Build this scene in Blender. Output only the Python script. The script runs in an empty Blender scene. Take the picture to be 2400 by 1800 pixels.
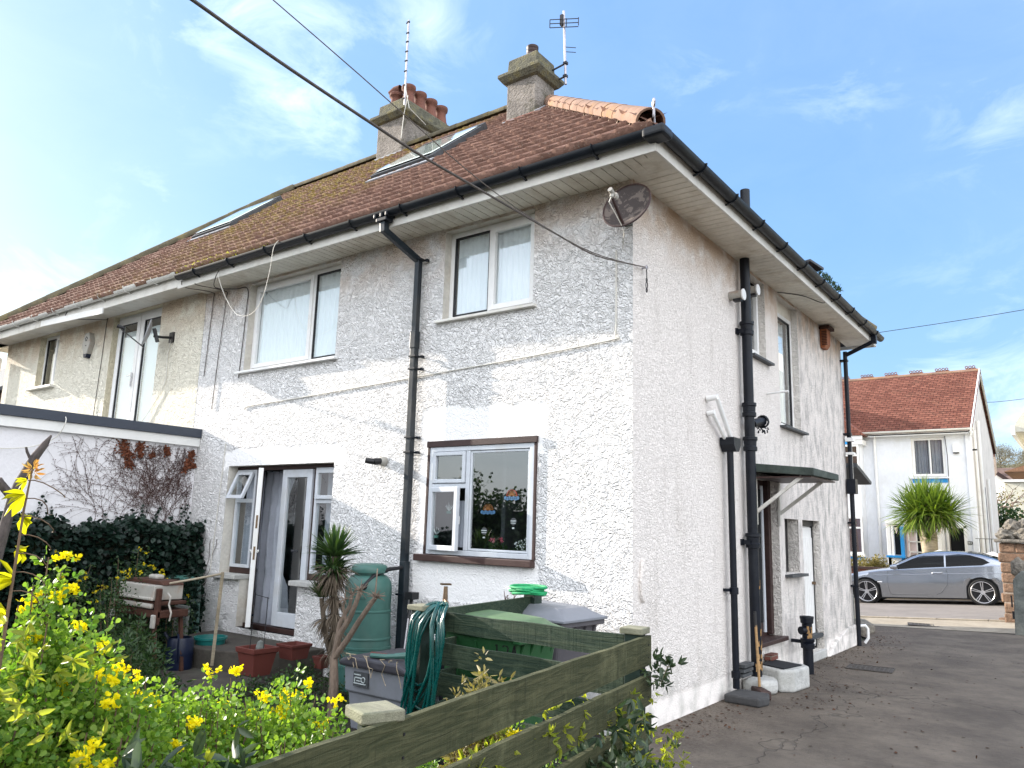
import bpy, math, random
import numpy as np
from mathutils import Vector, Matrix
R = math.radians
scene = bpy.context.scene
col = scene.collection
random.seed(7); rng = np.random.default_rng(7)

# ------------------------------------------------------------ camera, sky, sun, exposure
YAW, PIT, ROL, FPX = 0.64382051, 0.182737558, 0.0294693670, 1809.69
cf = Vector((-math.sin(YAW)*math.cos(PIT), math.cos(YAW)*math.cos(PIT), math.sin(PIT)))
cr = Vector((math.cos(YAW), math.sin(YAW), 0)); cu = cr.cross(cf)
r2 = cr*math.cos(ROL)+cu*math.sin(ROL); u2 = -cr*math.sin(ROL)+cu*math.cos(ROL)
cd = bpy.data.cameras.new("camera"); cam = bpy.data.objects.new("camera", cd); col.objects.link(cam)
M = Matrix((r2, u2, -cf)).transposed().to_4x4(); M.translation = (3.2332, -6.12165, 1.69036)
cam.matrix_world = M
cd.sensor_width = 36; cd.lens = 36*FPX/2400; cd.clip_start = .05; cd.clip_end = 1200
scene.camera = cam

SUN_EL, SUN_A = R(18.1), R(7.2)          # height, and angle off the rear wall plane
sdir = Vector((-math.cos(SUN_A)*math.cos(SUN_EL), -math.sin(SUN_A)*math.cos(SUN_EL), math.sin(SUN_EL)))
sd = bpy.data.lights.new("sun", 'SUN'); sd.energy = 3.0; sd.angle = R(0.5); sd.color = (1, .91, .80)
sun = bpy.data.objects.new("sun", sd); col.objects.link(sun)
sun.rotation_euler = sdir.to_track_quat('Z', 'Y').to_euler(); sun.location = (-20, -3, 12)

w = bpy.data.worlds.new("World"); scene.world = w; w.use_nodes = True
nt = w.node_tree; nt.nodes.clear()
def wn(t, **k):
    n = nt.nodes.new(t)
    for a, b in k.items(): setattr(n, a, b)
    return n
SKYK = .93
out = wn('ShaderNodeOutputWorld'); bg = wn('ShaderNodeBackground'); bg.inputs[1].default_value = .15
sky = wn('ShaderNodeTexSky', sky_type='NISHITA', sun_disc=False, sun_elevation=SUN_EL,
         sun_rotation=math.atan2(sdir.x, sdir.y), altitude=0, air_density=1.0, dust_density=.7, ozone_density=2.2)
tc = wn('ShaderNodeTexCoord')
hs = wn('ShaderNodeHueSaturation'); hs.inputs['Saturation'].default_value = 1.0; hs.inputs['Value'].default_value = 1.08
nt.links.new(sky.outputs[0], hs.inputs['Color'])
def wmath(op, a, b=None):
    n = wn('ShaderNodeMath', operation=op)
    for i, v in enumerate((a, b)):
        if v is None: continue
        if isinstance(v, (int, float)): n.inputs[i].default_value = v
        else: nt.links.new(v, n.inputs[i])
    return n.outputs[0]
# wispy clouds: patches of the sky dome (directions from the ground), broken up by noise
mp = wn('ShaderNodeMapping'); mp.inputs['Scale'].default_value = (1, 1, 2.0); nt.links.new(tc.outputs['Generated'], mp.inputs[0])
nz = wn('ShaderNodeTexNoise'); nz.inputs['Scale'].default_value = 7.0; nz.inputs['Detail'].default_value = 9; nz.inputs['Roughness'].default_value = .62; nz.inputs['Distortion'].default_value = .6
nt.links.new(mp.outputs[0], nz.inputs[0])
total = None
for (az, el, k, amp) in ((-60, 33, 300, .85), (-54, 31, 350, 1.1), (-51.5, 27.5, 1200, 1.0), (-45, 35, 500, .9), (-66, 9.5, 300, 1.1), (-63, 21, 1500, .6), (-70, 12, 150, .7),
                         (-22.5, 31.5, 1100, .5), (-12, 29.5, 700, .6), (-3, 26, 700, .75), (-1, 4, 90, 1.1), (-6, 8, 160, .8), (120, 35, 8, .5), (200, 30, 6, .5)):
    a, e = R(az), R(el); d = (math.sin(a)*math.cos(e), math.cos(a)*math.cos(e), math.sin(e))
    dp = wn('ShaderNodeVectorMath', operation='DOT_PRODUCT'); nt.links.new(tc.outputs['Generated'], dp.inputs[0]); dp.inputs[1].default_value = d
    g = wmath('MULTIPLY', wmath('EXPONENT', wmath('MULTIPLY', wmath('SUBTRACT', dp.outputs['Value'], 1.0), float(k))), amp)
    total = g if total is None else wmath('ADD', total, g)
sp_c = wmath('MINIMUM', total, 1.0)
th = wmath('SUBTRACT', nz.outputs['Fac'], wmath('SUBTRACT', .60, wmath('MULTIPLY', sp_c, .20)))
cm = wmath('MULTIPLY', wmath('MULTIPLY', wmath('MAXIMUM', th, 0.0), 1.6), wmath('POWER', sp_c, .7))
cl = wn('ShaderNodeClamp'); nt.links.new(cm, cl.inputs[0]); cl.inputs[2].default_value = .8
# colour grade: compress the range of the clear sky channel by channel
sc_ = wn('ShaderNodeSeparateColor'); nt.links.new(hs.outputs[0], sc_.inputs[0]); cb_ = wn('ShaderNodeCombineColor')
for ch, (k_, e_) in enumerate(((.275, .74), (.31, .54), (.345, .16))):
    nt.links.new(wmath('MULTIPLY', wmath('POWER', wmath('MULTIPLY', sc_.outputs[ch], .15), e_), k_/.15*SKYK), cb_.inputs[ch])
# broad unseen cloud bank behind the viewer, added as bright fill light
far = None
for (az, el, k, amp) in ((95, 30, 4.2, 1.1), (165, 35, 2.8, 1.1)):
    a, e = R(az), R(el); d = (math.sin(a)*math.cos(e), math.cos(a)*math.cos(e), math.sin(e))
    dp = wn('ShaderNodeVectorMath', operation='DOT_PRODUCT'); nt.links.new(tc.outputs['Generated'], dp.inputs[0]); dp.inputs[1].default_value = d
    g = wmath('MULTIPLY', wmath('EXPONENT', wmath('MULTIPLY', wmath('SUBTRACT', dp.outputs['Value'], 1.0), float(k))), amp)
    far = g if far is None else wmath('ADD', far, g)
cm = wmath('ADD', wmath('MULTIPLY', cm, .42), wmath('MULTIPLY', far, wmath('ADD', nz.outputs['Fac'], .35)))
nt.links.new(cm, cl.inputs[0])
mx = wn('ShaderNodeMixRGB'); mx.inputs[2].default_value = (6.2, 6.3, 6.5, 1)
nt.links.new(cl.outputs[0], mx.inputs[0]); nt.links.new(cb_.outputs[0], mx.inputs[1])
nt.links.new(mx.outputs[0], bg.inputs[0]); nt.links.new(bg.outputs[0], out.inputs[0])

scene.view_settings.view_transform = 'Standard'; scene.view_settings.look = 'None'
scene.view_settings.exposure = 1.88; scene.view_settings.gamma = 1
scene.cycles.max_bounces = 8; scene.cycles.transparent_max_bounces = 12
scene.cycles.sample_clamp_indirect = 6

# ------------------------------------------------------------ material helpers
class NT:
    def __init__(s, name):
        s.m = bpy.data.materials.new(name); s.m.use_nodes = True; s.t = s.m.node_tree; s.t.nodes.clear()
        s.out = s.n('ShaderNodeOutputMaterial'); s.b = s.n('ShaderNodeBsdfPrincipled'); s.l(s.b.outputs[0], s.out.inputs[0])
        s.pos = s.n('ShaderNodeNewGeometry').outputs['Position']; s._o = None
    def n(s, t, **k):
        x = s.t.nodes.new(t)
        for a, b in k.items(): setattr(x, a, b)
        return x
    def l(s, a, b): s.t.links.new(a, b)
    def obj(s):
        if not s._o: s._o = s.n('ShaderNodeTexCoord').outputs['Object']
        return s._o
    def put(s, inp, v):
        if isinstance(v, (int, float)): inp.default_value = v
        elif isinstance(v, tuple): inp.default_value = v if len(v) == 4 or inp.type == 'VECTOR' else v+(1,)
        else: s.l(v, inp)
    def noise(s, scale, detail=3, rough=.55, dist=0, vec=None, sc3=None):
        x = s.n('ShaderNodeTexNoise'); x.inputs['Scale'].default_value = scale; x.inputs['Detail'].default_value = detail
        x.inputs['Roughness'].default_value = rough; x.inputs['Distortion'].default_value = dist
        v = vec if vec is not None else s.pos
        if sc3: v = s.scale(v, sc3)
        s.l(v, x.inputs['Vector']); return x.outputs['Fac']
    def scale(s, v, sc3, rot=(0,0,0)):
        q = s.n('ShaderNodeMapping'); q.inputs['Scale'].default_value = sc3; q.inputs['Rotation'].default_value = rot; s.l(v, q.inputs[0]); return q.outputs[0]
    def voro(s, scale, feature='F1', vec=None, rand=1):
        x = s.n('ShaderNodeTexVoronoi', feature=feature); x.inputs['Scale'].default_value = scale; x.inputs['Randomness'].default_value = rand
        s.l(vec if vec is not None else s.pos, x.inputs['Vector']); return x.outputs['Distance'] if feature != 'F1c' else x.outputs['Color']
    def math(s, op, a, b=0.0, clamp=False):
        x = s.n('ShaderNodeMath', operation=op, use_clamp=clamp); s.put(x.inputs[0], a); s.put(x.inputs[1], b); return x.outputs[0]
    def rng(s, v, a, b, c=0.0, d=1.0):
        x = s.n('ShaderNodeMapRange'); x.interpolation_type = 'SMOOTHSTEP'
        s.put(x.inputs[0], v)
        for i, q in enumerate((a, b, c, d)): x.inputs[i+1].default_value = q
        return x.outputs[0]
    def mix(s, f, a, b, mode='MIX'):
        x = s.n('ShaderNodeMixRGB', blend_type=mode); s.put(x.inputs[0], f); s.put(x.inputs[1], a); s.put(x.inputs[2], b); return x.outputs[0]
    def xyz(s, v=None):
        x = s.n('ShaderNodeSeparateXYZ'); s.l(v if v is not None else s.pos, x.inputs[0]); return x.outputs
    def bump(s, h, strength=1, dist=.01, normal=None):
        x = s.n('ShaderNodeBump'); x.inputs['Strength'].default_value = strength; x.inputs['Distance'].default_value = dist
        s.put(x.inputs['Height'], h)
        if normal is not None: s.l(normal, x.inputs['Normal'])
        return x.outputs[0]
    def done(s, base, rough=.7, normal=None, metal=0, spec=.5, coat=0):
        s.put(s.b.inputs['Base Color'], base); s.put(s.b.inputs['Roughness'], rough); s.b.inputs['Metallic'].default_value = metal
        s.b.inputs['Specular IOR Level'].default_value = spec
        if coat: s.b.inputs['Coat Weight'].default_value = coat; s.b.inputs['Coat Roughness'].default_value = .05
        if normal is not None: s.l(normal, s.b.inputs['Normal'])
        return s.m
def pm(name, c, rough=.6, var=.2, scale=6, bump=0, bs=60, metal=0, spec=.4, dirt=None, dscale=2.5, damt=.5, sc3=None, coat=0, dist=.004, obj=False):
    """plain surface with real-world unevenness: two-scale tone variation, optional dirt blotches and bump"""
    t = NT(name); v = t.obj() if obj else t.pos
    a = t.noise(scale, 5, .6, vec=v, sc3=sc3); b = t.noise(scale*7, 3, .6, vec=v, sc3=sc3)
    f = t.math('ADD', t.math('MULTIPLY', a, .65), t.math('MULTIPLY', b, .35))
    lo = tuple(x*(1-var) for x in c); hi = tuple(min(1, x*(1+var*.8)) for x in c)
    base = t.mix(t.rng(f, .3, .7), lo, hi)
    if dirt: base = t.mix(t.math('MULTIPLY', t.rng(t.noise(dscale, 6, .65, vec=v), .48, .7), damt), base, dirt)
    nm = t.bump(t.noise(bs, 4, .6, vec=v, sc3=sc3), bump, dist) if bump else None
    return t.done(base, t.math('ADD', t.math('MULTIPLY', b, .25), rough-.12), nm, metal, spec, coat)

def render_mat(name, base, dirtc, kind):
    """roughcast render: worm-like lumps, flat trowelled patches, streaks of dirt"""
    t = NT(name)
    X, Y, Z = t.xyz()
    wv = t.noise(17, 2, .5, 1.2)
    worm = t.math('SUBTRACT', 1.0, t.math('MULTIPLY', t.math('ABSOLUTE', t.math('SUBTRACT', wv, .5)), 6.0), True)
    fine = t.noise(52, 3, .6, .5); big = t.noise(7, 2, .5)
    rough_h = t.math('ADD', t.math('MULTIPLY', worm, t.rng(big, .3, .65, .7, 1.0)), t.math('MULTIPLY', fine, .8))
    h = rough_h; strength = 1.0; smooth = None
    if kind == 'rear':
        # flat trowelled bands round the lower window and over the garden door
        wob = t.math('MULTIPLY', t.math('SUBTRACT', t.noise(5, 3), .5), .22)
        def rect(x0, x1, z0, z1):
            a = t.math('MULTIPLY', t.rng(t.math('ADD', X, wob), x0-.03, x0+.03), t.rng(t.math('ADD', X, wob), x1+.03, x1-.03))
            b = t.math('MULTIPLY', t.rng(t.math('ADD', Z, wob), z0-.03, z0+.03), t.rng(t.math('ADD', Z, wob), z1+.03, z1-.03))
            return t.math('MULTIPLY', a, b)
        smooth = t.math('MAXIMUM', rect(-2.56, -.93, 2.4, 2.93), rect(-6.22, -3.78, 2.35, 2.62))
        smooth = t.math('MAXIMUM', smooth, rect(-2.6, -.98, .92, 1.36))
        smooth = t.math('MAXIMUM', smooth, rect(-2.56, -2.4, 1.3, 2.6))
        smooth = t.math('MAXIMUM', smooth, rect(-1.1, 3, -.2, .62))
        smooth = t.math('MULTIPLY', smooth, .84)
        h = t.math('MULTIPLY', rough_h, t.math('SUBTRACT', 1.0, smooth))
        h = t.math('ADD', h, t.math('MULTIPLY', t.math('MULTIPLY', t.noise(14, 3), smooth), .25))
        dist = .022
    elif kind == 'side':
        w2 = t.math('SUBTRACT', 1.0, t.math('MULTIPLY', t.math('ABSOLUTE', t.math('SUBTRACT', t.noise(26, 2, .5, 1.4), .5)), 6.0), True)
        h = t.math('ADD', t.math('MULTIPLY', fine, .7), t.math('MULTIPLY', w2, .7)); dist = .012
        sm = t.rng(Z, .26, .2); h = t.math('MULTIPLY', h, t.math('SUBTRACT', 1.0, t.math('MULTIPLY', sm, .8)))
    elif kind == 'flat':
        h = t.noise(24, 3, .6); dist = .006
    else: dist = .016
    nm = t.bump(h, 1.0, dist)
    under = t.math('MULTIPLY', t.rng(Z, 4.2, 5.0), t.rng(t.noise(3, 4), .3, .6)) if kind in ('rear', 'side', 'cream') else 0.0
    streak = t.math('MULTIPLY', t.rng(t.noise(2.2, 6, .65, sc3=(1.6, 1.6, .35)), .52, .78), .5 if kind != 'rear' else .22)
    low = t.math('MULTIPLY', t.rng(Z, .75, .0), t.rng(t.noise(5, 5), .4, .75))
    pits = t.math('MULTIPLY', t.rng(t.noise(75, 2, .6), .62, .74), .2 if kind != 'flat' else .12)
    c = t.mix(streak, base, dirtc)
    if kind != 'flat':
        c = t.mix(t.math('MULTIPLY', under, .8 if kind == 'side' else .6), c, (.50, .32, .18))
        c = t.mix(t.math('MULTIPLY', low, .55), c, (.30, .31, .27))
    c = t.mix(pits, c, tuple(x*.6 for x in dirtc))
    if kind == 'side':
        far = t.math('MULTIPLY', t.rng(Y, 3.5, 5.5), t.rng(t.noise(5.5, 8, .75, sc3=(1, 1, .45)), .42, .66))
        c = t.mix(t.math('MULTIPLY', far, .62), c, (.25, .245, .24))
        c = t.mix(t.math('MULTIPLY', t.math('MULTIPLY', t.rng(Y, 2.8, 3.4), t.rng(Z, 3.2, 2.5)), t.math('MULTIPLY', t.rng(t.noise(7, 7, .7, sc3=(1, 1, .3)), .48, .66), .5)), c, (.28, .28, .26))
    return t.done(c, .92, nm, 0, .25)

M_ = {}
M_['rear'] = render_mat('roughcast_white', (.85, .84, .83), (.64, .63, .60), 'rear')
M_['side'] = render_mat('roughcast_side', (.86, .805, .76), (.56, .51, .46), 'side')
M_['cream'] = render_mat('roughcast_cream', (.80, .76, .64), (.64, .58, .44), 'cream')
M_['smooth'] = render_mat('painted_render', (.74, .73, .75), (.55, .54, .54), 'flat')
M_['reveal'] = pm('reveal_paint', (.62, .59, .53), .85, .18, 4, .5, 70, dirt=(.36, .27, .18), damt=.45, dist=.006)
M_['upvc'] = pm('white_upvc', (.78, .78, .77), .35, .06, 3, dirt=(.55, .52, .45), damt=.25)
M_['upvc_g'] = pm('grey_white_frame', (.54, .57, .61), .35, .08, 3, dirt=(.45, .43, .38), damt=.3)
M_['fascia'] = pm('fascia_white', (.70, .68, .63), .45, .1, 2, dirt=(.40, .36, .28), damt=.45, dscale=3)
M_['soffit'] = pm('soffit_board', (.74, .70, .61), .6, .12, 3, dirt=(.42, .34, .24), damt=.45, dscale=3.5)
M_['gutter'] = pm('black_gutter', (.006, .009, .014), .45, .3, 4, dirt=(.025, .028, .025), damt=.35, spec=.3)
M_['pipe'] = pm('black_pipe_paint', (.004, .006, .012), .42, .35, 5, .4, 30, dirt=(.02, .022, .022), damt=.35, spec=.25)
M_['gpipe'] = pm('grey_black_pipe', (.012, .018, .024), .36, .35, 4, .2, 20, dirt=(.06, .058, .05), damt=.4, spec=.35)
M_['wgutter'] = pm('white_gutter', (.70, .70, .66), .35, .1, 3, dirt=(.4, .4, .34), damt=.4)
M_['brown'] = pm('brown_timber', (.040, .020, .018), .5, .3, 5, .4, 60, dirt=(.08, .045, .035), damt=.35, sc3=(1, 4, 4))
M_['sillbrown'] = pm('brown_sill_paint', (.055, .028, .024), .5, .2, 5, .3, 60, dirt=(.05, .03, .025), damt=.35)
M_['lead'] = pm('lead_flashing', (.32, .33, .35), .5, .25, 6, .5, 20)
M_['mortar'] = pm('mortar', (.42, .33, .26), .95, .3, 9, 1, 45, dirt=(.2, .16, .11), dist=.01)
M_['slate'] = pm('slate', (.06, .065, .07), .6, .3, 8, .5, 40)
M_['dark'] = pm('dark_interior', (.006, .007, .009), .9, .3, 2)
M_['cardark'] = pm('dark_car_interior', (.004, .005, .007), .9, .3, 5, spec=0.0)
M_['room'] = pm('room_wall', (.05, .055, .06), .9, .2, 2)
M_['metal'] = pm('galvanised_metal', (.42, .40, .42), .4, .2, 12, metal=.6)
M_['rust'] = pm('rusty_metal', (.055, .020, .011), .75, .45, 9, .6, 60, dirt=(.05, .02, .012), damt=.6)
M_['enamel'] = pm('white_enamel', (.36, .345, .31), .45, .1, 4, dirt=(.28, .13, .06), damt=.5, dscale=5)
M_['black'] = pm('black_plastic', (.012, .012, .014), .45, .3, 5)
M_['wood_pale'] = pm('pale_worn_wood', (.34, .29, .21), .8, .3, 6, .7, 50, sc3=(1, 1, 7), dirt=(.13, .11, .07))
M_['wcable'] = pm('white_cable', (.62, .60, .54), .6, .15, 9)
M_['bcable'] = pm('black_cable', (.035, .03, .028), .6, .2, 9)
M_['gcable'] = pm('old_cable', (.10, .085, .075), .75, .35, 30, .8, 90)
M_['butt'] = pm('green_plastic', (.05, .135, .115), .42, .12, 3, .15, 60, dirt=(.09, .14, .12), damt=.35)
M_['hose'] = pm('hose_green', (.0, .060, .055), .28, .15, 8, spec=.6)
M_['rope'] = pm('green_rope', (.01, .28, .10), .6, .25, 60, .8, 200)
M_['binG'] = pm('bin_green', (.018, .085, .028), .45, .15, 3, .2, 80, dirt=(.12, .16, .1), damt=.25)
M_['binGl'] = pm('bin_green_lid', (.10, .17, .085), .55, .15, 3, .3, 80, dirt=(.22, .24, .17), damt=.5)
M_['binB'] = pm('bin_grey', (.085, .080, .090), .5, .12, 3, .2, 80, dirt=(.15, .14, .14), damt=.25)
M_['boxG'] = pm('grey_plastic_box', (.19, .20, .225), .5, .1, 3, .15, 80, dirt=(.12, .12, .11), damt=.3)
M_['boxL'] = pm('dark_plastic_lid', (.045, .043, .052), .45, .15, 3)
M_['terracotta'] = pm('terracotta_plastic', (.11, .028, .021), .6, .15, 4, dirt=(.10, .035, .03), damt=.3)
M_['clay'] = pm('clay_pot', (.17, .07, .048), .85, .35, 5, .5, 30, dirt=(.07, .045, .035), damt=.75)
M_['stack'] = pm('weathered_render_stack', (.25, .225, .20), .95, .4, 4, 1.0, 26, dirt=(.07, .068, .04), dscale=5, damt=.85, dist=.045)
M_['stackcap'] = pm('lichened_concrete', (.13, .125, .09), .95, .45, 6, 1.0, 30, dirt=(.17, .14, .035), dscale=6, damt=.6, dist=.025)
M_['redrender'] = pm('red_fillet', (.22, .09, .07), .9, .3, 6, .8, 30, dist=.02)
M_['bark'] = pm('bark', (.20, .15, .115), .95, .4, 14, 1.0, 60, sc3=(1, 1, .3), dist=.012)
M_['bark_g'] = pm('grey_dead_wood', (.085, .070, .066), .95, .45, 16, 1.0, 50, sc3=(1, 1, .3), dist=.012)
M_['fibre'] = pm('dry_leaf', (.11, .085, .06), .9, .4, 20)
M_['vine'] = pm('dead_vine', (.085, .045, .038), .95, .4, 30)
M_['rustleaf'] = pm('dead_clinging_leaves', (.15, .05, .025), .95, .4, 14, 1, 60)
M_['step'] = pm('painted_step', (.46, .46, .44), .9, .25, 5, .9, 40, dirt=(.2, .2, .17), damt=.5, dist=.012)
M_['conc'] = pm('grey_concrete_block', (.055, .055, .056), .95, .3, 6, .8, 50)
M_['peel'] = pm('bare_ochre_under_paint', (.34, .20, .085), .9, .4, 20, 1, 60)
M_['tan'] = pm('tan_wood', (.36, .22, .10), .7, .25, 8, sc3=(1, 1, 6))
M_['orangebox'] = pm('faded_orange_plastic', (.28, .085, .028), .6, .3, 8)
M_['mat'] = pm('black_rubber_mat', (.010, .011, .014), .75, .3, 20, .6, 120)
M_['blueT'] = pm('blue_paint', (.02, .26, .62), .45, .1, 4)
M_['house2'] = pm('white_render_smooth', (.74, .76, .80), .85, .08, 2, .3, 60, dirt=(.55, .55, .52), damt=.3, dscale=1.2, sc3=(1, 1, .5))
M_['house2s'] = pm('white_render_gable', (.66, .62, .57), .85, .1, 2, .3, 60, dirt=(.45, .42, .38), damt=.35, dscale=1.2)
M_['pink'] = pm('pink_render', (.76, .62, .60), .85, .08, 2)
M_['creamw'] = pm('cream_pebbledash', (.62, .60, .50), .95, .14, 8, 1, 40, dist=.02)
M_['pale_sheet'] = pm('roller_blind', (.62, .66, .62), .9, .05, 2)
M_['farwhite'] = pm('far_white_wall', (.78, .78, .76), .9, .05, 2)
M_['patio'] = pm('patio_slabs', (.055, .048, .040), .95, .35, 5, .9, 35, dirt=(.05, .055, .04))
M_['bluepl'] = pm('blue_plastic', (.004, .009, .030), .4, .2, 4)
M_['tealpl'] = pm('teal_plastic', (.01, .13, .12), .4, .2, 4)
M_['netc'] = pm('grey_curtain', (.42, .44, .50), .95, .12, 3)
M_['brass'] = pm('old_brass', (.16, .11, .07), .4, .3, 20, metal=.8)
M_['silver'] = pm('silver', (.6, .6, .62), .25, .1, 9, metal=.9)
M_['moss'] = pm('moss', (.30, .27, .055), .95, .4, 25, 1, 60, dist=.02)
M_['grating'] = pm('iron_cover', (.07, .062, .055), .8, .3, 30, .7, 80)

def glass_mat(name, tint=(.9, .95, .95), refl=1.0, f0=.13):
    t = NT(name); t.t.nodes.remove(t.b)
    g = t.n('ShaderNodeBsdfGlossy'); g.inputs['Roughness'].default_value = .015; g.inputs['Color'].default_value = (refl, refl, refl, 1)
    tr = t.n('ShaderNodeBsdfTransparent'); tr.inputs[0].default_value = tint+(1,)
    gm = t.n('ShaderNodeNewGeometry')
    nm = t.bump(t.noise(1.6, 1, .3), .12, .01); t.l(nm, g.inputs['Normal'])
    dt = t.n('ShaderNodeVectorMath', operation='DOT_PRODUCT'); t.l(gm.outputs['Incoming'], dt.inputs[0]); t.l(gm.outputs['Normal'], dt.inputs[1])
    sch = t.math('POWER', t.math('SUBTRACT', 1.0, t.math('ABSOLUTE', dt.outputs['Value']), True), 4.0)
    fac = t.math('ADD', f0, t.math('MULTIPLY', sch, 1-f0), True)
    mx = t.n('ShaderNodeMixShader'); t.l(fac, mx.inputs[0]); t.l(tr.outputs[0], mx.inputs[1]); t.l(g.outputs[0], mx.inputs[2])
    t.l(mx.outputs[0], t.out.inputs[0]); return t.m
M_['glass'] = glass_mat('window_glass', f0=.2)
M_['uglass'] = glass_mat('upper_window_glass', f0=.22)
M_['cglass'] = glass_mat('car_glass', (.25, .28, .3), refl=.55, f0=.03)

def leaf_mat(name, c1, c2, trans=.5, gloss=.35, rough=.45, hue=None):
    t = NT(name); t.t.nodes.remove(t.b)
    g = t.n('ShaderNodeNewGeometry')
    c = t.mix(g.outputs['Random Per Island'], c1, c2)
    if hue: c = t.mix(t.rng(t.noise(1.7, 3), .5, .7), c, hue)
    d = t.n('ShaderNodeBsdfPrincipled'); t.l(c, d.inputs['Base Color']); d.inputs['Roughness'].default_value = rough; d.inputs['Specular IOR Level'].default_value = gloss
    tr = t.n('ShaderNodeBsdfTranslucent'); cc = t.mix(1.0, c, (1.35, 1.45, .6), 'MULTIPLY'); t.l(cc, tr.inputs[0])
    mx = t.n('ShaderNodeMixShader'); mx.inputs[0].default_value = trans
    t.l(d.outputs[0], mx.inputs[1]); t.l(tr.outputs[0], mx.inputs[2]); t.l(mx.outputs[0], t.out.inputs[0]); return t.m
M_['leaf'] = leaf_mat('coronilla_leaf', (.09, .20, .028), (.25, .36, .055), .42)
M_['leafy'] = leaf_mat('passionflower_leaf', (.20, .25, .03), (.36, .36, .05), .55)
M_['leafd'] = leaf_mat('dark_climber_leaf', (.025, .05, .028), (.07, .10, .045), .25, .5)
M_['ivy'] = leaf_mat('ivy_leaf', (.005, .016, .012), (.014, .034, .022), .15, .35)
M_['flower'] = leaf_mat('yellow_petal', (.80, .64, .0), (.85, .74, .02), .35, .2, .7)
M_['flowerd'] = leaf_mat('yellow_petal_dull', (.55, .42, .01), (.6, .5, .02), .3, .2, .7)
M_['pinkfl'] = leaf_mat('pink_petal', (.6, .12, .2), (.7, .2, .3), .3, .2, .7)
M_['sword'] = leaf_mat('sword_leaf', (.022, .055, .022), (.07, .12, .035), .3, .5)
M_['palm'] = leaf_mat('palm_leaf', (.025, .07, .012), (.22, .30, .04), .35, .5)
M_['shrub'] = leaf_mat('shrub_leaf', (.016, .042, .016), (.05, .09, .03), .3)
M_['dryleaf'] = leaf_mat('dry_shrub_leaf', (.16, .13, .06), (.26, .22, .09), .3)
M_['twig'] = pm('twig', (.13, .085, .055), .9, .3, 20)
M_['twigpale'] = pm('pale_twig', (.36, .29, .2), .9, .3, 20)

# roof tiles, weathered
def tile_mat(name, c1, c2, mossy):
    t = NT(name)
    X, Y, Z = t.xyz()
    g = t.n('ShaderNodeNewGeometry')
    n1 = t.noise(5.5, 5, .65); n2 = t.noise(28, 4, .6)
    c = t.mix(t.rng(n1, .3, .7), c1, c2)
    c = t.mix(t.math('MULTIPLY', t.rng(n2, .5, .72), .55), c, (.075, .04, .035))
    c = t.mix(t.math('MULTIPLY', t.rng(t.noise(40, 2), .62, .72), .5), c, (.34, .27, .22))
    if mossy:
        a = t.rng(X, -3.9, -5.6); b = t.rng(X, -11.2, -8.6); up = t.rng(Z, 5.4, 7.6, .35, 1.0)
        mk = t.math('MULTIPLY', t.math('MULTIPLY', a, b), up)
        mm = t.math('MULTIPLY', mk, t.rng(t.noise(7, 6, .7), .42, .62))
        c = t.mix(t.math('MULTIPLY', mm, .85), c, (.23, .17, .025))
        c = t.mix(t.math('MULTIPLY', t.math('MULTIPLY', mk, t.rng(t.noise(19, 4), .55, .66)), .7), c, (.30, .24, .15))
    nm = t.bump(t.noise(60, 4, .7), .7, .008)
    return t.done(c, .88, nm, 0, .2)
M_['tile'] = tile_mat('brown_roof_tile', (.135, .074, .055), (.245, .14, .106), True)
M_['tile2'] = tile_mat('red_plain_tile', (.27, .085, .055), (.36, .14, .09), False)
def plaintile():
    t = NT('red_plain_tile'); X, Y, Z = t.xyz(); cb = t.n('ShaderNodeCombineXYZ'); t.l(X, cb.inputs[0]); t.l(t.math('MULTIPLY', Z, 1.82), cb.inputs[1])
    b = t.n('ShaderNodeTexBrick'); b.inputs['Color1'].default_value = (.145, .055, .040, 1); b.inputs['Color2'].default_value = (.24, .10, .072, 1); b.inputs['Mortar'].default_value = (.07, .03, .025, 1)
    b.inputs['Scale'].default_value = 1; b.inputs['Brick Width'].default_value = .22; b.inputs['Row Height'].default_value = .171; b.inputs['Mortar Size'].default_value = .012; t.l(cb.outputs[0], b.inputs[0])
    c = t.mix(t.math('MULTIPLY', t.rng(t.noise(2.2, 6, .7), .5, .72), .55), b.outputs['Color'], (.10, .055, .04)); c = t.mix(t.math('MULTIPLY', t.rng(t.noise(11, 3), .58, .7), .4), c, (.42, .2, .13))
    return t.done(c, .9, t.bump(t.math('SUBTRACT', t.noise(30, 3), b.outputs['Fac']), .7, .01), 0, .2)
M_['tile2'] = plaintile()
M_['hip'] = pm('buff_hip_tile', (.25, .155, .11), .9, .3, 4, .7, 40, dirt=(.36, .19, .055), damt=.5)
M_['ridge'] = pm('dark_ridge_tile', (.11, .095, .06), .95, .4, 5, .8, 40, dirt=(.2, .15, .04), damt=.5)

def wood_mat(name, c, c2, axis):
    t = NT(name); v = t.pos
    sc = {'x': (1.2, 10, 22), 'y': (10, 1.2, 22)}[axis]
    gr = t.noise(2.2, 6, .65, 1.2, vec=v, sc3=sc)
    vs = {'x': (30, 30, 1.6), 'y': (30, 30, 1.6)}[axis]
    crack = t.noise(1.5, 3, .6, vec=v, sc3=vs)
    c_ = t.mix(t.rng(gr, .35, .68), c, c2)
    c_ = t.mix(t.math('MULTIPLY', t.rng(t.noise(3.5, 6, .7, vec=v), .5, .74), .5), c_, tuple(min(1, x*1.9+.015) for x in c2))
    c_ = t.mix(t.math('MULTIPLY', t.rng(crack, .58, .72), .45), c_, tuple(x*.5 for x in c))
    h = t.math('ADD', t.math('MULTIPLY', gr, 1.0), t.math('MULTIPLY', crack, .7))
    return t.done(c_, .85, t.bump(h, 1.0, .007), 0, .25)
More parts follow.
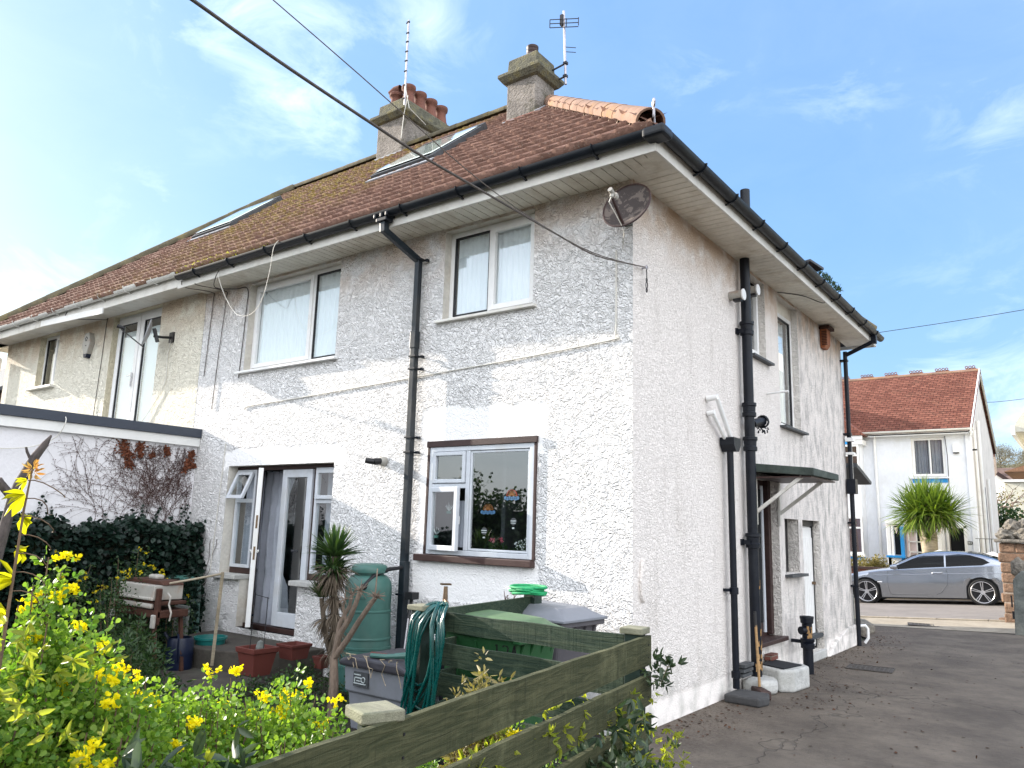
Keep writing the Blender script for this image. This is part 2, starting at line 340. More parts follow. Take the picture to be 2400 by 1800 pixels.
M_['fenceX'] = wood_mat('fence_paint_weathered', (.014, .029, .019), (.040, .056, .034), 'x')
M_['fenceY'] = wood_mat('fence_board_outer', (.036, .041, .018), (.074, .074, .036), 'y')
M_['capw'] = pm('bleached_post_cap', (.21, .205, .145), .85, .3, 8, .9, 50, sc3=(1, 5, 5), dirt=(.14, .17, .08), damt=.5)
M_['post'] = pm('dark_green_post', (.008, .022, .016), .6, .3, 5, .4, 60, dirt=(.03, .05, .035), damt=.4)

def concrete_drive():
    t = NT('driveway_concrete'); X, Y, Z = t.xyz()
    n = t.noise(1.1, 7, .7); n2 = t.noise(14, 5, .7); n3 = t.noise(90, 3, .7)
    c = t.mix(t.rng(n, .3, .7), (.072, .059, .047), (.150, .125, .098))
    c = t.mix(t.math('MULTIPLY', t.rng(n2, .5, .72), .4), c, (.05, .043, .038))
    c = t.mix(t.math('MULTIPLY', t.rng(n3, .62, .7), .5), c, (.24, .22, .19))
    cr = t.voro(.55, 'DISTANCE_TO_EDGE', t.scale(t.pos, (1, 1, 1)))
    wv = t.n('ShaderNodeVectorMath', operation='ADD'); t.l(t.pos, wv.inputs[0])
    nn = t.n('ShaderNodeTexNoise'); nn.inputs['Scale'].default_value = 2.5; t.l(t.pos, nn.inputs['Vector']); t.l(nn.outputs['Color'], wv.inputs[1])
    cr = t.voro(.16, 'DISTANCE_TO_EDGE', wv.outputs[0])
    crk = t.rng(cr, .0035, .001)
    c = t.mix(t.math('MULTIPLY', crk, .35), c, (.02, .018, .016))
    # dead leaves and grit along the wall foot
    near = t.math('MULTIPLY', t.rng(X, 1.1, .1), t.rng(t.noise(34, 4, .7), .5, .62))
    c = t.mix(t.math('MULTIPLY', near, .7), c, (.05, .025, .018))
    h = t.math('SUBTRACT', t.math('ADD', n2, t.math('MULTIPLY', n3, .5)), t.math('MULTIPLY', crk, 1.5))
    return t.done(c, .85, t.bump(h, .8, .008), 0, .35)
M_['drive'] = concrete_drive()
M_['road'] = pm('asphalt', (.19, .17, .155), .9, .14, 1.2, .8, 140, dirt=(.11, .10, .09), damt=.4)
M_['pave'] = pm('pavement_concrete', (.30, .26, .20), .9, .2, 3, .6, 60, dirt=(.15, .12, .08), damt=.5)
M_['soil'] = pm('soil_ground', (.030, .025, .017), .95, .4, 6, 1, 40, dirt=(.03, .045, .016), damt=.7, dist=.03)
M_['hill'] = pm('hill_scrub', (.10, .115, .06), .95, .4, .05, dirt=(.07, .06, .045), dscale=.12, damt=.8)
def brick_mat(name, c1, c2, mort, sc, bw=.5, bh=.22, vecrot=None):
    t = NT(name); X, Y, Z = t.xyz()
    cb = t.n('ShaderNodeCombineXYZ'); t.l(t.math('ADD', X, Y), cb.inputs[0]); t.l(Z, cb.inputs[1])
    b = t.n('ShaderNodeTexBrick'); b.inputs['Color1'].default_value = c1+(1,); b.inputs['Color2'].default_value = c2+(1,); b.inputs['Mortar'].default_value = mort+(1,)
    b.inputs['Scale'].default_value = sc; b.inputs['Brick Width'].default_value = bw; b.inputs['Row Height'].default_value = bh; b.inputs['Mortar Size'].default_value = .012
    t.l(cb.outputs[0], b.inputs[0])
    c = t.mix(t.math('MULTIPLY', t.rng(t.noise(9, 5), .45, .75), .5), b.outputs['Color'], tuple(x*.5 for x in c1))
    return t.done(c, .9, t.bump(t.math('SUBTRACT', t.noise(30, 4), b.outputs['Fac']), .8, .01), 0, .2)
M_['brick'] = brick_mat('red_brick', (.17, .06, .045), (.10, .04, .032), (.2, .17, .14), 2.2)
M_['pier'] = pm('sandstone', (.23, .145, .095), .95, .4, 5, 1.0, 16, dirt=(.15, .08, .05), dscale=4, damt=.6, dist=.04)
M_['rock'] = pm('rough_rock', (.20, .18, .15), .95, .45, 7, 1.0, 18, dirt=(.06, .055, .045), damt=.6, dist=.05)
M_['slab'] = pm('grey_stone_slab', (.13, .14, .13), .9, .35, 5, .8, 30, dirt=(.25, .24, .2), damt=.4, dist=.015)
M_['paint'] = None
def carpaint():
    t = NT('silver_blue_paint')
    b = t.done((.33, .35, .38), .22, None, .88, .5, 1.0); return b
M_['car'] = carpaint()
M_['tyre'] = pm('tyre', (.012, .012, .012), .8, .2, 9)
M_['alloy'] = pm('alloy', (.62, .62, .64), .3, .08, 9, metal=.8)
M_['lamp'] = pm('lamp_lens', (.7, .72, .75), .15, .05, 9)
M_['ink'] = pm('black_ink', (.01, .01, .01), .7, .1, 9)
M_['redpl'] = pm('red_plastic', (.5, .08, .05), .5, .1, 9)
M_['orange'] = pm('sticker_orange', (.22, .09, .02), .5, .1, 9)
M_['skyblue'] = pm('sticker_blue', (.05, .14, .26), .5, .1, 9)
M_['clear'] = pm('pale_plastic', (.45, .5, .5), .4, .1, 9)

# ------------------------------------------------------------ mesh builder and naming helpers
ORG = {}
def thing(name, label, cat, loc=(0, 0, 0), group=None, rz=0, world=True):
    o = bpy.data.objects.new(name, None); o.empty_display_size = .1; col.objects.link(o)
    o.location = loc; o.rotation_euler = (0, 0, rz); o['label'] = label; o['category'] = cat
    if group: o['group'] = group
    ORG[o.name] = Vector(loc) if world else Vector((0, 0, 0)); return o
class MB:
    def __init__(s): s.v = []; s.f = []; s.vn = 0
    def add(s, vs, fs):
        vs = [tuple(map(float, q)) for q in vs]; n = s.vn; s.v += vs; s.vn += len(vs); s.f += [tuple(i+n for i in f) for f in fs]; return s
    def box(s, x0, x1, y0, y1, z0, z1, bev=0):
        a = [(x0, y0, z0), (x1, y0, z0), (x1, y1, z0), (x0, y1, z0), (x0, y0, z1), (x1, y0, z1), (x1, y1, z1), (x0, y1, z1)]
        return s.add(a, [(0, 3, 2, 1), (4, 5, 6, 7), (0, 1, 5, 4), (1, 2, 6, 5), (2, 3, 7, 6), (3, 0, 4, 7)])
    def obox(s, c, ax, ay, az):   # centre + three half-axis vectors
        c, ax, ay, az = map(Vector, (c, ax, ay, az))
        a = [c+i*ax+j*ay+k*az for k in (-1, 1) for (i, j) in ((-1, -1), (1, -1), (1, 1), (-1, 1))]
        return s.add(a, [(0, 3, 2, 1), (4, 5, 6, 7), (0, 1, 5, 4), (1, 2, 6, 5), (2, 3, 7, 6), (3, 0, 4, 7)])
    def bar(s, a, b, w, h=None, up=(0, 0, 1)):
        a, b = Vector(a), Vector(b); d = (b-a); u = Vector(up); sx = d.cross(u)
        if sx.length < 1e-5: sx = d.cross(Vector((1, 0, 0)))
        sx.normalize(); uu = sx.cross(d).normalized(); h = h or w
        return s.obox((a+b)/2, d/2, sx*w/2, uu*h/2)
    def quad(s, *p): return s.add(p, [tuple(range(len(p)))])
    def tube(s, pts, r, n=8, caps=True):
        pts = [Vector(p) for p in pts]; rs = r if isinstance(r, (list, tuple)) else [r]*len(pts)
        vs, fs = [], []; prev = None
        for i, p in enumerate(pts):
            d = (pts[min(i+1, len(pts)-1)]-pts[max(i-1, 0)]).normalized()
            if prev is None:
                u = d.cross(Vector((0, 0, 1)))
                if u.length < .1: u = d.cross(Vector((1, 0, 0)))
            else: u = prev-d*prev.dot(d)
            u.normalize(); prev = u; v = d.cross(u)
            for k in range(n):
                a = 2*math.pi*k/n; vs.append(p+(u*math.cos(a)+v*math.sin(a))*rs[i])
        for i in range(len(pts)-1):
            for k in range(n):
                a, b = i*n+k, i*n+(k+1) % n; fs.append((a, b, b+n, a+n))
        if caps: fs.append(tuple(range(n-1, -1, -1))); fs.append(tuple((len(pts)-1)*n+k for k in range(n)))
        return s.add(vs, fs)
    def lathe(s, prof, c=(0, 0, 0), n=24, axis='z', sx=1, sy=1):
        vs, fs = [], []
        for (r, z) in prof:
            for k in range(n):
                a = 2*math.pi*k/n; x, y = r*math.cos(a)*sx, r*math.sin(a)*sy
                p = {'z': (x, y, z), 'y': (x, z, y), 'x': (z, x, y)}[axis]
                vs.append((p[0]+c[0], p[1]+c[1], p[2]+c[2]))
        for i in range(len(prof)-1):
            for k in range(n):
                a, b = i*n+k, i*n+(k+1) % n
                fs.append((a, b, b+n, a+n) if axis != 'y' else (a, a+n, b+n, b))
        return s.add(vs, fs)
    def prism(s, poly, axis, a, b):   # polygon extruded along an axis
        n = len(poly)
        def P(q, t): return {'x': (t, q[0], q[1]), 'y': (q[0], t, q[1]), 'z': (q[0], q[1], t)}[axis]
        vs = [P(q, a) for q in poly]+[P(q, b) for q in poly]
        fs = [tuple(range(n)), tuple(range(2*n-1, n-1, -1))]+[(i, n+i, n+(i+1) % n, (i+1) % n) for i in range(n)]
        return s.add(vs, fs)
    def build(s, name, m, parent=None, smooth=False, bevel=0, local=False, seg=2):
        off = Vector((0, 0, 0))
        if parent is not None and not local: off = ORG.get(parent.name, Vector((0, 0, 0)))
        me = bpy.data.meshes.new(name); me.from_pydata([(q[0]-off[0], q[1]-off[1], q[2]-off[2]) for q in s.v], [], s.f)
        me.materials.append(M_[m] if isinstance(m, str) else m); me.validate()
        o = bpy.data.objects.new(name, me); col.objects.link(o)
        if parent is not None: o.parent = parent; ORG[o.name] = off
        import bmesh
        bm = bmesh.new(); bm.from_mesh(me); bmesh.ops.recalc_face_normals(bm, faces=bm.faces); bm.to_mesh(me); bm.free()
        if smooth:
            me.polygons.foreach_set('use_smooth', [True]*len(me.polygons))
            try: me.set_sharp_from_angle(angle=R(40))
            except Exception: pass
        if bevel:
            b = o.modifiers.new('bevel', 'BEVEL'); b.width = bevel; b.segments = seg; b.limit_method = 'ANGLE'; b.angle_limit = R(40)
        return o
def tag(o, label, cat, group=None):
    o['label'] = label; o['category'] = cat
    if group: o['group'] = group
    return o
def struct(o): o['kind'] = 'structure'; return o
def npmesh(name, V, F, m, parent=None, smooth=False):
    """V (n,3), F (m,k) arrays -> object"""
    off = ORG.get(parent.name, Vector((0, 0, 0))) if parent is not None else Vector((0, 0, 0))
    V = np.asarray(V, float)-np.array(off[:]); F = np.asarray(F)
    me = bpy.data.meshes.new(name); me.vertices.add(len(V)); me.vertices.foreach_set('co', V.ravel())
    k = F.shape[1]; me.loops.add(F.size); me.loops.foreach_set('vertex_index', F.ravel().astype('i4'))
    me.polygons.add(len(F)); me.polygons.foreach_set('loop_start', np.arange(0, F.size, k, dtype='i4')); me.polygons.foreach_set('loop_total', np.full(len(F), k, 'i4'))
    me.update(calc_edges=True); me.materials.append(M_[m] if isinstance(m, str) else m)
    if smooth: me.polygons.foreach_set('use_smooth', np.ones(len(F), bool))
    o = bpy.data.objects.new(name, me); col.objects.link(o)
    if parent is not None: o.parent = parent; ORG[o.name] = off
    return o
def dup(root, loc=None, rz=None, label=None, scale=None):
    r = root.copy(); col.objects.link(r)
    if loc is not None: r.location = loc
    if rz is not None: r.rotation_euler = (0, 0, rz)
    if scale: r.scale = (scale,)*3
    if label: r['label'] = label
    for ch in list(root.children):
        c = ch.copy(); col.objects.link(c); c.parent = r
        for g in list(ch.children):
            d = g.copy(); col.objects.link(d); d.parent = c
    return r
def norm(a): return a/np.maximum(np.linalg.norm(a, axis=1, keepdims=True), 1e-9)
LEAF = {  # local outline: x along, y across, z bend
 'round': (np.array([(0, 0, 0), (.45, .36, .06), (.85, .34, .05), (1, 0, 0), (.85, -.34, .05), (.45, -.36, .06)]), [(0, 3, 2, 1), (0, 5, 4, 3)]),
 'long': (np.array([(0, 0, 0), (.3, .16, .05), (.7, .13, .0), (1, 0, -.12), (.7, -.13, .0), (.3, -.16, .05)]), [(0, 3, 2, 1), (0, 5, 4, 3)]),
 'ivy': (np.array([(0, 0, 0), (.2, .45, .05), (.6, .38, .03), (1, 0, -.05), (.6, -.38, .03), (.2, -.45, .05)]), [(0, 3, 2, 1), (0, 5, 4, 3)]),
 'lance': (np.array([(0, 0, 0), (.3, .20, .05), (.65, .18, .02), (1, 0, -.12), (.65, -.18, .02), (.3, -.20, .05)]), [(0, 3, 2, 1), (0, 5, 4, 3)]),
 'petal': (np.array([(0, 0, 0), (.5, .42, .15), (1, .3, .1), (1.05, 0, .2), (1, -.3, .1), (.5, -.42, .15)]), [(0, 3, 2, 1), (0, 5, 4, 3)]),
}
def leaves(name, P, D, S, kind, m, parent=None, roll=None):
    P = np.asarray(P, float); D = norm(np.asarray(D, float)); n = len(P)
    T, F = LEAF[kind]; S = np.broadcast_to(S, (n,))
    ref = rng.normal(size=(n, 3)) if roll is None else np.tile(np.array([[0, 0, 1.]]), (n, 1))+rng.normal(size=(n, 3))*roll
    A = norm(np.cross(D, ref)); N = np.cross(A, D)
    V = (P[:, None]+S[:, None, None]*(T[None, :, 0:1]*D[:, None]+T[None, :, 1:2]*A[:, None]+T[None, :, 2:3]*N[:, None])).reshape(-1, 3)
    k = len(T); Fa = (np.array(F)[None]+(np.arange(n)*k)[:, None, None]).reshape(-1, 4)
    return npmesh(name, V, Fa, m, parent)

def ringholes(u0, u1, z0, z1, holes):
    us = sorted({u0, u1, *[h[0] for h in holes], *[h[1] for h in holes]}); zs = sorted({z0, z1, *[h[2] for h in holes], *[h[3] for h in holes]})
    out = []
    for i in range(len(us)-1):
        for j in range(len(zs)-1):
            cu_, cz = (us[i]+us[i+1])/2, (zs[j]+zs[j+1])/2
            if us[i] < u0 or us[i+1] > u1 or zs[j] < z0 or zs[j+1] > z1: continue
            if any(h[0] < cu_ < h[1] and h[2] < cz < h[3] for h in holes): continue
            out.append((us[i], us[i+1], zs[j], zs[j+1]))
    return out
def wall(axis, c, u0, u1, z0, z1, holes, flip=1):
    """one wall sheet with real openings; axis 'y': plane y=c, running in x"""
    b = MB()
    for (a, d, e, f) in ringholes(u0, u1, z0, z1, holes):
        if axis == 'y': b.quad((a, c, e), (d, c, e), (d, c, f), (a, c, f))
        else: b.quad((c, a, e), (c, d, e), (c, d, f), (c, a, f))
    return b
def reveals(axis, c, holes, depth):
    b = MB()
    for h in holes:
        u0, u1, z0, z1 = h[:4]; d = h[4] if len(h) > 4 else depth; q = c+d
        for p in (((u0, z0), (u0, z1)), ((u1, z0), (u1, z1)), ((u0, z1), (u1, z1)), ((u0, z0), (u1, z0))):
            (a, e), (b2, f) = p
            if axis == 'y': b.quad((a, c, e), (b2, c, f), (b2, q, f), (a, q, e))
            else: b.quad((c, a, e), (c, b2, f), (q, b2, f), (q, a, e))
    return b
# ------------------------------------------------------------ ground
def gz(x, y):
    t = min(max((y-8.5)/3.5, 0), 1); return t*.058*min(max(x+.6, -14), 14)
def sheet(name, xs, ys, dz, m):
    V = [(x, y, gz(x, y)+dz) for y in ys for x in xs]; nx = len(xs)
    F = [(j*nx+i, j*nx+i+1, (j+1)*nx+i+1, (j+1)*nx+i) for j in range(len(ys)-1) for i in range(nx-1)]
    return struct(npmesh(name, V, F, m))
gx = [-500, -150, -60, -30, -14.6, -8, -3, 0, 3, 8, 13.4, 30, 60, 150, 500]
sheet('ground', gx, [-500, -100, -30, -8, 0, 4, 8.5, 10.2, 12, 20, 40, 100, 200, 500], -.03, 'soil')
struct(npmesh('driveway', [(1.62, -14, 0), (14, -14, 0), (1.24, -2.2, 0), (14, -2.2, 0), (-.02, 0, 0), (14, 0, 0), (-.02, 8.5, 0), (14, 8.5, 0), (-.7, 9.6, gz(-.7, 9.6)), (14, 9.6, gz(14, 9.6)), (-.9, 10.6, gz(-.9, 10.6)), (14, 10.6, gz(14, 10.6))],
        [(0, 1, 3, 2), (2, 3, 5, 4), (4, 5, 7, 6), (6, 7, 9, 8), (8, 9, 11, 10)], 'drive'))
px_ = [-40, -14.6, -8, -3, 0, 3, 8, 13.4, 40]
sheet('pavement', px_, [10.6, 11, 11.5, 12, 12.35], .004, 'pave')
b = MB()
for i in range(-40, 41):
    x = i*.92; b.obox((x, 12.43, gz(x, 13)+.0), (.452, 0, .026), (0, .06, 0), (0, 0, .03))
struct(b.build('kerb', 'pave', bevel=.008))
sheet('road', px_, [12.49, 14, 17, 19.3], -.008, 'road')
b = MB()
for i in range(-40, 41):
    x = i*.92; b.obox((x, 19.37, gz(x, 20)+.02), (.452, 0, .026), (0, .065, 0), (0, 0, .10))
struct(b.build('kerb', 'pave', bevel=.008))
sheet('pavement', px_, [19.44, 20, 20.6], .10, 'pave')
# hill behind the far houses
V = []; xs = np.linspace(-420, 420, 70); ys = np.linspace(80, 480, 26)
for y in ys:
    for x in xs:
        t = min(max((y-80)/110, 0), 1); t = t*t*(3-2*t); ex = math.exp(-((x-45)/100)**2)
        V.append((x, y, -1+t*(9+13*ex)+1.5*math.sin(x*.03+y*.02)*t))
F = [(j*70+i, j*70+i+1, (j+1)*70+i+1, (j+1)*70+i) for j in range(25) for i in range(69)]
struct(npmesh('hill', V, F, 'hill', smooth=True))
# ------------------------------------------------------------ windows
def ubox(b, axis, c, u0, u1, d0, d1, z0, z1):
    if axis == 'y': b.box(u0, u1, c+d0, c+d1, z0, z1)
    else: b.box(c-d1, c-d0, u0, u1, z0, z1)
def frame(b, axis, c, u0, u1, z0, z1, w_, d0, d1):
    ubox(b, axis, c, u0, u0+w_, d0, d1, z0, z1); ubox(b, axis, c, u1-w_, u1, d0, d1, z0, z1)
    ubox(b, axis, c, u0+w_, u1-w_, d0, d1, z0, z0+w_); ubox(b, axis, c, u0+w_, u1-w_, d0, d1, z1-w_, z1)
def pane(axis, c, u0, u1, z0, z1, d, par, m='glass'):
    b = MB(); e = .015
    if axis == 'y': b.quad((u0-e, c+d, z0-e), (u1+e, c+d, z0-e), (u1+e, c+d, z1+e), (u0-e, c+d, z1+e))
    else: b.quad((c-d, u0-e, z0-e), (c-d, u1+e, z0-e), (c-d, u1+e, z1+e), (c-d, u0-e, z1+e))
    return b.build('pane', 'uglass' if (m == 'glass' and z1 > 3.6) else m, par)
def window(par, axis, c, u0, u1, z0, z1, d, splits, m='upvc', fw=.055, sw=.045, sashes=()):
    """splits: list of (u0,u1,z0,z1) lights in metres inside the frame; sashes: indices with a raised opening sash"""
    b = MB(); frame(b, axis, c, u0, u1, z0, z1, fw, d, d+.06)
    o = None
    us = sorted({s[0] for s in splits if s[0] > u0+fw+.01}); 
    for u in us: ubox(b, axis, c, u-.05, u, d+.002, d+.06, z0+fw, z1-fw)
    zs = {}
    for s in splits:
        if s[2] > z0+fw+.03: ubox(b, axis, c, s[0], s[1], d+.003, d+.06, s[2]-.045, s[2])
    o = b.build('window', m, par, bevel=.004)
    for i, s in enumerate(splits):
        a = s
        if i in sashes:
            f = MB(); frame(f, axis, c, s[0]-.012, s[1]+.012, s[2]-.012, s[3]+.012, .058, d-.018, d+.03); f.build('sash', m, o, bevel=.005)
            a = (s[0]+.046, s[1]-.046, s[2]+.046, s[3]-.046)
        else:
            f = MB(); frame(f, axis, c, s[0]-.004, s[1]+.004, s[2]-.004, s[3]+.004, .016, d+.008, d+.04); f.build('bead', 'black' if m == 'upvc' else m, o)
            a = (s[0]+.012, s[1]-.012, s[2]+.012, s[3]-.012)
        pane(axis, c, a[0], a[1], a[2], a[3], d+.022, o)
    return o
def net(par, axis, c, u0, u1, z0, z1, d, m='net', amp=.02, per=.07, name='curtain', taper=0):
    n = max(8, int((u1-u0)/.012)); V = []; nz_ = 8
    ph = random.random()*6
    for j in range(nz_+1):
        z = z0+(z1-z0)*j/nz_; k = 1-taper*math.sin(math.pi*min(1, (1-j/nz_)*1.2))
        for i in range(n+1):
            t = i/n; u = u0+(u1-u0)*t*k; q = d+amp*math.sin(u*2*math.pi/per+ph+.7*math.sin(u*9))*(1.2-.4*j/nz_)
            V.append((u, c+q, z) if axis == 'y' else (c-q, u, z))
    F = [(j*(n+1)+i, j*(n+1)+i+1, (j+1)*(n+1)+i+1, (j+1)*(n+1)+i) for j in range(nz_) for i in range(n)]
    return npmesh(name, V, F, m, par, smooth=True)
M_['net'] = leaf_mat('net_curtain', (.90, .92, .95), (.90, .92, .95), .08, .05, .9)

# ------------------------------------------------------------ the white house (half of the pair)
H = thing('semi_detached_house', 'white roughcast end house with brown tiled roof, black downpipes and open garden door', 'house')
DY, PX, EZ = 7.5, -7.08, 4.97           # depth, party line, soffit height
RS = .867; RY = DY/2; RZ = 5.12+RS*(RY+.55)
hA = [(-2.35, -1.13, 3.90, 4.93, .12), (-5.99, -4.10, 3.68, 4.93, .12), (-2.42, -1.06, 1.38, 2.50, .05),
      (-6.11, -5.64, .98, 2.385, .16), (-5.64, -4.47, .34, 2.385, .16), (-4.47, -3.97, .98, 2.385, .16)]
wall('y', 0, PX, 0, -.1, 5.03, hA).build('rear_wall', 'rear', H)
hB = [(3.06, 3.66, 3.88, 4.93, .12), (4.17, 5.06, 3.12, 4.93, .12), (3.02, 3.95, .45, 2.37, .18), (4.17, 4.76, 1.2, 1.9, .16), (4.94, 5.78, .12, 1.9, .14)]
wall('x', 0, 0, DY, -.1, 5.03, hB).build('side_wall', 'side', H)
for h in hA[:3]: reveals('y', 0, [h], .12).build('window_reveal', 'reveal', H)
b = MB(); b.quad((-6.11, 0, .98), (-6.11, .16, .98), (-6.11, .16, 2.385), (-6.11, 0, 2.385)); b.quad((-3.97, 0, .98), (-3.97, .16, .98), (-3.97, .16, 2.385), (-3.97, 0, 2.385)); b.quad((-6.11, 0, .98), (-5.64, 0, .98), (-5.64, .16, .98), (-6.11, .16, .98)); b.quad((-4.47, 0, .98), (-3.97, 0, .98), (-3.97, .16, .98), (-4.47, .16, .98))
b.quad((-6.11, 0, 2.385), (-3.97, 0, 2.385), (-3.97, .16, 2.385), (-6.11, .16, 2.385))
b.quad((-5.64, 0, .34), (-5.64, .16, .34), (-5.64, .16, .98), (-5.64, 0, .98)); b.quad((-4.47, 0, .34), (-4.47, .16, .34), (-4.47, .16, .98), (-4.47, 0, .98))
b.build('door_reveal', 'reveal', H)
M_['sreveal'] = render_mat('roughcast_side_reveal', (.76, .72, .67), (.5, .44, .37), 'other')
for h in hB: reveals('x', 0, [(h[0], h[1], h[2], h[3], -h[4])], .12).build('side_reveal', 'sreveal', H)
b = MB(); b.quad((PX, DY, -.1), (0, DY, -.1), (0, DY, 5.03), (PX, DY, 5.03)); b.build('front_wall', 'house2', H)
b = MB(); b.box(-5.6, -2.1, DY+.01, 10.3, -.1, 5.0); b.build('added_front_bay', 'house2', H)  # unseen bay, added so the house shadow reaches farther along the drive
b = MB(); b.prism([(-5.9, 5.0), (-1.8, 5.0), (-3.85, 6.6)], 'y', DY-1, 10.6); b.build('bay_roof', 'tile', H)  # roof of the same added, unseen bay
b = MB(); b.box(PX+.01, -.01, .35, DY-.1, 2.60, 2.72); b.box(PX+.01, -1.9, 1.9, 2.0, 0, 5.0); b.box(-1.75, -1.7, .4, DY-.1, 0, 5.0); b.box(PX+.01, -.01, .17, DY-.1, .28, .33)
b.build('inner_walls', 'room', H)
# rear first-floor windows
wq = window(H, 'y', 0, -2.35, -1.13, 3.90, 4.93, .10, [(-2.29, -1.80, 3.965, 4.87), (-1.75, -1.19, 3.965, 4.87)], sashes=(1,))
net(wq, 'y', 0, -2.3, -1.15, 3.95, 4.9, .17)
b = MB(); b.box(-2.43, -1.08, -.055, .10, 3.868, 3.898); b.build('sill', 'fascia', H, bevel=.006)
wq = window(H, 'y', 0, -5.99, -4.10, 3.68, 4.93, .10, [(-5.93, -4.74, 3.745, 4.87), (-4.69, -4.16, 3.745, 4.87)], sashes=(0,))
net(wq, 'y', 0, -5.95, -4.12, 3.72, 4.9, .16, per=.09)
b = MB(); b.box(-6.10, -4.04, -.065, .10, 3.645, 3.678); b.build('sill', 'upvc', H, bevel=.006)
# kitchen window in its brown surround
b = MB(); b.box(-2.46, -1.02, -.028, .07, 2.50, 2.565); b.box(-2.455, -2.422, -.016, .07, 1.385, 2.50); b.box(-1.058, -1.028, -.016, .07, 1.385, 2.50)
kw = b.build('kitchen_window', 'brown', H, bevel=.004)
b = MB(); b.box(-2.54, -1.03, -.075, .05, 1.315, 1.383); b.build('sill', 'sillbrown', kw, bevel=.008)
b = MB(); frame(b, 'y', 0, -2.42, -1.06, 1.388, 2.50, .05, -.012, .06); b.box(-1.915, -1.865, -.010, .06, 1.44, 2.45); b.box(-2.37, -1.915, -.008, .06, 2.065, 2.115)
kf = b.build('kitchen_window_frame', 'upvc_g', H, bevel=.005)
b = MB(); frame(b, 'y', 0, -2.365, -1.92, 2.12, 2.445, .04, -.026, .02); b.build('top_sash', 'upvc_g', kf, bevel=.006)
pane('y', 0, -2.33, -1.955, 2.155, 2.41, 0, kf)
b = MB(); frame(b, 'y', 0, -1.862, -1.115, 1.442, 2.445, .022, .0, .03); b.build('bead', 'upvc_g', kf, bevel=.004)
pane('y', 0, -1.84, -1.135, 1.465, 2.425, .012, kf)
# the open casement, hinged on the left, swung a little outwards
def rot_pts(mb, c, ang):
    ca, sa = math.cos(ang), math.sin(ang)
    mb.v = [(c[0]+(x-c[0])*ca-(y-c[1])*sa, c[1]+(x-c[0])*sa+(y-c[1])*ca, z) for x, y, z in mb.v]; return mb
b = MB(); frame(b, 'y', 0, -2.372, -1.915, 1.43, 2.075, .052, -.05, -.008); rot_pts(b, (-2.372, -.02), R(-9)); osa = b.build('open_casement', 'upvc_g', H, bevel=.006)
b = MB(); b.quad((-2.325, -.028, 1.475), (-1.96, -.028, 1.475), (-1.96, -.028, 2.03), (-2.325, -.028, 2.03)); rot_pts(b, (-2.372, -.02), R(-9)); b.build('pane', 'glass', osa)
b = MB(); b.box(-1.965, -1.95, -.0, .03, 1.70, 1.78); rot_pts(b, (-2.372, -.02), R(-9)); b.build('handle', 'upvc', osa)
# garden doors and side lights
sidelight = [((-6.11, -5.64), True), ((-4.47, -3.97), False)]
for (u0, u1), op in sidelight:
    b = MB(); b.box(u0+.002, u1, .15, .21, .985, 1.06); b.box(u0+.002, u1, .14, .21, 2.345, 2.38); b.box(u0+.002, u0+.02, .148, .21, 1.06, 2.345); b.box(u1-.02, u1, .148, .21, 1.06, 2.345)
    sl = b.build('side_light', 'brown', H, bevel=.003)
    b = MB(); frame(b, 'y', 0, u0+.022, u1-.022, 1.062, 2.34, .04, .13, .19); b.box(u0+.06, u1-.06, .132, .19, 1.905, 1.955); b.build('light_frame', 'upvc_g', sl, bevel=.004)
    pane('y', 0, u0+.075, u1-.075, 1.11, 1.90, .16, sl)
    f = MB(); frame(f, 'y', 0, u0+.055, u1-.055, 1.955, 2.315, .045, .10, .14)
    if op:
        for i, (x, y, z) in enumerate(f.v):
            t = 2.315-z; f.v[i] = (x, y-t*.42, z)
    f.build('fanlight', 'upvc_g', sl, bevel=.004)
    g = MB(); z0_, z1_ = 2.0, 2.27; g.quad((u0+.1, .12-(.42*(2.315-z0_) if op else 0), z0_), (u1-.1, .12-(.42*(2.315-z0_) if op else 0), z0_), (u1-.1, .12-(.42*.045 if op else 0), z1_), (u0+.1, .12-(.42*.045 if op else 0), z1_)); g.build('pane', 'glass', sl)
    net(sl, 'y', 0, u0+.05, u1-.05, 1.05, 2.3, .30, m='netc', per=.06)
for (u0, u1) in ((-6.20, -5.64), (-4.47, -3.86)):
    b = MB(); b.box(u0, u1+(.02 if u0 < -5 else 0) - (0), -.10, .14, .925, .985)
    if u0 > -5: b.v = [(x-(.06 if x < -4.4 else 0), y, z) for x, y, z in b.v]
    b.build('tiled_sill', 'step', H, bevel=.01)
b = MB(); b.box(-5.64, -4.47, .14, .21, 2.33, 2.383); b.box(-5.64, -5.60, .15, .21, .36, 2.33); b.box(-4.50, -4.47, .15, .21, .36, 2.33); b.box(-5.64, -4.47, .10, .22, .33, .385)
dfm = b.build('door_frame', 'brown', H, bevel=.003)
def door_leaf(u0, u1, name):
    b = MB(); z0, z1 = .40, 2.325
    b.box(u0, u0+.095, .12, .18, z0, z1); b.box(u1-.095, u1, .12, .18, z0, z1); b.box(u0+.095, u1-.095, .12, .18, z0, z0+.17); b.box(u0+.095, u1-.095, .12, .18, z1-.10, z1)
    return b
d1 = door_leaf(-5.09, -4.505, '').build('garden_door', 'upvc_g', H, bevel=.006)
pane('y', 0, -5.0, -4.6, .58, 2.22, .15, d1)
hinge = (-5.60, .13)
b = rot_pts(door_leaf(-5.60, -5.0, ''), hinge, R(-35.5)); d2 = b.build('open_garden_door', 'upvc', H, bevel=.006)
b = MB(); b.quad((-5.51, .15, .58), (-5.1, .15, .58), (-5.1, .15, 2.22), (-5.51, .15, 2.22)); rot_pts(b, hinge, R(-35.5)); b.build('pane', 'glass', d2)
b = MB()
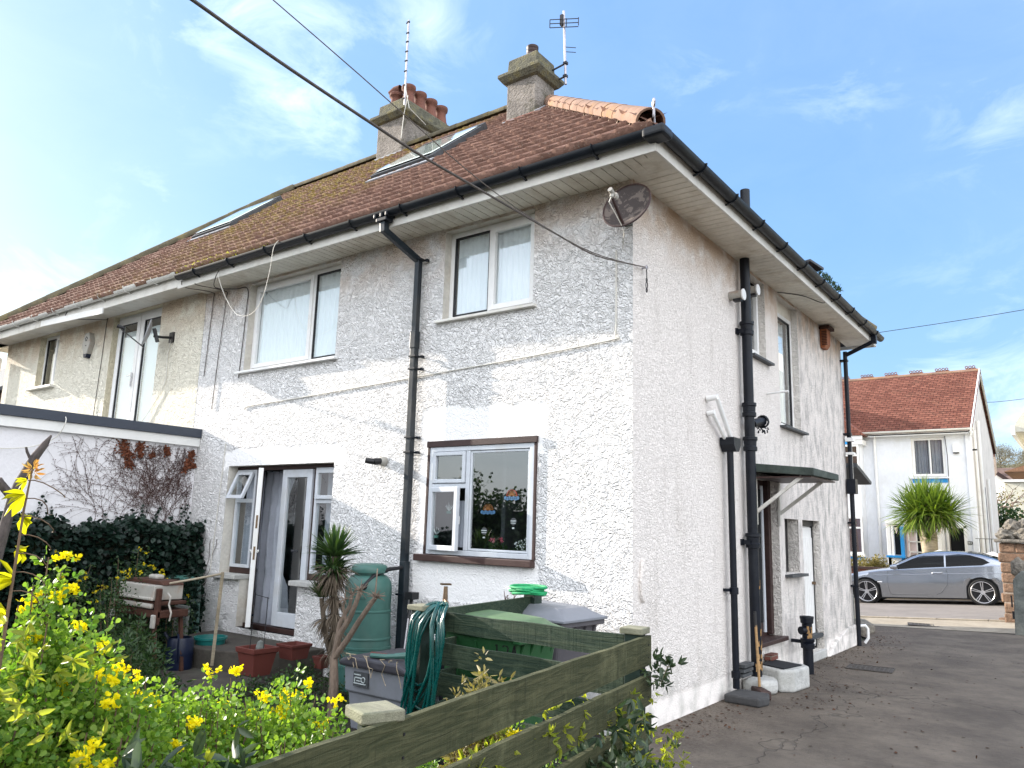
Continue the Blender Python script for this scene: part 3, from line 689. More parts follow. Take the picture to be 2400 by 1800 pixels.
for s in (.105, .195): b.box(-5.115, -5.02, s-.012, s+.012, 1.29, 1.32); b.box(-5.04, -5.02, min(s, .15), max(s, .15), 1.28, 1.32)
rot_pts(b, hinge, R(-35.5)); b.build('handle', 'silver', d2, bevel=.004)
b = MB()
for z in (1.2, 1.58): b.box(-5.0, -4.996, .138, .162, z, z+.16)
rot_pts(b, hinge, R(-35.5)); b.build('lock_plate', 'brass', d2)
cu_ = net(H, 'y', 0, -6.0, -5.12, .36, 2.33, .36, m='netc', amp=.05, per=.16, name='door_curtain', taper=.2)

# side openings
wq = window(H, 'x', 0, 3.06, 3.66, 3.90, 4.86, .09, [(3.12, 3.60, 3.96, 4.80)], sashes=(0,))
b = MB(); b.box(-.10, .075, 3.02, 3.76, 3.845, 3.872); b.build('slate_sill', 'slate', H)
wq = window(H, 'x', 0, 4.17, 5.06, 3.14, 4.76, .09, [(4.23, 5.0, 3.20, 4.70)])
net(wq, 'x', 0, 4.2, 5.03, 3.2, 4.7, .2, per=.12)
b = MB(); b.box(-.12, -.09, 4.17, 5.06, 4.76, 4.93); b.build('head_board', 'soffit', H)
b = MB(); b.box(-.10, .085, 4.12, 5.14, 3.09, 3.118); b.build('slate_sill', 'slate', H)
b = MB(); b.box(-.22, -.17, 3.02, 3.95, .45, 2.37); b.box(-.17, -.10, 3.86, 3.95, .47, 2.37); bd = b.build('side_door', 'brown', H, bevel=.005)
b = MB(); b.box(-.169, -.16, 3.2, 3.74, .62, 2.25); b.build('door_panel', 'dark', bd)
b = MB(); b.box(-.165, -.145, 3.74, 3.80, .5, 2.3); b.build('door_stile', 'upvc_g', bd)
b = MB(); b.box(-.18, .06, 3.0, 4.0, .405, .455); b.build('door_sill', 'brown', bd, bevel=.008)
b = MB(); b.box(-.20, -.15, 4.17, 4.76, 1.2, 1.9); b.box(-.15, -.005, 4.17, 4.195, 1.2, 1.9); b.build('small_window', 'black', H)
b = MB(); b.box(-.16, .095, 4.12, 4.82, 1.155, 1.19); b.build('slate_sill', 'slate', H)
b = MB(); b.box(-.19, -.13, 4.94, 5.78, .12, 1.9); b.box(-.13, -.115, 4.98, 5.74, .15, 1.80); wd = b.build('plank_door', 'upvc', H)
b = MB()
for i in range(9): y = 5.02+i*.085; b.box(-.116, -.108, y, y+.07, .18, 1.66)
b.build('door_boards', 'upvc', wd, bevel=.004)
b = MB(); b.box(-.13, -.10, 5.742, 5.775, .12, 1.84); b.box(-.13, -.09, 4.94, 5.78, 1.82, 1.9); b.build('door_frame', 'black', wd)
b = MB(); b.box(-.11, -.06, 5.66, 5.70, 1.0, 1.04); b.build('knob', 'brass', wd)
b = MB(); b.box(-.14, .03, 4.92, 5.80, 0, .118); b.build('door_step', 'step', H, bevel=.015)
b = MB(); b.prism([(5.85, 0), (7.45, 0), (7.45, .32), (6.9, .30), (6.2, .16), (5.9, .03)], 'x', -.01, .055); b.build('plinth', 'side', H, bevel=.02)

# eaves: soffit boards, fascia, gutters with brackets
b = MB()
x = PX
while x < .43:
    b.box(x, min(x+.102, .44), -.45, (0 if x < 0 else -.45+max(.005, .45-x-.0)), EZ-.006, EZ+.004); x += .112
y = -.0
while y < DY+.43: b.box(0.0, .45, y, min(y+.102, DY+.45), EZ-.006, EZ+.004); y += .112
b.prism([(0, 0), (.45, 0), (.45, -.45)], 'z', EZ-.004, EZ+.003)
b.build('soffit_boards', 'soffit', H)
b = MB(); b.box(PX, .45, -.45, DY+.45, EZ+.006, EZ+.02); b.build('soffit_backing', 'dark', H)
b = MB(); b.box(PX, .47, -.475, -.452, EZ-.055, EZ+.12); b.box(.452, .475, -.452, DY+.475, EZ-.055, EZ+.12); b.box(PX, .452, DY+.452, DY+.475, EZ-.055, EZ+.12); b.build('fascia_board', 'fascia', H, bevel=.004)
def gutter(pa, pb, out_, m, par, name, r=.062, z=EZ+.105):
    """half-round trough from pa to pb; out_ = outward unit normal"""
    b = MB(); n = 9; vs = []; fs = []
    for k, p in enumerate((pa, pb)):
        for rr in (r, r-.006):
            for i in range(n+1):
                a = math.pi*i/n; o_ = -math.cos(a)*rr; zz = -math.sin(a)*rr*1.1
                vs.append((p[0]+out_[0]*(o_+r), p[1]+out_[1]*(o_+r), z+zz))
    m1 = n+1
    for i in range(n):
        fs.append((i, i+1, 2*m1+i+1, 2*m1+i)); fs.append((m1+i, 3*m1+i, 3*m1+i+1, m1+i+1))
    fs += [(0, 2*m1, 3*m1, m1), (n, m1+n, 3*m1+n, 2*m1+n)]
    b.add(vs, fs); return b.build(name, m, par, smooth=True)
def brackets(pa, pb, out_, n, m, par, r=.062, z=EZ+.105, first=.5):
    pa, pb = Vector(pa), Vector(pb)
    for i in range(n):
        p = pa.lerp(pb, (i+first)/n); d = (pb-pa).normalized(); b = MB(); pts = []
        for k in range(11):
            a = math.pi*k/10; pts.append((p.x+out_[0]*(-math.cos(a)*(r+.006)+r), p.y+out_[1]*(-math.cos(a)*(r+.006)+r), z+.008-math.sin(a)*(r+.006)*1.1))
        for k in range(10):
            a, c = Vector(pts[k]), Vector(pts[k+1]); b.bar(a, c, .022, .008, up=d)
        b.bar((p.x+out_[0]*.0, p.y+out_[1]*.0, z-.085), (p.x+out_[0]*.075, p.y+out_[1]*.075, z-.068), .022, .012)
        b.build('gutter_bracket', m, par)
G1 = gutter((-6.97, -.478), (.47, -.478), (0, -1), 'gutter', H, 'gutter')
brackets((-6.9, -.478, 0), (.3, -.478, 0), (0, -1), 9, 'gutter', G1)
G2 = gutter((.478, -.478), (.478, DY+.52), (1, 0), 'gutter', H, 'side_gutter')
brackets((.478, -.1, 0), (.478, DY+.4, 0), (1, 0), 10, 'gutter', G2)
b = MB(); b.box(.40, .612, -.614, -.42, EZ+.02, EZ+.118)
b.build('gutter_corner', 'gutter', H, bevel=.03, seg=3)
b = MB()
for x in (-2.90, -2.80, -2.72): b.box(x, x+.035, -.606, -.475, EZ+.03, EZ+.085)
b.box(-2.86, -2.70, -.60, -.49, EZ-.02, EZ+.03); b.build('gutter_union', 'gutter', G1, bevel=.01)

# rear downpipe: square section with swan neck
b = MB(); b.bar((-2.78, -.545, 5.0), (-2.77, -.545, 4.83), .075); b.bar((-2.77, -.548, 4.86), (-2.67, -.10, 4.63), .07, .07); b.bar((-2.665, -.092, 4.66), (-2.66, -.092, 3.75), .066)
b.bar((-2.66, -.092, 3.78), (-2.635, -.092, .35), .072)
b.bar((-2.66, -.092, 3.80), (-2.66, -.092, 3.60), .082); b.bar((-2.635, -.092, 1.30), (-2.63, -.092, .0), .082)
dp = b.build('downpipe', 'gpipe', H, bevel=.008)
for z in (4.62, 3.50, 3.36, 2.60, 2.44, .95):
    b = MB(); b.box(-2.705, -2.60, -.138, -.045, z, z+.02); b.box(-2.60, -2.585, -.06, -.0, z, z+.016); b.box(-2.60, -2.565, -.06, -.02, z-.004, z+.024); b.build('pipe_clip', 'gutter', dp, bevel=.003)
# side pipes
b = MB(); b.tube([(.10, 2.67, 4.96), (.10, 2.69, 3.0), (.10, 2.71, .14)], .058, 16)
for z in (4.1, 3.12, 2.72, 1.62): b.lathe([(.058, z-.09), (.078, z-.085), (.08, z-.04), (.070, z-.03), (.074, z+.03), (.084, z+.04), (.084, z+.075), (.058, z+.08)], (.10, 2.68+.03*(4.9-z)/4.8, 0), 16)
sp = b.build('soil_pipe', 'pipe', H, smooth=True)
for z in (4.06, 1.60):
    b = MB(); b.box(.005, .10, 2.60, 2.62, z-.03, z+.02); b.box(.0, .02, 2.57, 2.65, z-.04, z+.03); b.build('pipe_bracket', 'pipe', sp)
b = MB(); b.tube([(.10, 2.78, 2.96), (.12, 2.93, 3.0), (.13, 3.05, 3.02)], [.05, .052, .055], 14); b.lathe([(.07, 0), (.082, .02), (.07, .07), (.04, .09)], (0, 0, 0), 14)
for i in range(len(b.v)-56, len(b.v)):
    x, y, z = b.v[i]; b.v[i] = (.13+x, 3.03+z, 3.02+y)
for i in range(26):
    a = random.uniform(0, 6.28); rr = random.uniform(.06, .10); p = (.13+rr*math.cos(a), 3.03+random.uniform(-.01, .07), 3.02+rr*math.sin(a)-.02); b.bar(p, (p[0]+random.uniform(-.02, .02), p[1]+random.uniform(-.02, .05), p[2]-random.uniform(.0, .05)), .014, .01)
b.build('soil_branch', 'pipe', sp)
b = MB()
for (y, z, n_) in ((2.74, .33, 26), (2.73, .5, 9), (2.70, 1.12, 3)):
    for i in range(n_):
        a = random.uniform(-1.3, .9); zz = z+random.uniform(-.14, .16)*(1 if n_ > 5 else .3); s = random.uniform(.008, .020)
        b.obox((.10+.0595*math.cos(a), 2.71+.0595*math.sin(a), zz), (.0012*math.cos(a), .0012*math.sin(a), 0), (-s*math.sin(a), s*math.cos(a), 0), (0, s*.3, s*1.6))
b.build('peeled_paint', 'peel', sp)
b = MB(); b.tube([(.085, 2.10, 2.60), (.085, 2.12, 1.3), (.085, 2.13, .10)], .036, 14); b.prism([(2.00, 2.72), (2.20, 2.72), (2.20, 2.64), (2.145, 2.57), (2.06, 2.57), (2.00, 2.64)], 'x', .01, .17)
for z in (1.1, .25): b.lathe([(.036, z-.05), (.047, z-.045), (.047, z+.02), (.036, z+.025)], (.085, 2.125, 0), 14)
b.box(.0, .06, 2.03, 2.10, 1.08, 1.11)
b.build('waste_pipe', 'pipe', H, smooth=True)
b = MB(); b.tube([(.01, 1.66, 3.10), (.13, 1.66, 3.11)], .032, 12); b.tube([(.12, 1.665, 3.10), (.11, 2.06, 2.72)], .024, 12); b.tube([(.01, 1.67, 2.94), (.09, 1.67, 2.95)], .028, 12); b.tube([(.07, 1.68, 2.93), (.06, 2.03, 2.70)], .020, 12)
b.build('white_waste_arms', 'upvc', H, smooth=True)
b = MB(); b.tube([(.01, 3.62, 3.46), (.28, 3.62, 3.47)], .014, 10); b.build('overflow_pipe', 'upvc', H)
b = MB(); b.bar((.535, DY+.0, EZ+.06), (.535, DY+.0, EZ-.10), .08); b.tube([(.53, DY, EZ-.06), (.09, DY-.04, EZ-.26)], .034, 10); b.tube([(.08, DY-.04, EZ-.2), (.08, DY-.05, 2.55)], .034, 10); b.tube([(.08, DY-.05, 2.5), (.08, DY-.07, -.0)], .036, 10); b.box(.02, .16, DY-.13, DY+.03, 2.38, 2.62)
fd = b.build('corner_downpipe', 'pipe', H, smooth=True)
for z in (4.6, 3.35, 1.9, .9):
    b = MB(); b.box(0, .12, DY-.1, DY-.0, z, z+.03); b.build('pipe_clip', 'pipe', fd)
b = MB(); b.box(.05, .10, DY-.02, DY+.03, 2.62, 3.32); b.box(.03, .15, DY-.12, DY+.04, 3.24, 3.30); b.box(.03, .15, DY-.12, DY+.04, 3.02, 3.06); b.build('white_duct', 'upvc', fd)
b = MB(); b.tube([(.10, 2.75, RS*.35+5.0), (.10, 2.75, 5.88)], .058, 14); b.build('vent_pipe', 'gutter', H, smooth=True)
b = MB(); b.tube([(.10, DY-.05, .30), (.17, DY+.0, .31), (.20, DY+.02, .26), (.20, DY+.02, .12), (.15, DY+.0, .04)], .022, 10); b.build('white_drain_bend', 'upvc', H, smooth=True)
# canopy over the side door
b = MB()
V_ = [(0, 2.98, 2.52), (0, 4.08, 2.52), (.72, 4.08, 2.45), (.72, 2.98, 2.45), (0, 2.98, 2.42), (0, 4.08, 2.42), (.72, 4.08, 2.37), (.72, 2.98, 2.36)]
b.add(V_, [(0, 1, 2, 3), (4, 7, 6, 5), (0, 3, 7, 4), (3, 2, 6, 7), (2, 1, 5, 6), (0, 4, 5, 1)])
M_['canopy'] = pm('weathered_canopy', (.045, .06, .052), .85, .4, 6, .8, 30, dirt=(.13, .15, .13), damt=.5)
cp = b.build('canopy', 'canopy', H, bevel=.01)
b = MB(); b.box(.02, .68, 3.02, 4.05, 2.345, 2.362); b.build('canopy_lining', 'sillbrown', cp)
for y in (3.08, 3.94):
    b = MB(); b.box(.002, .03, y-.02, y+.02, 1.80, 2.36); b.bar((.02, y, 1.95), (.56, y, 2.36), .035, .04); b.build('canopy_bracket', 'fascia', cp, bevel=.003)
b = MB(); b.prism([(7.62, 2.90), (7.62, 2.83), (8.6, 2.60), (8.65, 2.65)], 'x', -.9, .14); b.build('porch_roof', 'slate', H)
# old scar, hook rail and door reveal repairs on the side wall
b = MB()
n_ = 14; prof = [(math.cos(2*math.pi*i/n_)*.055, math.sin(2*math.pi*i/n_)*.19) for i in range(n_)]
b.prism([(.17+p[0]*(1+.15*random.uniform(-1, 1)), 1.26+p[1]) for p in prof], 'x', -.01, .03); b.build('filled_vent', 'side', H, bevel=.02)

# roof: courses of profiled tiles, hipped at the outer ends, shared ridge
def roof_rear(x0f, x1f, par, name, y0=-.55, z0=5.12, yr=RY, sgn=1, m='tile'):
    """tiles on the slope facing -y (sgn=1) or +y; x0f/x1f give the course ends as functions of run s"""
    V = []; F = []; run = yr-(-.55); n = 18; g_ = run/n
    for i in range(n):
        sa, sb = i*g_, (i+1)*g_+.02
        a, c = x0f(sa), x1f(sa); a2, c2 = x0f(sb), x1f(sb)
        if c-a < .1: continue
        k = max(2, int((c-a)/.0275)); st = len(V)
        for j in range(k+1):
            t = j/k; x = a+(c-a)*t; xt = a2+(c2-a2)*t
            ph = (x+.09*(i % 2))/.165; pr = .026*max(0, math.cos(2*math.pi*ph))**1.5
            tid = math.floor(ph/2+.5); rr = random.Random(tid*131+i*17+int(100*yr)); jit = rr.uniform(-.004, .006); drop = rr.uniform(-.006, .008)
            def pt(xx, s, h):
                y = -.55+s-h*.65; z = 5.12+RS*s+h*.75
                return (xx, y if sgn > 0 else 2*RY-y, z)
            V += [pt(x, sa-.03+drop, -.010), pt(x, sa-.03+drop, .050+pr*.6+jit), pt(x, sb, -.004+pr*.45)]
        for j in range(k):
            q = st+j*3; F += [(q, q+3, q+4, q+1), (q+1, q+4, q+5, q+2)]
    o = npmesh(name, V, F, m, par); return o
xr0 = .50
roof = roof_rear(lambda s: PX, lambda s: xr0-s, H, 'roof')
b = MB(); e = 5.10
b.quad((PX, -.5, e), (.48, -.5, e), (.48-(RY+.5), RY, RZ-.04), (PX, RY, RZ-.04)); b.quad((.48, -.5, e), (.48, DY+.5, e), (.48-(RY+.5), RY, RZ-.04))
b.quad((PX, RY, RZ-.04), (.48-(RY+.5), RY, RZ-.04), (.48, DY+.5, e), (PX, DY+.5, e)); b.build('roof_base', 'tile', H)
# side slope courses
V = []; F = []; n = 18; run = RY+.55; g_ = run/n
for i in range(n):
    sa, sb = i*g_, (i+1)*g_+.02; y0, y1 = -.55+sa, DY+.55-sa; k = max(2, int((y1-y0)/.055)); st = len(V)
    for j in range(k+1):
        y = y0+(y1-y0)*j/k; pr = .026*max(0, math.cos(2*math.pi*y/.165))
        for s_, h in ((sa-.012, -.01), (sa-.012, .03+pr), (sb, .004+pr*.8)): V.append((.50-s_+h*.65, y, 5.085+RS*s_+h*.75))
    for j in range(k): q = st+j*3; F += [(q, q+1, q+4, q+3), (q+1, q+2, q+5, q+4)]
npmesh('side_roof', V, F, 'tile', H)
def capline(pa, pb, m, par, name, r=.125, seg=.36, r_end=None, n=12):
    pa, pb = Vector(pa), Vector(pb); L_ = (pb-pa).length; k = max(1, round(L_/seg)); d = (pb-pa)/k; dn = d.normalized()
    side = dn.cross(Vector((0, 0, 1))).normalized(); up = side.cross(dn)
    b = MB()
    for i in range(k):
        p0, p1 = pa+d*i, pa+d*(i+1)*1.0; j = random.uniform(-.006, .006); ra, rb = r+.004+j*.5, r-.001+j*.5
        p1 = p1+dn*.02; vs = []; fs = []
        for p, rr in ((p0, ra), (p1, rb)):
            for h in (rr, rr-.02):
                for q in range(n+1):
                    a = math.pi*(-.08+1.16*q/n); vs.append(p+side*math.cos(a)*h+up*math.sin(a)*h*.9)
        m1 = n+1
        for q in range(n): fs += [(q, q+1, 2*m1+q+1, 2*m1+q), (m1+q, 3*m1+q, 3*m1+q+1, m1+q+1), (q, m1+q, m1+q+1, q+1), (2*m1+q, 2*m1+q+1, 3*m1+q+1, 3*m1+q)]
        b.add(vs, fs)
    return b.build(name, m, par, smooth=True)
hx, hy = .50, -.55
capline((.42, -.47, 5.20), (.50-(RY+.55), RY, RZ+.03), 'hip', H, 'hip_tiles', .13, .46)
capline((.42, DY+.47, 5.20), (.50-(RY+.55), RY, RZ+.03), 'ridge', H, 'hip_tiles', .12)
capline((.50-(RY+.55)+.1, RY, RZ+.04), (PX, RY, RZ+.04), 'ridge', H, 'ridge_tiles', .11)
b = MB(); k = 60
for i in range(k):   # ragged mortar bed under the hip tiles, on the garden side
    t = i/k; p = Vector((.38, -.43, 5.20)).lerp(Vector((.50-(RY+.55), RY, RZ-.01)), t); s = random.uniform(.03, .055)
    b.obox(p+Vector((-.085, -.085, -.055)), (.035, -.035, .030), (-.022, .022, .0), (s*.25, s*.25, s*.55))
b.build('hip_mortar', 'mortar', H, bevel=.008)
b = MB(); pts = [(.47, -.50, 5.14), (.48, -.53, 5.22), (.485, -.54, 5.30)]
for k in range(11): a = -1.57+k*.6; pts.append((.485-.02*math.cos(a)*1.0-.0, -.54+.03*math.cos(a), 5.325+.035*math.sin(a)))
b.tube(pts, .012, 6); b.build('hip_iron', 'metal', H)

# roof window on the white house
def roof_window(x0, x1, y0, y1, par):
    def P(x, y, h): return Vector((x, y-h*.65, 5.12+RS*(y+.55)+h*.75))
    b = MB(); hh = .09
    def rbar(xa, ya, xb, yb, w_, h): 
        b.bar(P(xa, ya, h/2+.02), P(xb, yb, h/2+.02), w_, h, up=(0, -.65, .75))
    for (xa, ya, xb, yb) in ((x0, y0, x0, y1), (x1, y0, x1, y1)): rbar(xa, ya, xb, yb, .09, hh)
    rbar(x0-.05, y0, x1+.05, y0, .10, hh-.01); rbar(x0-.05, y1, x1+.05, y1, .11, hh+.02)
    o = b.build('roof_window', 'slate', par, bevel=.008)
    g = MB(); g.quad(P(x0+.02, y0+.02, .135), P(x1-.02, y0+.02, .135), P(x1-.02, y1-.06, .135), P(x0+.02, y1-.06, .135)); g.build('pane', 'uglass', o)
    g = MB(); g.quad(P(x0+.02, y0+.02, .122), P(x1-.02, y0+.02, .122), P(x1-.02, y1-.06, .122), P(x0+.02, y1-.06, .122)); g.build('pale_sheet', 'pale_sheet', o)
    g = MB(); g.bar(P(x0-.06, y0-.10, .05), P(x1+.06, y0-.10, .05), .13, .02, up=(0, -.65, .75)); g.build('flashing_apron', 'lead', o)
roof_window(-5.12, -3.92, 1.42, 2.50, H)

# chimneys
def chimney(x0, x1, y0, y1, zb, zc, zt, par, name, ov=.12):
    b = MB(); b.box(x0, x1, y0, y1, zb, zc+.02); st = b.build(name, 'stack', par, bevel=.02)
    import bmesh
    b = MB(); pr = [(0, zc-.05), (.05, zc-.03), (ov, zc+.05), (ov, zc+.10), (.02, zc+.16), (0, zc+.17), (-.01, zt-.04), (-.05, zt)]
    vs = []; fs = []
    for (o, z) in pr: vs += [(x0-o, y0-o, z), (x1+o, y0-o, z), (x1+o, y1+o, z), (x0-o, y1+o, z)]
    for i in range(len(pr)-1):
        for k in range(4): a = i*4+k; c = i*4+(k+1) % 4; fs.append((a, c, c+4, a+4))
    e = (len(pr)-1)*4; fs.append((e, e+1, e+2, e+3)); b.add(vs, fs); b.build('chimney_head', 'stackcap', st, bevel=.008)
    return st
c1 = chimney(-7.50, -6.80, 3.50, 5.0, 8.3, 9.46, 9.86, H, 'chimney')
b = MB(); b.box(-7.52, -6.78, 3.48, 5.0, 8.4, 8.70); b.build('flashing', 'lead', c1)
potp = [(.15, 0), (.15, .05), (.125, .12), (.105, .26), (.11, .32), (.14, .35), (.145, .40), (.14, .43), (.11, .44), (.10, .36)]
def pot(x, y, z, par, prof, m='clay', n=18):
    b = MB(); b.lathe(prof, (x, y, z), n); return b.build('chimney_pot', m, par, smooth=True)
for y in (3.80, 4.12, 4.44, 4.76): pot(-7.0, y, 9.82, c1, potp)
pt = pot(-7.32, 3.78, 9.82, c1, [(.15, 0), (.12, .07), (.10, .22), (.11, .27), (.14, .30), (.14, .35), (.11, .38)])
b = MB(); b.tube([(-7.46, 3.76, 10.20), (-7.34, 3.78, 10.26), (-7.22, 3.8, 10.27)], [.09, .10, .095], 12, caps=False); b.build('chimney_pot_hood', 'clay', c1, smooth=True)
b = MB(); b.prism([(5.0, 9.3), (5.5, 8.75), (5.0, 8.6), ], 'x', -7.5, -6.8); b.build('chimney_shoulder', 'stack', c1, bevel=.03)
c2 = chimney(-3.48, -2.93, 2.47, 2.97, 7.3, 8.44, 8.84, H, 'chimney', .11)
b = MB(); b.box(-3.492, -2.918, 2.458, 2.982, 7.5, 7.80); b.build('red_fillet', 'redrender', c2, bevel=.02)
b = MB(); b.bar((-3.50, 2.43, 7.72), (-2.90, 2.43, 7.70), .07, .05); b.bar((-2.89, 2.44, 7.76), (-2.89, 2.99, 8.20), .07, .05); b.build('flashing', 'lead', c2, bevel=.01)
pot(-3.18, 2.70, 8.80, c2, [(.085, 0), (.085, .10), (.095, .11), (.095, .14), (.085, .15), (.095, .17), (.095, .20), (.085, .21), (.095, .23), (.095, .26), (.08, .27), (.06, .2)], 'brown')
# moss along the gutter and roof edge
P = []; 
for i in range(2600):
    t = random.random()**.7; x = -7.3+2.5*t; P.append((x, -.52-random.uniform(0, .06), 5.10+random.uniform(0, .05+.04*random.random())*(1-abs(t-.35)*.8)))
P = np.array(P); o = leaves('gutter_moss', P, rng.normal(size=(len(P), 3)), rng.uniform(.015, .035, len(P)), 'round', leaf_mat('moss_leaf', (.30, .28, .05), (.42, .38, .09), .3), H)
P = [(.60+random.uniform(-.03, .03), 4.1+random.random()*1.0, 5.10+random.uniform(0, .05)) for i in range(260)]
leaves('gutter_moss', P, rng.normal(size=(len(P), 3))+np.array([0, 0, .6]), rng.uniform(.02, .06, len(P)), 'long', 'shrub', H)
b = MB(); b.bar((.52, 3.8, 5.2), (.60, 4.12, 5.16), .10, .03); b.build('slipped_tile', 'slate', H)
# ------------------------------------------------------------ the cream house (other half), with its flat-roofed extension
CH = thing('semi_detached_house', 'cream half of the pair with white gutter and low flat-roofed extension', 'house', (-10.6, 0, 0))
X0 = -14.15; CZ = 5.02
hC = [(-12.66, -11.86, 4.0, 5.0, .12), (-9.86, -8.32, 2.98, 5.0, .14)]
wall('y', -.002, X0, PX, -.1, 5.06, hC).build('rear_wall', 'cream', CH)
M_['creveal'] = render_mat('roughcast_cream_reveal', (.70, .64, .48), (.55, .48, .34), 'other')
for h in hC: reveals('y', -.002, [h], .12).build('window_reveal', 'creveal', CH)
b = MB(); b.quad((X0, 0, -.1), (X0, DY, -.1), (X0, DY, 5.06), (X0, 0, 5.06)); b.quad((X0, DY, -.1), (PX, DY, -.1), (PX, DY, 5.06), (X0, DY, 5.06)); b.build('outer_walls', 'cream', CH)
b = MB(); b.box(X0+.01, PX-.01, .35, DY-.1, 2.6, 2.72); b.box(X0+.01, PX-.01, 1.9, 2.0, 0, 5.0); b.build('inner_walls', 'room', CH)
wq = window(CH, 'y', 0, -12.66, -11.86, 4.0, 5.0, .10, [(-12.60, -12.22, 4.06, 4.94), (-12.17, -11.92, 4.06, 4.94)], sashes=(1,))
b = MB(); b.box(-12.42, -11.88, .17, .175, 4.02, 4.80); b.build('pale_sheet', 'net', wq)  # pale sheet added behind the panes, standing in for reflected sky
b = MB(); b.box(-12.86, -11.80, -.09, .08, 3.955, 3.998); b.build('sill', 'fascia', CH, bevel=.008)
b = MB(); frame(b, 'y', 0, -9.86, -8.32, 2.98, 5.0, .05, .10, .17); fd_ = b.build('door_frame', 'upvc', CH)
for (a, c) in ((-9.81, -9.10), (-9.08, -8.37)):
    b = MB(); frame(b, 'y', 0, a, c, 3.03, 4.95, .10, .075, .14); dl = b.build('glass_door', 'upvc', CH, bevel=.006)
    f = MB(); frame(f, 'y', 0, a+.095, c-.095, 3.125, 4.855, .014, .09, .12); f.build('bead', 'black', dl)
    pane('y', 0, a+.11, c-.11, 3.14, 4.84, .105, dl)
    b = MB(); b.box(a+.08, c-.08, .165, .17, 3.1, 4.74); b.build('pale_sheet', 'net', dl)  # white sheet behind the glass imitates its pale sky reflection
b = MB(); b.box(-9.155, -9.135, .03, .06, 3.75, 3.98); b.box(-9.26, -9.13, .02, .04, 3.92, 3.94); b.build('handle', 'silver', CH)
b = MB(); b.box(X0-.4, PX, -.45, 0, CZ-.006, CZ+.004); b.box(X0-.45, X0, -.45, DY+.4, CZ-.006, CZ+.004); b.build('soffit', 'fascia', CH)
b = MB(); b.box(X0-.47, PX, -.475, -.452, CZ-.08, CZ+.12); b.build('fascia_board', 'fascia', CH, bevel=.004)
b = MB(); b.bar((-11.5, -.48, CZ-.03), (-9.2, -.50, CZ-.12), .02, .10); b.build('loose_trim', 'upvc', CH)
b = MB(); b.box(X0-.48, X0-.44, -.5, DY, CZ-.08, CZ+.12); b.build('barge_board', 'fascia', CH)
G3 = gutter((X0-.5, -.478), (-6.98, -.478), (0, -1), 'wgutter', CH, 'gutter', z=CZ+.12)
brackets((X0-.3, -.478, 0), (-7.2, -.478, 0), (0, -1), 9, 'wgutter', G3, z=CZ+.12)
b = MB(); b.tube([(X0-.1, -.5, CZ), (X0-.12, -.08, CZ-.3), (X0-.12, -.08, .1)], .036, 10); b.build('downpipe', 'wgutter', CH, smooth=True)
roof_rear(lambda s: X0-.5+s, lambda s: PX, CH, 'roof')
b = MB(); e = 5.10; xl = X0-.48
b.quad((PX, -.5, e), (xl, -.5, e), (xl+RY+.5, RY, RZ-.04), (PX, RY, RZ-.04)); b.quad((xl, -.5, e), (xl, DY+.5, e), (xl+RY+.5, RY, RZ-.04))
b.quad((PX, RY, RZ-.04), (xl+RY+.5, RY, RZ-.04), (xl, DY+.5, e), (PX, DY+.5, e)); b.build('roof_base', 'tile', CH)
capline((xl+.08, -.47, 5.20), (X0-.5+RY+.55, RY, RZ+.03), 'ridge', CH, 'hip_tiles', .14, .5)
capline((X0-.5+RY+.55-.1, RY, RZ+.04), (PX, RY, RZ+.04), 'ridge', CH, 'ridge_tiles', .11)
roof_window(-10.55, -9.35, 1.72, 2.72, CH)
# extension
EX = -6.92
b = MB(); b.quad((EX, -.002, -.1), (EX, -3.4, -.1), (EX, -3.4, 2.70), (EX, -.002, 2.70)); b.quad((EX, -3.4, -.1), (X0, -3.4, -.1), (X0, -3.4, 2.7), (EX, -3.4, 2.7)); b.build('extension_wall', 'smooth', CH)
b = MB(); b.box(X0, EX+.06, -3.5, -.004, 2.80, 2.90); b.build('extension_roof', 'slate', CH, bevel=.01)
b = MB(); b.box(EX+.03, EX+.085, -3.5, -.003, 2.80, 2.925); b.build('roof_edge_trim', pm('grey_edge_trim', (.045, .055, .075), .5, .1, 3), CH, bevel=.006)
b = MB(); b.box(EX+.002, EX+.055, -3.5, -.003, 2.675, 2.80); b.build('fascia_board', 'farwhite', CH, bevel=.004)

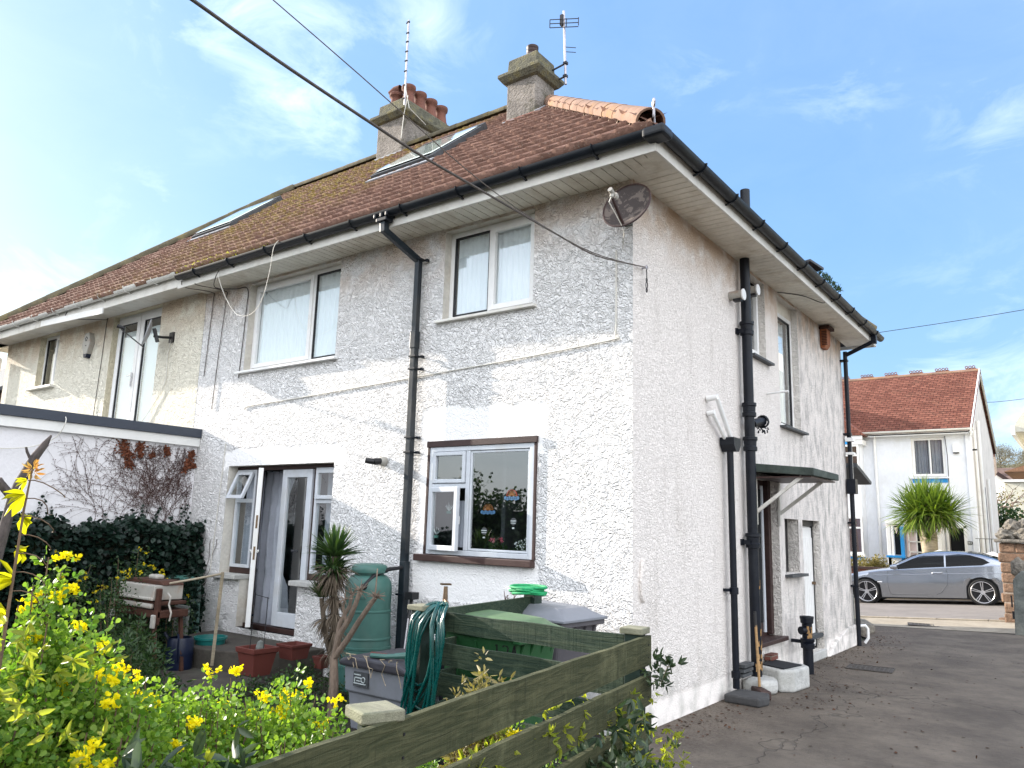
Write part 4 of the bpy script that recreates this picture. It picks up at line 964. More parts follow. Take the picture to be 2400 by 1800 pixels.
# ------------------------------------------------------------ things fixed to the walls and roofs
def tubeobj(name, pts, r, m, label, cat, n=7, group=None, parent=None):
    P_ = [Vector(p) for p in pts]; rs_ = r if isinstance(r, list) else [r]*len(P_); q = []; rq = []
    for i in range(len(P_)-1):
        a, b_, c, d = P_[max(i-1, 0)], P_[i], P_[i+1], P_[min(i+2, len(P_)-1)]
        for k in range(6):
            t = k/6; q.append(.5*((2*b_)+(c-a)*t+(2*a-5*b_+4*c-d)*t*t+(3*b_-a-3*c+d)*t**3)); rq.append(rs_[i]+(rs_[i+1]-rs_[i])*t)
    q.append(P_[-1]); rq.append(rs_[-1])
    b = MB(); b.tube(q, rq, n); o = b.build(name, m, parent, smooth=True)
    if label: tag(o, label, cat, group)
    return o
def ellipse_dish(name, c, nrm, upv, rx, ry, m, depth, par):
    """shallow reflector with rolled rim, c in world"""
    n = Vector(nrm).normalized(); u = Vector(upv); u = (u-n*u.dot(n)).normalized(); r_ = u.cross(n); K = 36; RR = 8; vs = []; fs = []
    for side in (0, 1):
        for i in range(RR+1):
            t = i/RR
            for k in range(K):
                a = 2*math.pi*k/K; vs.append(Vector(c)+r_*math.cos(a)*rx*t+u*math.sin(a)*ry*t+n*(depth*t*t-side*.012))
    for side in (0, 1):
        o = side*(RR+1)*K
        for i in range(RR):
            for k in range(K): a, b2 = o+i*K+k, o+i*K+(k+1) % K; fs.append((a, b2, b2+K, a+K))
    for k in range(K): a, b2 = RR*K+k, RR*K+(k+1) % K; fs.append((a, b2, b2+(RR+1)*K, a+(RR+1)*K))
    b = MB().add(vs, fs); return b.build(name, m, par, smooth=True), n, u, r_
M_['dish'] = None
t = NT('peeling_dish_paint'); nn = t.noise(9, 6, .7, .8); c_ = t.mix(t.rng(nn, .50, .53), (.045, .034, .031), (.13, .105, .09)); c_ = t.mix(t.rng(nn, .485, .50), c_, (.03, .022, .02)) if False else c_
M_['dish'] = t.done(c_, .75, t.bump(t.noise(60, 3), .4, .004))
sdsh = thing('satellite_dish', 'large dark brown peeling satellite dish under the eaves at the house corner', 'satellite dish', (-.03, -.02, 4.40))
rd, n_, u_, r_ = ellipse_dish('reflector', (.12, -.30, 4.52), (.05, -.92, .36), (.0, .2, 1), .225, .245, 'dish', .06, sdsh)
K = 40; b = MB(); cc = Vector((.12, -.30, 4.52))+n_*.058
b.tube([cc+r_*math.cos(2*math.pi*k/K)*.225+u_*math.sin(2*math.pi*k/K)*.245 for k in range(K+1)], .009, 6, caps=False); b.build('rim', 'brown', rd, smooth=True)
b = MB(); foot = cc-u_*.22-n_*.03; tip = cc+n_*.22-u_*.05-r_*.03
b.bar(foot, tip-u_*.03, .022, .018); b.build('feed_arm', 'brown', sdsh)
b = MB(); b.tube([tip+n_*.05, tip-n_*.03], .022, 12); b.tube([tip-n_*.03, tip-n_*.06], .036, 14); b.tube([tip-u_*.05, tip+u_*.0], .018, 8); b.build('receiver', 'enamel', sdsh, smooth=True)
b = MB(); b.tube([(-.02, -.0, 4.56), (.04, -.14, 4.54), (.10, -.27, 4.54)], .018, 8); b.box(-.08, -.0, -.02, .0, 4.50, 4.64); b.build('wall_bracket', 'slab', sdsh)
b = MB(); b.tube([tip-u_*.02, tip-u_*.12+n_*.02, foot-u_*.02+n_*.05, foot-u_*.05-n_*.03, (-.10, -.012, 4.28)], .0045, 6); b.build('lead', 'wcable', sdsh)
s2 = thing('satellite_dish', 'small grey satellite dish on the cream wall beside the tall glass doors', 'satellite dish', (-7.95, -.02, 4.4))
rd, n_, u_, r_ = ellipse_dish('reflector', (-8.05, -.30, 4.42), (-.42, -.88, .22), (.0, .2, 1), .19, .22, pm('dish_grey', (.34, .35, .38), .5, .1, 9), .05, s2)
b = MB(); cc = Vector((-8.05, -.30, 4.42)); tip = cc+n_*.38-u_*.05; b.bar(cc-u_*.24, tip-u_*.03, .02, .016); b.build('feed_arm', 'black', s2)
b = MB(); b.tube([tip-n_*.03, tip+n_*.05], .026, 10); b.tube([tip+n_*.05, tip+n_*.065], .03, 10); b.build('receiver', 'black', s2, smooth=True)
b = MB(); b.tube([(-7.92, 0, 4.40), (-7.95, -.14, 4.38), (-8.0, -.26, 4.38)], .02, 8); b.box(-7.98, -7.86, -.025, .0, 4.32, 4.48); b.bar((-7.98, -.2, 4.3), (-8.02, -.25, 4.5), .06, .05); b.build('wall_bracket', 'black', s2)
tubeobj('cable', [(-7.92, -.02, 4.36), (-7.97, -.02, 4.1), (-7.95, -.02, 3.75), (-8.15, -.02, 3.45), (-8.6, -.03, 3.05), (-8.9, -.05, 2.96), (-8.7, -1.4, 2.93), (-6.83, -1.85, 2.86), (-6.80, -2.0, 2.55), (-6.86, -2.6, 2.40), (-6.87, -4.4, 2.36)], .006, 'wcable', 'thin white cable hanging from the small dish across the extension wall', 'cable')
# alarm boxes and lamps
ab = thing('alarm_box', 'white hexagonal alarm box with blue base on the cream wall', 'alarm box', (-10.6, -.0, 4.6))
b = MB(); b.prism([(-10.66, 4.80), (-10.51, 4.80), (-10.44, 4.62), (-10.52, 4.42), (-10.65, 4.42), (-10.73, 4.62)], 'y', -.09, -.0); b.build('cover', 'enamel', ab, bevel=.012)
b = MB(); b.prism([(-10.65, 4.425), (-10.52, 4.425), (-10.55, 4.36), (-10.62, 4.36)], 'y', -.085, -.005); b.build('strobe', 'bluepl', ab)
b = MB()
for (x, z, s) in ((-10.62, 4.70, .016), (-10.585, 4.72, .016), (-10.55, 4.70, .016), (-10.60, 4.665, .014), (-10.565, 4.665, .014), (-10.585, 4.57, .010), (-10.56, 4.57, .008)): b.box(x-s*.5, x+s*.5, -.094, -.09, z-s, z+s)
b.build('emblem', 'slate', ab)
ob = thing('alarm_box', 'faded orange slatted sounder box under the far end of the side eaves', 'alarm box', (0, 6.35, 4.8))
b = MB(); b.prism([(.0, 4.94), (.11, 4.92), (.10, 4.66), (.06, 4.60), (.0, 4.60)], 'y', 6.24, 6.46); b.build('body', 'orangebox', ob, bevel=.01)
b = MB()
for i in range(9): b.box(.03, .112, 6.232, 6.239, 4.64+i*.026, 4.654+i*.026)
b.box(-.0, .16, 6.20, 6.50, 4.90, 4.945); b.build('slats', 'rust', ob)
for (y, z, lb) in ((2.42, 4.44, 'white round security lamp on the near side of the black soil pipe'), (2.92, 4.63, 'white round security lamp on the far side of the black soil pipe')):
    sl_ = thing('security_lamp', lb, 'lamp', (.05, y, z), group='round lamps by the soil pipe')
    b = MB(); b.tube([(.0, y, z), (.07, y, z), (.16, y, z)], .055, 18); b.build('housing', 'enamel', sl_, smooth=True)
    b = MB(); b.tube([(.16, y, z), (.175, y, z)], .068, 20); b.build('disc', 'upvc', sl_, smooth=True)
    b = MB(); b.box(.05, .14, y-.035, y+.035, z-.075, z-.045); b.build('sensor', 'black', sl_)
cl_ = thing('security_camera', 'small black and white camera on the rear wall left of the downpipe', 'security camera', (-3.12, 0, 2.37))
b = MB(); b.lathe([(.055, 0), (.055, -.02), (.05, -.05), (.03, -.07)], (-3.12, 0, 2.37), 18, 'y'); b.build('base', 'enamel', cl_, smooth=True)
b = MB(); b.tube([(-3.12, -.05, 2.37), (-3.16, -.12, 2.36)], [.036, .040], 12); b.tube([(-3.16, -.12, 2.36), (-3.23, -.19, 2.37)], [.034, .030], 12); b.build('head', 'black', cl_, smooth=True)
# anchor hook and chain
hk = thing('turnbuckle', 'rusty wire anchor and dark chain links hanging on the side wall near the corner', 'wall anchor', (.02, .18, 4.13))
b = MB(); b.tube([(0, .18, 4.13), (.05, .18, 4.13)], .010, 8); b.tube([(.05, .18+.02*math.cos(a*.7), 4.13+.02*math.sin(a*.7)) for a in range(10)], .005, 6); b.build('eye', 'metal', hk)
b = MB(); b.bar((.05, .18, 4.11), (.05, .18, 4.02), .007)
for (zc, hh, ww) in ((4.005, .018, .012), (3.955, .036, .017), (3.905, .018, .012)): b.tube([(.05, .18+ww*math.cos(a*math.pi/6), zc+hh*math.sin(a*math.pi/6)) for a in range(13)], .005, 6)
b.build('chain', 'black', hk, smooth=True)
tubeobj('service_cable', [(.05, .15, 4.125), (.055, -.74, 3.959), (.098, -1.456, 3.915), (.134, -2.053, 3.892), (.164, -2.557, 3.872), (.195, -3.069, 3.853), (.22, -3.486, 3.857), (.25, -3.987, 3.867), (.271, -4.342, 3.882), (.286, -4.583, 3.897), (.35, -5.6, 3.95), (.6, -9, 4.3), (1.2, -20, 5.6)], [.0045, .006, .007, .0078, .0085, .0088, .009, .009, .009, .009, .009, .009, .009], 'gcable', 'thick twisted overhead cable sagging from the wall anchor toward the garden', 'cable')
tubeobj('overhead_wire', [(.03, .1, 4.12), (-.21, -.6, 4.14), (-.55, -1.55, 4.45), (-.95, -3.0, 5.10), (-1.9, -6.0, 6.5), (-3.4, -11, 8.6)], .0045, 'gcable', 'thin overhead wire rising from the wall anchor across the roof', 'cable')
tubeobj('overhead_wire', [(.50, 7.72, 5.10), (2.66, 7.72, 5.2), (6, 7.8, 5.5), (20, 8.4, 7)], .005, 'bcable', 'thin black wire leaving the far eaves corner toward the right', 'cable')
tubeobj('overhead_wire', [(.0, 30, 7.2), (1.5, 30, 7.25), (8, 29, 7.7), (25, 26, 9)], .010, 'bcable', 'faint distant wire over the gap beyond the gabled house', 'cable')
# wall cables
def clipcable(name, pts, m, label, r=.0055):
    o = tubeobj(name, pts, r, m, label, 'cable', 6); return o
clipcable('clipped_cable', [(-.17, -.012, 4.28), (-.17, -.012, 3.60), (-.18, -.012, 3.45), (-.21, -.012, 3.42), (-1.2, -.012, 3.36), (-2.6, -.012, 3.30), (-4.6, -.012, 3.22), (-5.3, -.012, 3.20), (-5.8, -.012, 3.18), (-5.86, -.012, 3.14)], 'wcable', 'white cable clipped across the rear wall from the big dish', .007)
clipcable('clipped_cable', [(-6.62, -.47, 4.93), (-6.60, -.44, 4.90), (-6.58, -.03, 4.92), (-6.55, -.015, 4.8), (-6.60, -.015, 4.0), (-6.64, -.015, 3.2)], 'gcable', 'grey cable running down beside the left first-floor window of the white house')
clipcable('clipped_cable', [(-6.98, -.47, 5.05), (-6.95, -.44, 4.93), (-6.9, -.03, 4.95), (-6.88, -.015, 4.8), (-6.92, -.015, 3.7)], 'gcable', 'grey cable at the joint between white and cream walls')
clipcable('clipped_cable', [(-10.55, -.47, 5.1), (-10.5, -.46, 4.96), (-10.1, -.03, 4.98), (-10.08, -.015, 4.9), (-10.15, -.015, 3.0)], 'bcable', 'thin dark cable on the cream wall beside the alarm box')
clipcable('looped_cable', [(-4.60, -.60, 5.10), (-4.66, -.62, 5.0), (-4.78, -.56, 4.75), (-4.98, -.50, 4.42), (-5.25, -.46, 4.28), (-5.55, -.46, 4.32), (-5.80, -.47, 4.55), (-5.95, -.50, 4.80), (-6.0, -.52, 4.95)], 'wcable', 'loose white cable looping from the gutter over the left bedroom window', .0042)
clipcable('looped_cable', [(-5.98, -.52, 4.98), (-6.08, -.50, 4.9), (-6.12, -.46, 4.78), (-6.05, -.20, 4.82), (-6.02, -.03, 4.86), (-6.03, -.015, 4.5), (-6.06, -.015, 3.6)], 'bcable', 'thin dark cable curling from the gutter bracket down the white wall', .006)
clipcable('clipped_cable', [(-6.22, -.012, 2.70), (-6.25, -.012, 2.0), (-6.3, -.012, .95)], 'wcable', 'white cable down the wall left of the garden door', .006)
clipcable('clipped_cable', [(.46, 4.9, 5.0), (.44, 4.8, 4.90), (.25, 4.5, 4.955), (.02, 4.15, 4.95)], 'bcable', 'thin black wire curving across the side soffit boards', .006)
# aerials
ae = thing('aerial_mast', 'thin pale bare aerial mast beside the clustered chimney pots', 'aerial', (-6.74, 3.44, 9.6))
b = MB(); b.tube([(-6.72, 3.44, 9.55), (-6.74, 3.44, 11.42)], .018, 8); b.build('mast', 'metal', ae, smooth=True)
b = MB()
for z in (9.72, 10.0, 10.3, 10.52, 10.72, 10.93, 11.12, 11.36): b.box(-6.77, -6.71, 3.415, 3.45, z, z+.022)
b.bar((-6.80, 3.44, 11.37), (-6.72, 3.44, 11.36), .02); b.build('clips', 'black', ae)
b = MB(); b.tube([(-6.73, 3.42, 10.2), (-6.68, 3.41, 9.9), (-6.60, 3.45, 9.5), (-6.58, 3.9, 9.35)], .008, 6); b.tube([(-6.62, 3.42, 9.75), (-6.70, 3.42, 9.4), (-6.74, 3.42, 8.9)], .008, 6); b.build('lead', 'wcable', ae)
a2 = thing('aerial', 'television aerial on a pole bracketed to the single right chimney', 'aerial', (-2.72, 2.93, 8.4))
b = MB(); b.tube([(-2.70, 2.93, 8.38), (-2.76, 2.93, 9.66)], .019, 8); b.build('mast', 'metal', a2, smooth=True)
b = MB(); b.bar((-2.95, 2.90, 8.68), (-2.70, 2.93, 8.74), .02); b.bar((-2.97, 2.90, 8.47), (-2.70, 2.93, 8.52), .02); b.box(-2.74, -2.68, 2.90, 2.96, 8.72, 8.76); b.box(-2.74, -2.68, 2.90, 2.96, 8.50, 8.54); b.build('bracket', 'black', a2)
b = MB()
for z in (9.36, 9.43, 9.5): b.bar((-2.93, 2.80, z), (-2.53, 3.0, z-.02), .010)
for t in (0, .42, .58, 1): x = -2.93+.4*t; y = 2.80+.2*t; b.bar((x, y, 9.36), (x, y, 9.5), .010)
b.box(-2.80, -2.75, 2.88, 2.94, 9.40, 9.58)
for z in (8.96, 9.04): b.bar((-2.74, 2.95, z), (-2.60, 3.05, z-.01), .008)
b.build('elements', 'black', a2)
# ------------------------------------------------------------ fences
FD = Vector((.142, -.990, 0)); FC = Vector((1.238, -2.13, 0))
fn = thing('garden_fence', 'green slatted timber fence running from the corner post toward the viewer', 'fence', (1.4, -3.6, 0))
side = Vector((.99, .142, 0))
zt = [1.13, .93, .73, .53, .33, .13]
for i, z in enumerate(zt):
    b = MB(); a = FC+FD*(-.0); L_ = 4.2
    n = 30; vs = []; fs = []
    for k in range(n+1):
        p = a+FD*(L_*k/n); w1 = .0018*math.sin(k*1.1+i*2)+.0012*math.sin(k*2.7+i); w0 = .0022*math.sin(k*.8+i*3)
        for (o_, zz) in ((0, z-.152+w0), (.0, z+w1), (-.024, z+w1), (-.024, z-.152+w0)): q = p+side*o_; vs.append((q.x, q.y, zz))
    for k in range(n):
        for j in range(4): fs.append((k*4+j, k*4+(j+1) % 4, (k+1)*4+(j+1) % 4, (k+1)*4+j))
    fs += [(0, 3, 2, 1), (n*4, n*4+1, n*4+2, n*4+3)]
    b.add(vs, fs); fb = b.build('fence_board', 'fenceY', fn)
    nb = MB()
    for dd in (.045, 2.26, 4.05):
        for zz in (z-.045, z-.11):
            q = FC+FD*dd+side*.001; nb.obox((q.x, q.y, zz), side*.002, FD*.004, (0, 0, .004))
    nb.build('nails', 'black', fb)
def post(p, par, name='fence_post', w_=.09, zt_=1.16, cap=.17, yaw=0.0):
    b = MB(); c, s = math.cos(yaw), math.sin(yaw); ax = Vector((c, s, 0)); ay = Vector((-s, c, 0))
    b.obox((p[0], p[1], zt_/2), ax*w_/2, ay*w_/2, (0, 0, zt_/2)); o = b.build(name, 'post', par, bevel=.004)
    b = MB(); b.obox((p[0], p[1], zt_+.017), ax*cap/2, ay*cap/2, (0, 0, .017)); b.build('post_cap', 'capw', o, bevel=.006)
post((1.175, -2.20), fn, zt_=1.14, yaw=.14, cap=.13)
post((1.488, -4.42), fn, zt_=1.125, yaw=-.35, cap=.135, w_=.075)
post((1.74, -6.2), fn, zt_=1.155)
f2 = thing('garden_fence', 'green slatted timber screen around the wheelie bins', 'fence', (.4, -2.2, 0))
for i, (z, bh) in enumerate([(1.135, .118), (.945, .135), (.765, .14), (.575, .14), (.385, .14), (.19, .14)]):
    b = MB(); n = 14; vs = []; fs = []
    for k in range(n+1):
        x = -.30+1.42*k/n; zz = z-.008*k/n+.003*math.sin(k+i)
        for (yy, h) in ((-2.225, -bh), (-2.225, 0), (-2.20, 0), (-2.20, -bh)): vs.append((x, yy, zz+h))
    for k in range(n):
        for j in range(4): fs.append((k*4+j, k*4+(j+1) % 4, (k+1)*4+(j+1) % 4, (k+1)*4+j))
    fs += [(0, 3, 2, 1), (n*4, n*4+1, n*4+2, n*4+3)]
    b.add(vs, fs); b.build('fence_board', 'fenceX', f2)
post((-.335, -2.27), f2, zt_=1.14, cap=.14, w_=.10)
for i, z in enumerate([1.13, .93, .73, .53]):
    b = MB(); b.bar((-.36, -2.15, z-.075), (-.56, -.72, z-.075), .024, .15); b.build('fence_board', 'fenceX', f2)
b = MB(); b.box(-.62, -.51, -.74, -.63, 0, 1.145); b.build('fence_post', 'post', f2, bevel=.004)
# hose over the post
def coil(name, c, label, cat, m, r, loops, fn_, par=None, n=8):
    pts = []
    for i in range(loops*22+1):
        pts.append(fn_(i/22*2*math.pi, i/(loops*22)))
    b = MB(); b.tube([Vector(p)+Vector(c) for p in pts], r, n); o = b.build(name, m, par, smooth=True); return tag(o, label, cat)
rr = random.Random(3)
A_ = [rr.uniform(-1, 1) for _ in range(60)]
def hf(a, t):
    k = int(a/(2*math.pi)); s1, s2, s3 = A_[k % 20], A_[(k+7) % 20+20], A_[(k+3) % 20+40]
    dn = .30+.10*s1+.12*(k % 3 == 0)+.22*(k % 4 == 1); cz = -dn
    x = (.085+.035*s2)*math.sin(a)+.05*s3*math.cos(a/2)-.03*(k % 4 == 1)*0; z = cz+dn*math.cos(a)
    x += (-.20*max(0, -math.cos(a))*(.6+.4*s1))   # lower part swings toward the left
    y = -.10-.035*abs(math.sin(a))+.02*s2-.02*t
    if math.cos(a) > .75: y += .10*(math.cos(a)-.75)/.25
    return (x, y, z)
hose = coil('garden_hose', (-.20, -2.235, 1.195), 'teal green garden hose hung in loops over the screen post', 'hose', 'hose', .0088, 10, hf)
coil('rope_coil', (-.50, -.85, 1.15), 'bright green rope coiled on top of the bin screen', 'rope', 'rope', .011, 7, lambda a, t: ((.14+.03*math.sin(a*.37))*math.cos(a), (.10+.02*math.cos(a*.61))*math.sin(a), .010+.055*t+.012*math.sin(a*.53)))
# tap
tp = thing('garden_tap', 'small brass tap on a standpipe behind the hose post', 'tap', (-.55, -1.7, 0))
b = MB(); b.tube([(-.42, -1.95, 0), (-.42, -1.95, 1.17)], .014, 8); b.build('pipe', 'pipe', tp)
b = MB(); b.tube([(-.42, -1.95, 1.15), (-.42, -1.95, 1.27)], [.020, .014], 10); b.tube([(-.42, -1.95, 1.18), (-.36, -2.0, 1.17), (-.35, -2.01, 1.13)], .013, 8); b.bar((-.46, -1.96, 1.285), (-.38, -1.94, 1.285), .014, .012); b.bar((-.42, -1.99, 1.285), (-.42, -1.91, 1.285), .014, .012); b.build('tap_body', 'brass', tp, smooth=True)

# ------------------------------------------------------------ wheelie bins
def wheelie(label, m, ml, loc, rz, plain=True):
    """local frame: long side along x (handle at -x), width along y"""
    t = thing('wheelie_bin', label, 'wheelie bin', loc, 'wheelie bins behind the green screen', rz, world=False)
    b = MB(); z0, z1 = .06, .97
    def ring(z, x0, x1, y): return [(x0, -y, z), (x1, -y, z), (x1, y, z), (x0, y, z)]
    pr = [ring(z0, -.24, .22, .22), ring(.3, -.29, .27, .235), ring(z1, -.34, .36, .275)]
    vs = sum(pr, []); fs = [(3, 2, 1, 0)]
    for i in range(2):
        for k in range(4): a, c = i*4+k, i*4+(k+1) % 4; fs.append((a, c, c+4, a+4))
    b.add(vs, fs); body = b.build('body', m, t, bevel=.035, local=True, seg=3)
    b = MB(); frame_z = [(-.37, .39, .295, .93), (-.37, .39, .295, .985)]
    b.box(-.37, .39, -.297, -.262, .95, .985); b.box(-.37, .39, .262, .297, .925, .985); b.box(.34, .40, -.297, .297, .925, .985); b.box(-.38, -.33, -.297, .297, .925, .985)
    for y in (-.2, -.07, .07, .2): b.prism([(.33, .93), (.385, .93), (.33, .80)], 'y', y-.012, y+.012)
    b.build('rim', m, body, bevel=.008, local=True)
    b = MB()
    for x in (-.25, -.12, .02): b.bar((x, -.232-.0, .10), (x*1.2, -.277, .92), .018, .012, up=(0, 1, 0))
    b.build('ribs', m, body, local=True)
    # domed lid
    V = []; nx, ny = 20, 14
    for j in range(ny+1):
        for i in range(nx+1):
            u, v = i/nx*2-1, j/ny*2-1; e = (1-abs(u)**6)*(1-abs(v)**6); h = .985+.085*e*(1-.35*(u+1)/2)+(.018 if abs(v) < .62 and abs(u) < .8 else 0)
            V.append((u*.40+.02, v*.305, h))
    F = [(j*(nx+1)+i, j*(nx+1)+i+1, (j+1)*(nx+1)+i+1, (j+1)*(nx+1)+i) for j in range(ny) for i in range(nx)]
    bb = MB().add(V, F); bb.box(-.38, .42, -.307, .307, .965, .988); lid = bb.build('lid', ml, t, smooth=True, local=True, bevel=.006)
    b = MB(); b.tube([(-.40, -.22, .99), (-.44, -.2, 1.0), (-.44, .2, 1.0), (-.40, .22, .99)], .016, 8); b.build('handle', m, t, smooth=True, local=True)
    for y in (-.25, .25):
        b = MB(); b.lathe([(0, -.025), (.095, -.025), (.10, -.015), (.10, .015), (.095, .025), (0, .025)], (-.28, y, .10), 20, 'y'); b.build('wheel', 'tyre', t, smooth=True, local=True)
    return t, body
gb, gbody = wheelie('green wheelie bin numbered 12A, nearest the green screen', 'binG', 'binGl', (-.27, -1.56, 0), R(3))
bb_, _ = wheelie('grey wheelie bin with domed grey lid, between green bin and wall', 'binB', 'boxG', (-.50, -.60, 0), R(-3))
b = MB()   # painted number 12A on the green bin's long side
def stroke(p, q, w_=.012): b.bar((p[0], -.296, p[1]), (q[0], -.296, q[1]), .003, w_, up=(0, 0, 1) if abs(p[0]-q[0]) > abs(p[1]-q[1]) else (1, 0, 0))
z = .815; x = .20
stroke((x, z), (x, z+.10)); stroke((x-.012, z+.085), (x, z+.1))
x += .045
for p, q in (((0, .085), (.02, .10)), ((.02, .10), (.045, .085)), ((.045, .085), (.04, .055)), ((.04, .055), (0, 0)), ((0, 0), (.055, 0))): stroke((x+p[0], z+p[1]), (x+q[0], z+q[1]))
x += .075
for p, q in (((0, .03), (.018, .10)), ((.018, .10), (.036, .03)), ((.006, .055), (.03, .055))): stroke((x+p[0], z+p[1]), (x+q[0], z+q[1]), .010)
b.v = [(p[0], p[1]+.026, p[2]) for p in b.v]; b.build('painted_number', 'ink', gbody, local=True)

# ------------------------------------------------------------ water butt, grey box
wb = thing('water_butt', 'green ribbed plastic water butt fed from the rear downpipe', 'water butt', (-2.83, -.40, .05))
pr = [(.255, .05), (.275, .12), (.29, .30), (.297, .305), (.297, .325), (.288, .33), (.284, .50), (.29, .505), (.29, .525), (.28, .53), (.275, .60), (.282, .605), (.282, .62), (.272, .63), (.262, .90), (.268, .905), (.268, .92), (.258, .93), (.262, 1.16), (.25, 1.24), (.20, 1.30), (.165, 1.315), (.165, 1.34)]
pr = [(a*.91, c*.885) for a, c in pr]
b = MB(); b.lathe(pr, (-2.83, -.40, 0), 40); b.build('barrel', 'butt', wb, smooth=True)
b = MB(); b.lathe([(.165, 1.18), (.185, 1.185), (.19, 1.215), (.18, 1.245), (.155, 1.265), (.10, 1.275), (0, 1.275)], (-2.83, -.40, 0), 36); b.build('lid', 'butt', wb, smooth=True)
b = MB(); b.tube([(-2.70, -.57, 1.04), (-2.69, -.59, 1.07), (-2.68, -.48, 1.16), (-2.66, -.30, 1.22), (-2.63, -.10, 1.24)], .020, 10); b.tube([(-2.71, -.56, 1.03), (-2.69, -.60, 1.07)], .03, 12); b.build('filler_hose', 'black', wb, smooth=True)
b = MB()
for (a0, a1, z0, z1) in ((-1.95, -1.25, .86, .88), (-1.95, -1.25, 1.0, 1.015), (-1.1, -.85, .94, .965)):
    for i in range(8):
        a, c = a0+(a1-a0)*i/8, a0+(a1-a0)*(i+1)/8; b.bar((-2.83+.24*math.cos(a), -.40+.24*math.sin(a), (z0+z1)/2), (-2.83+.24*math.cos(c), -.40+.24*math.sin(c), (z0+z1)/2), .012, z1-z0)
b.build('moulded_panel', 'butt', wb)
gbx = thing('storage_box', 'grey plastic storage box with dark lid beside the hose post', 'storage box', (-1.32, -1.55, 0))
b = MB(); ring = lambda z, e: [(-1.70+e, -1.66+e, z), (-1.02-e, -1.66+e, z), (-1.02-e, -1.16-e, z), (-1.70+e, -1.16-e, z)]
vs = ring(.08, .045)+ring(.36, .02)+ring(.37, .0)+ring(.56, -.01); fs = [(3, 2, 1, 0)]
for i in range(3):
    for k in range(4): a, c = i*4+k, i*4+(k+1) % 4; fs.append((a, c, c+4, a+4))
fs.append((12, 13, 14, 15)); b.add(vs, fs); bx = b.build('tub', 'boxG', gbx, bevel=.035, seg=3)
b = MB(); b.prism([(-1.745, .56), (-.975, .56), (-.985, .61), (-1.1, .645), (-1.62, .645), (-1.735, .61)], 'y', -1.71, -1.11); b.build('lid', 'boxL', gbx, bevel=.025, seg=3)
b = MB(); b.box(-1.585, -1.42, -1.680, -1.672, .42, .53); b.build('label_plate', 'slate', bx)
b = MB()
for (x0, x1, z0, z1) in ((-1.575, -1.50, .505, .512), (-1.575, -1.44, .44, .447), (-1.57, -1.563, .45, .49), (-1.57, -1.49, .482, .49), (-1.545, -1.50, .46, .466)): b.box(x0, x1, -1.685, -1.680, z0, z1)
b.tube([(-1.47+.022*math.cos(a), -1.683, .475+.02*math.sin(a)) for a in np.linspace(0, 6.28, 12)], .004, 5); b.build('emblem', 'clear', bx)
gl_ = thing('garden_tool', 'grass shears with red grip lying on the grey storage box', 'garden tool', (-1.3, -1.42, .65))
b = MB(); b.tube([(-1.46, -1.62, .665), (-1.30, -1.60, .665)], .020, 8); b.build('red_grip', 'terracotta', gl_, smooth=True)
b = MB(); b.tube([(-1.42, -1.66, .665), (-1.28, -1.64, .67), (-1.22, -1.60, .675)], .018, 8); b.tube([(-1.22, -1.60, .675), (-1.06, -1.48, .69)], [.022, .030], 8); b.build('grey_grip', 'butt', gl_, smooth=True)
st_ = tag(MB().obox((-1.12, -1.35, .665), (.10, .04, 0), (-.03, .09, 0), (0, 0, .022)).build('stone', 'brown', bevel=.018), 'flat reddish stone on the grey storage box', 'stone')
pl_ = thing('walking_pole', 'thin black and silver pole leaning on the wall behind the grey box', 'pole', (-2.42, -.2, .1))
b = MB(); b.tube([(-2.47, -.12, .98), (-2.42, -.22, .75)], .018, 8); b.box(-2.50, -2.40, -.2, -.1, .93, 1.0); b.build('head', 'black', pl_)
b = MB(); b.tube([(-2.42, -.22, .75), (-2.36, -.34, .25)], .009, 8); b.build('shaft', 'metal', pl_)

# ------------------------------------------------------------ patio step, pots, trolley
b = MB(); n = 30; poly = [(-6.0, -.004)]
for i in range(n+1): a = math.pi+math.pi*i/n; poly.append((-4.95+1.05*math.cos(a), -.02+.98*math.sin(a)))
poly.append((-3.9, -.004)); b.prism(poly, 'z', -.05, .27); struct(b.build('patio', 'patio', bevel=.015))
b = MB(); b.box(-5.0, -3.6, -3.2, -.9, -.02, .06); struct(b.build('path', 'patio'))
tpn = thing('planter', 'square terracotta-coloured planter on the round patio step', 'planter', (-3.64, -1.1, .16))
def sqpot(cx, cy, z0, h, rt, rb, m, par, name='tub'):
    b = MB(); rings = [(rb, 0), (rt*.9, h*.78), (rt*.9, h*.8), (rt, h*.82), (rt*1.03, h), (rt*.9, h), (rt*.82, h*.7)]
    vs = []; fs = [(3, 2, 1, 0)]
    for r_, z in rings: vs += [(cx-r_, cy-r_, z0+z), (cx+r_, cy-r_, z0+z), (cx+r_, cy+r_, z0+z), (cx-r_, cy+r_, z0+z)]
    for i in range(len(rings)-1):
        for k in range(4): a, c = i*4+k, i*4+(k+1) % 4; fs.append((a, c, c+4, a+4))
    e = (len(rings)-1)*4; fs.append((e, e+1, e+2, e+3)); b.add(vs, fs); return b.build(name, m, par, bevel=.010)
sqpot(-3.64, -1.10, .16, .27, .15, .10, 'terracotta', tpn)
b = MB(); b.tube([(-3.74, -1.12, .36), (-3.75, -1.10, .95)], .004, 6); b.tube([(-3.54, -1.1, .36), (-3.54, -1.1, .92)], .004, 6); b.tube([(-3.75, -1.10, .93), (-3.52, -1.1, .91)], .0035, 5); b.build('canes', 'black', tpn)
b = MB(); b.lathe([(.0, 0), (.04, .01), (.045, .05), (.03, .10), (0, .12)], (-3.60, -1.10, .38), 10); b.build('ornament', 'slab', tpn)
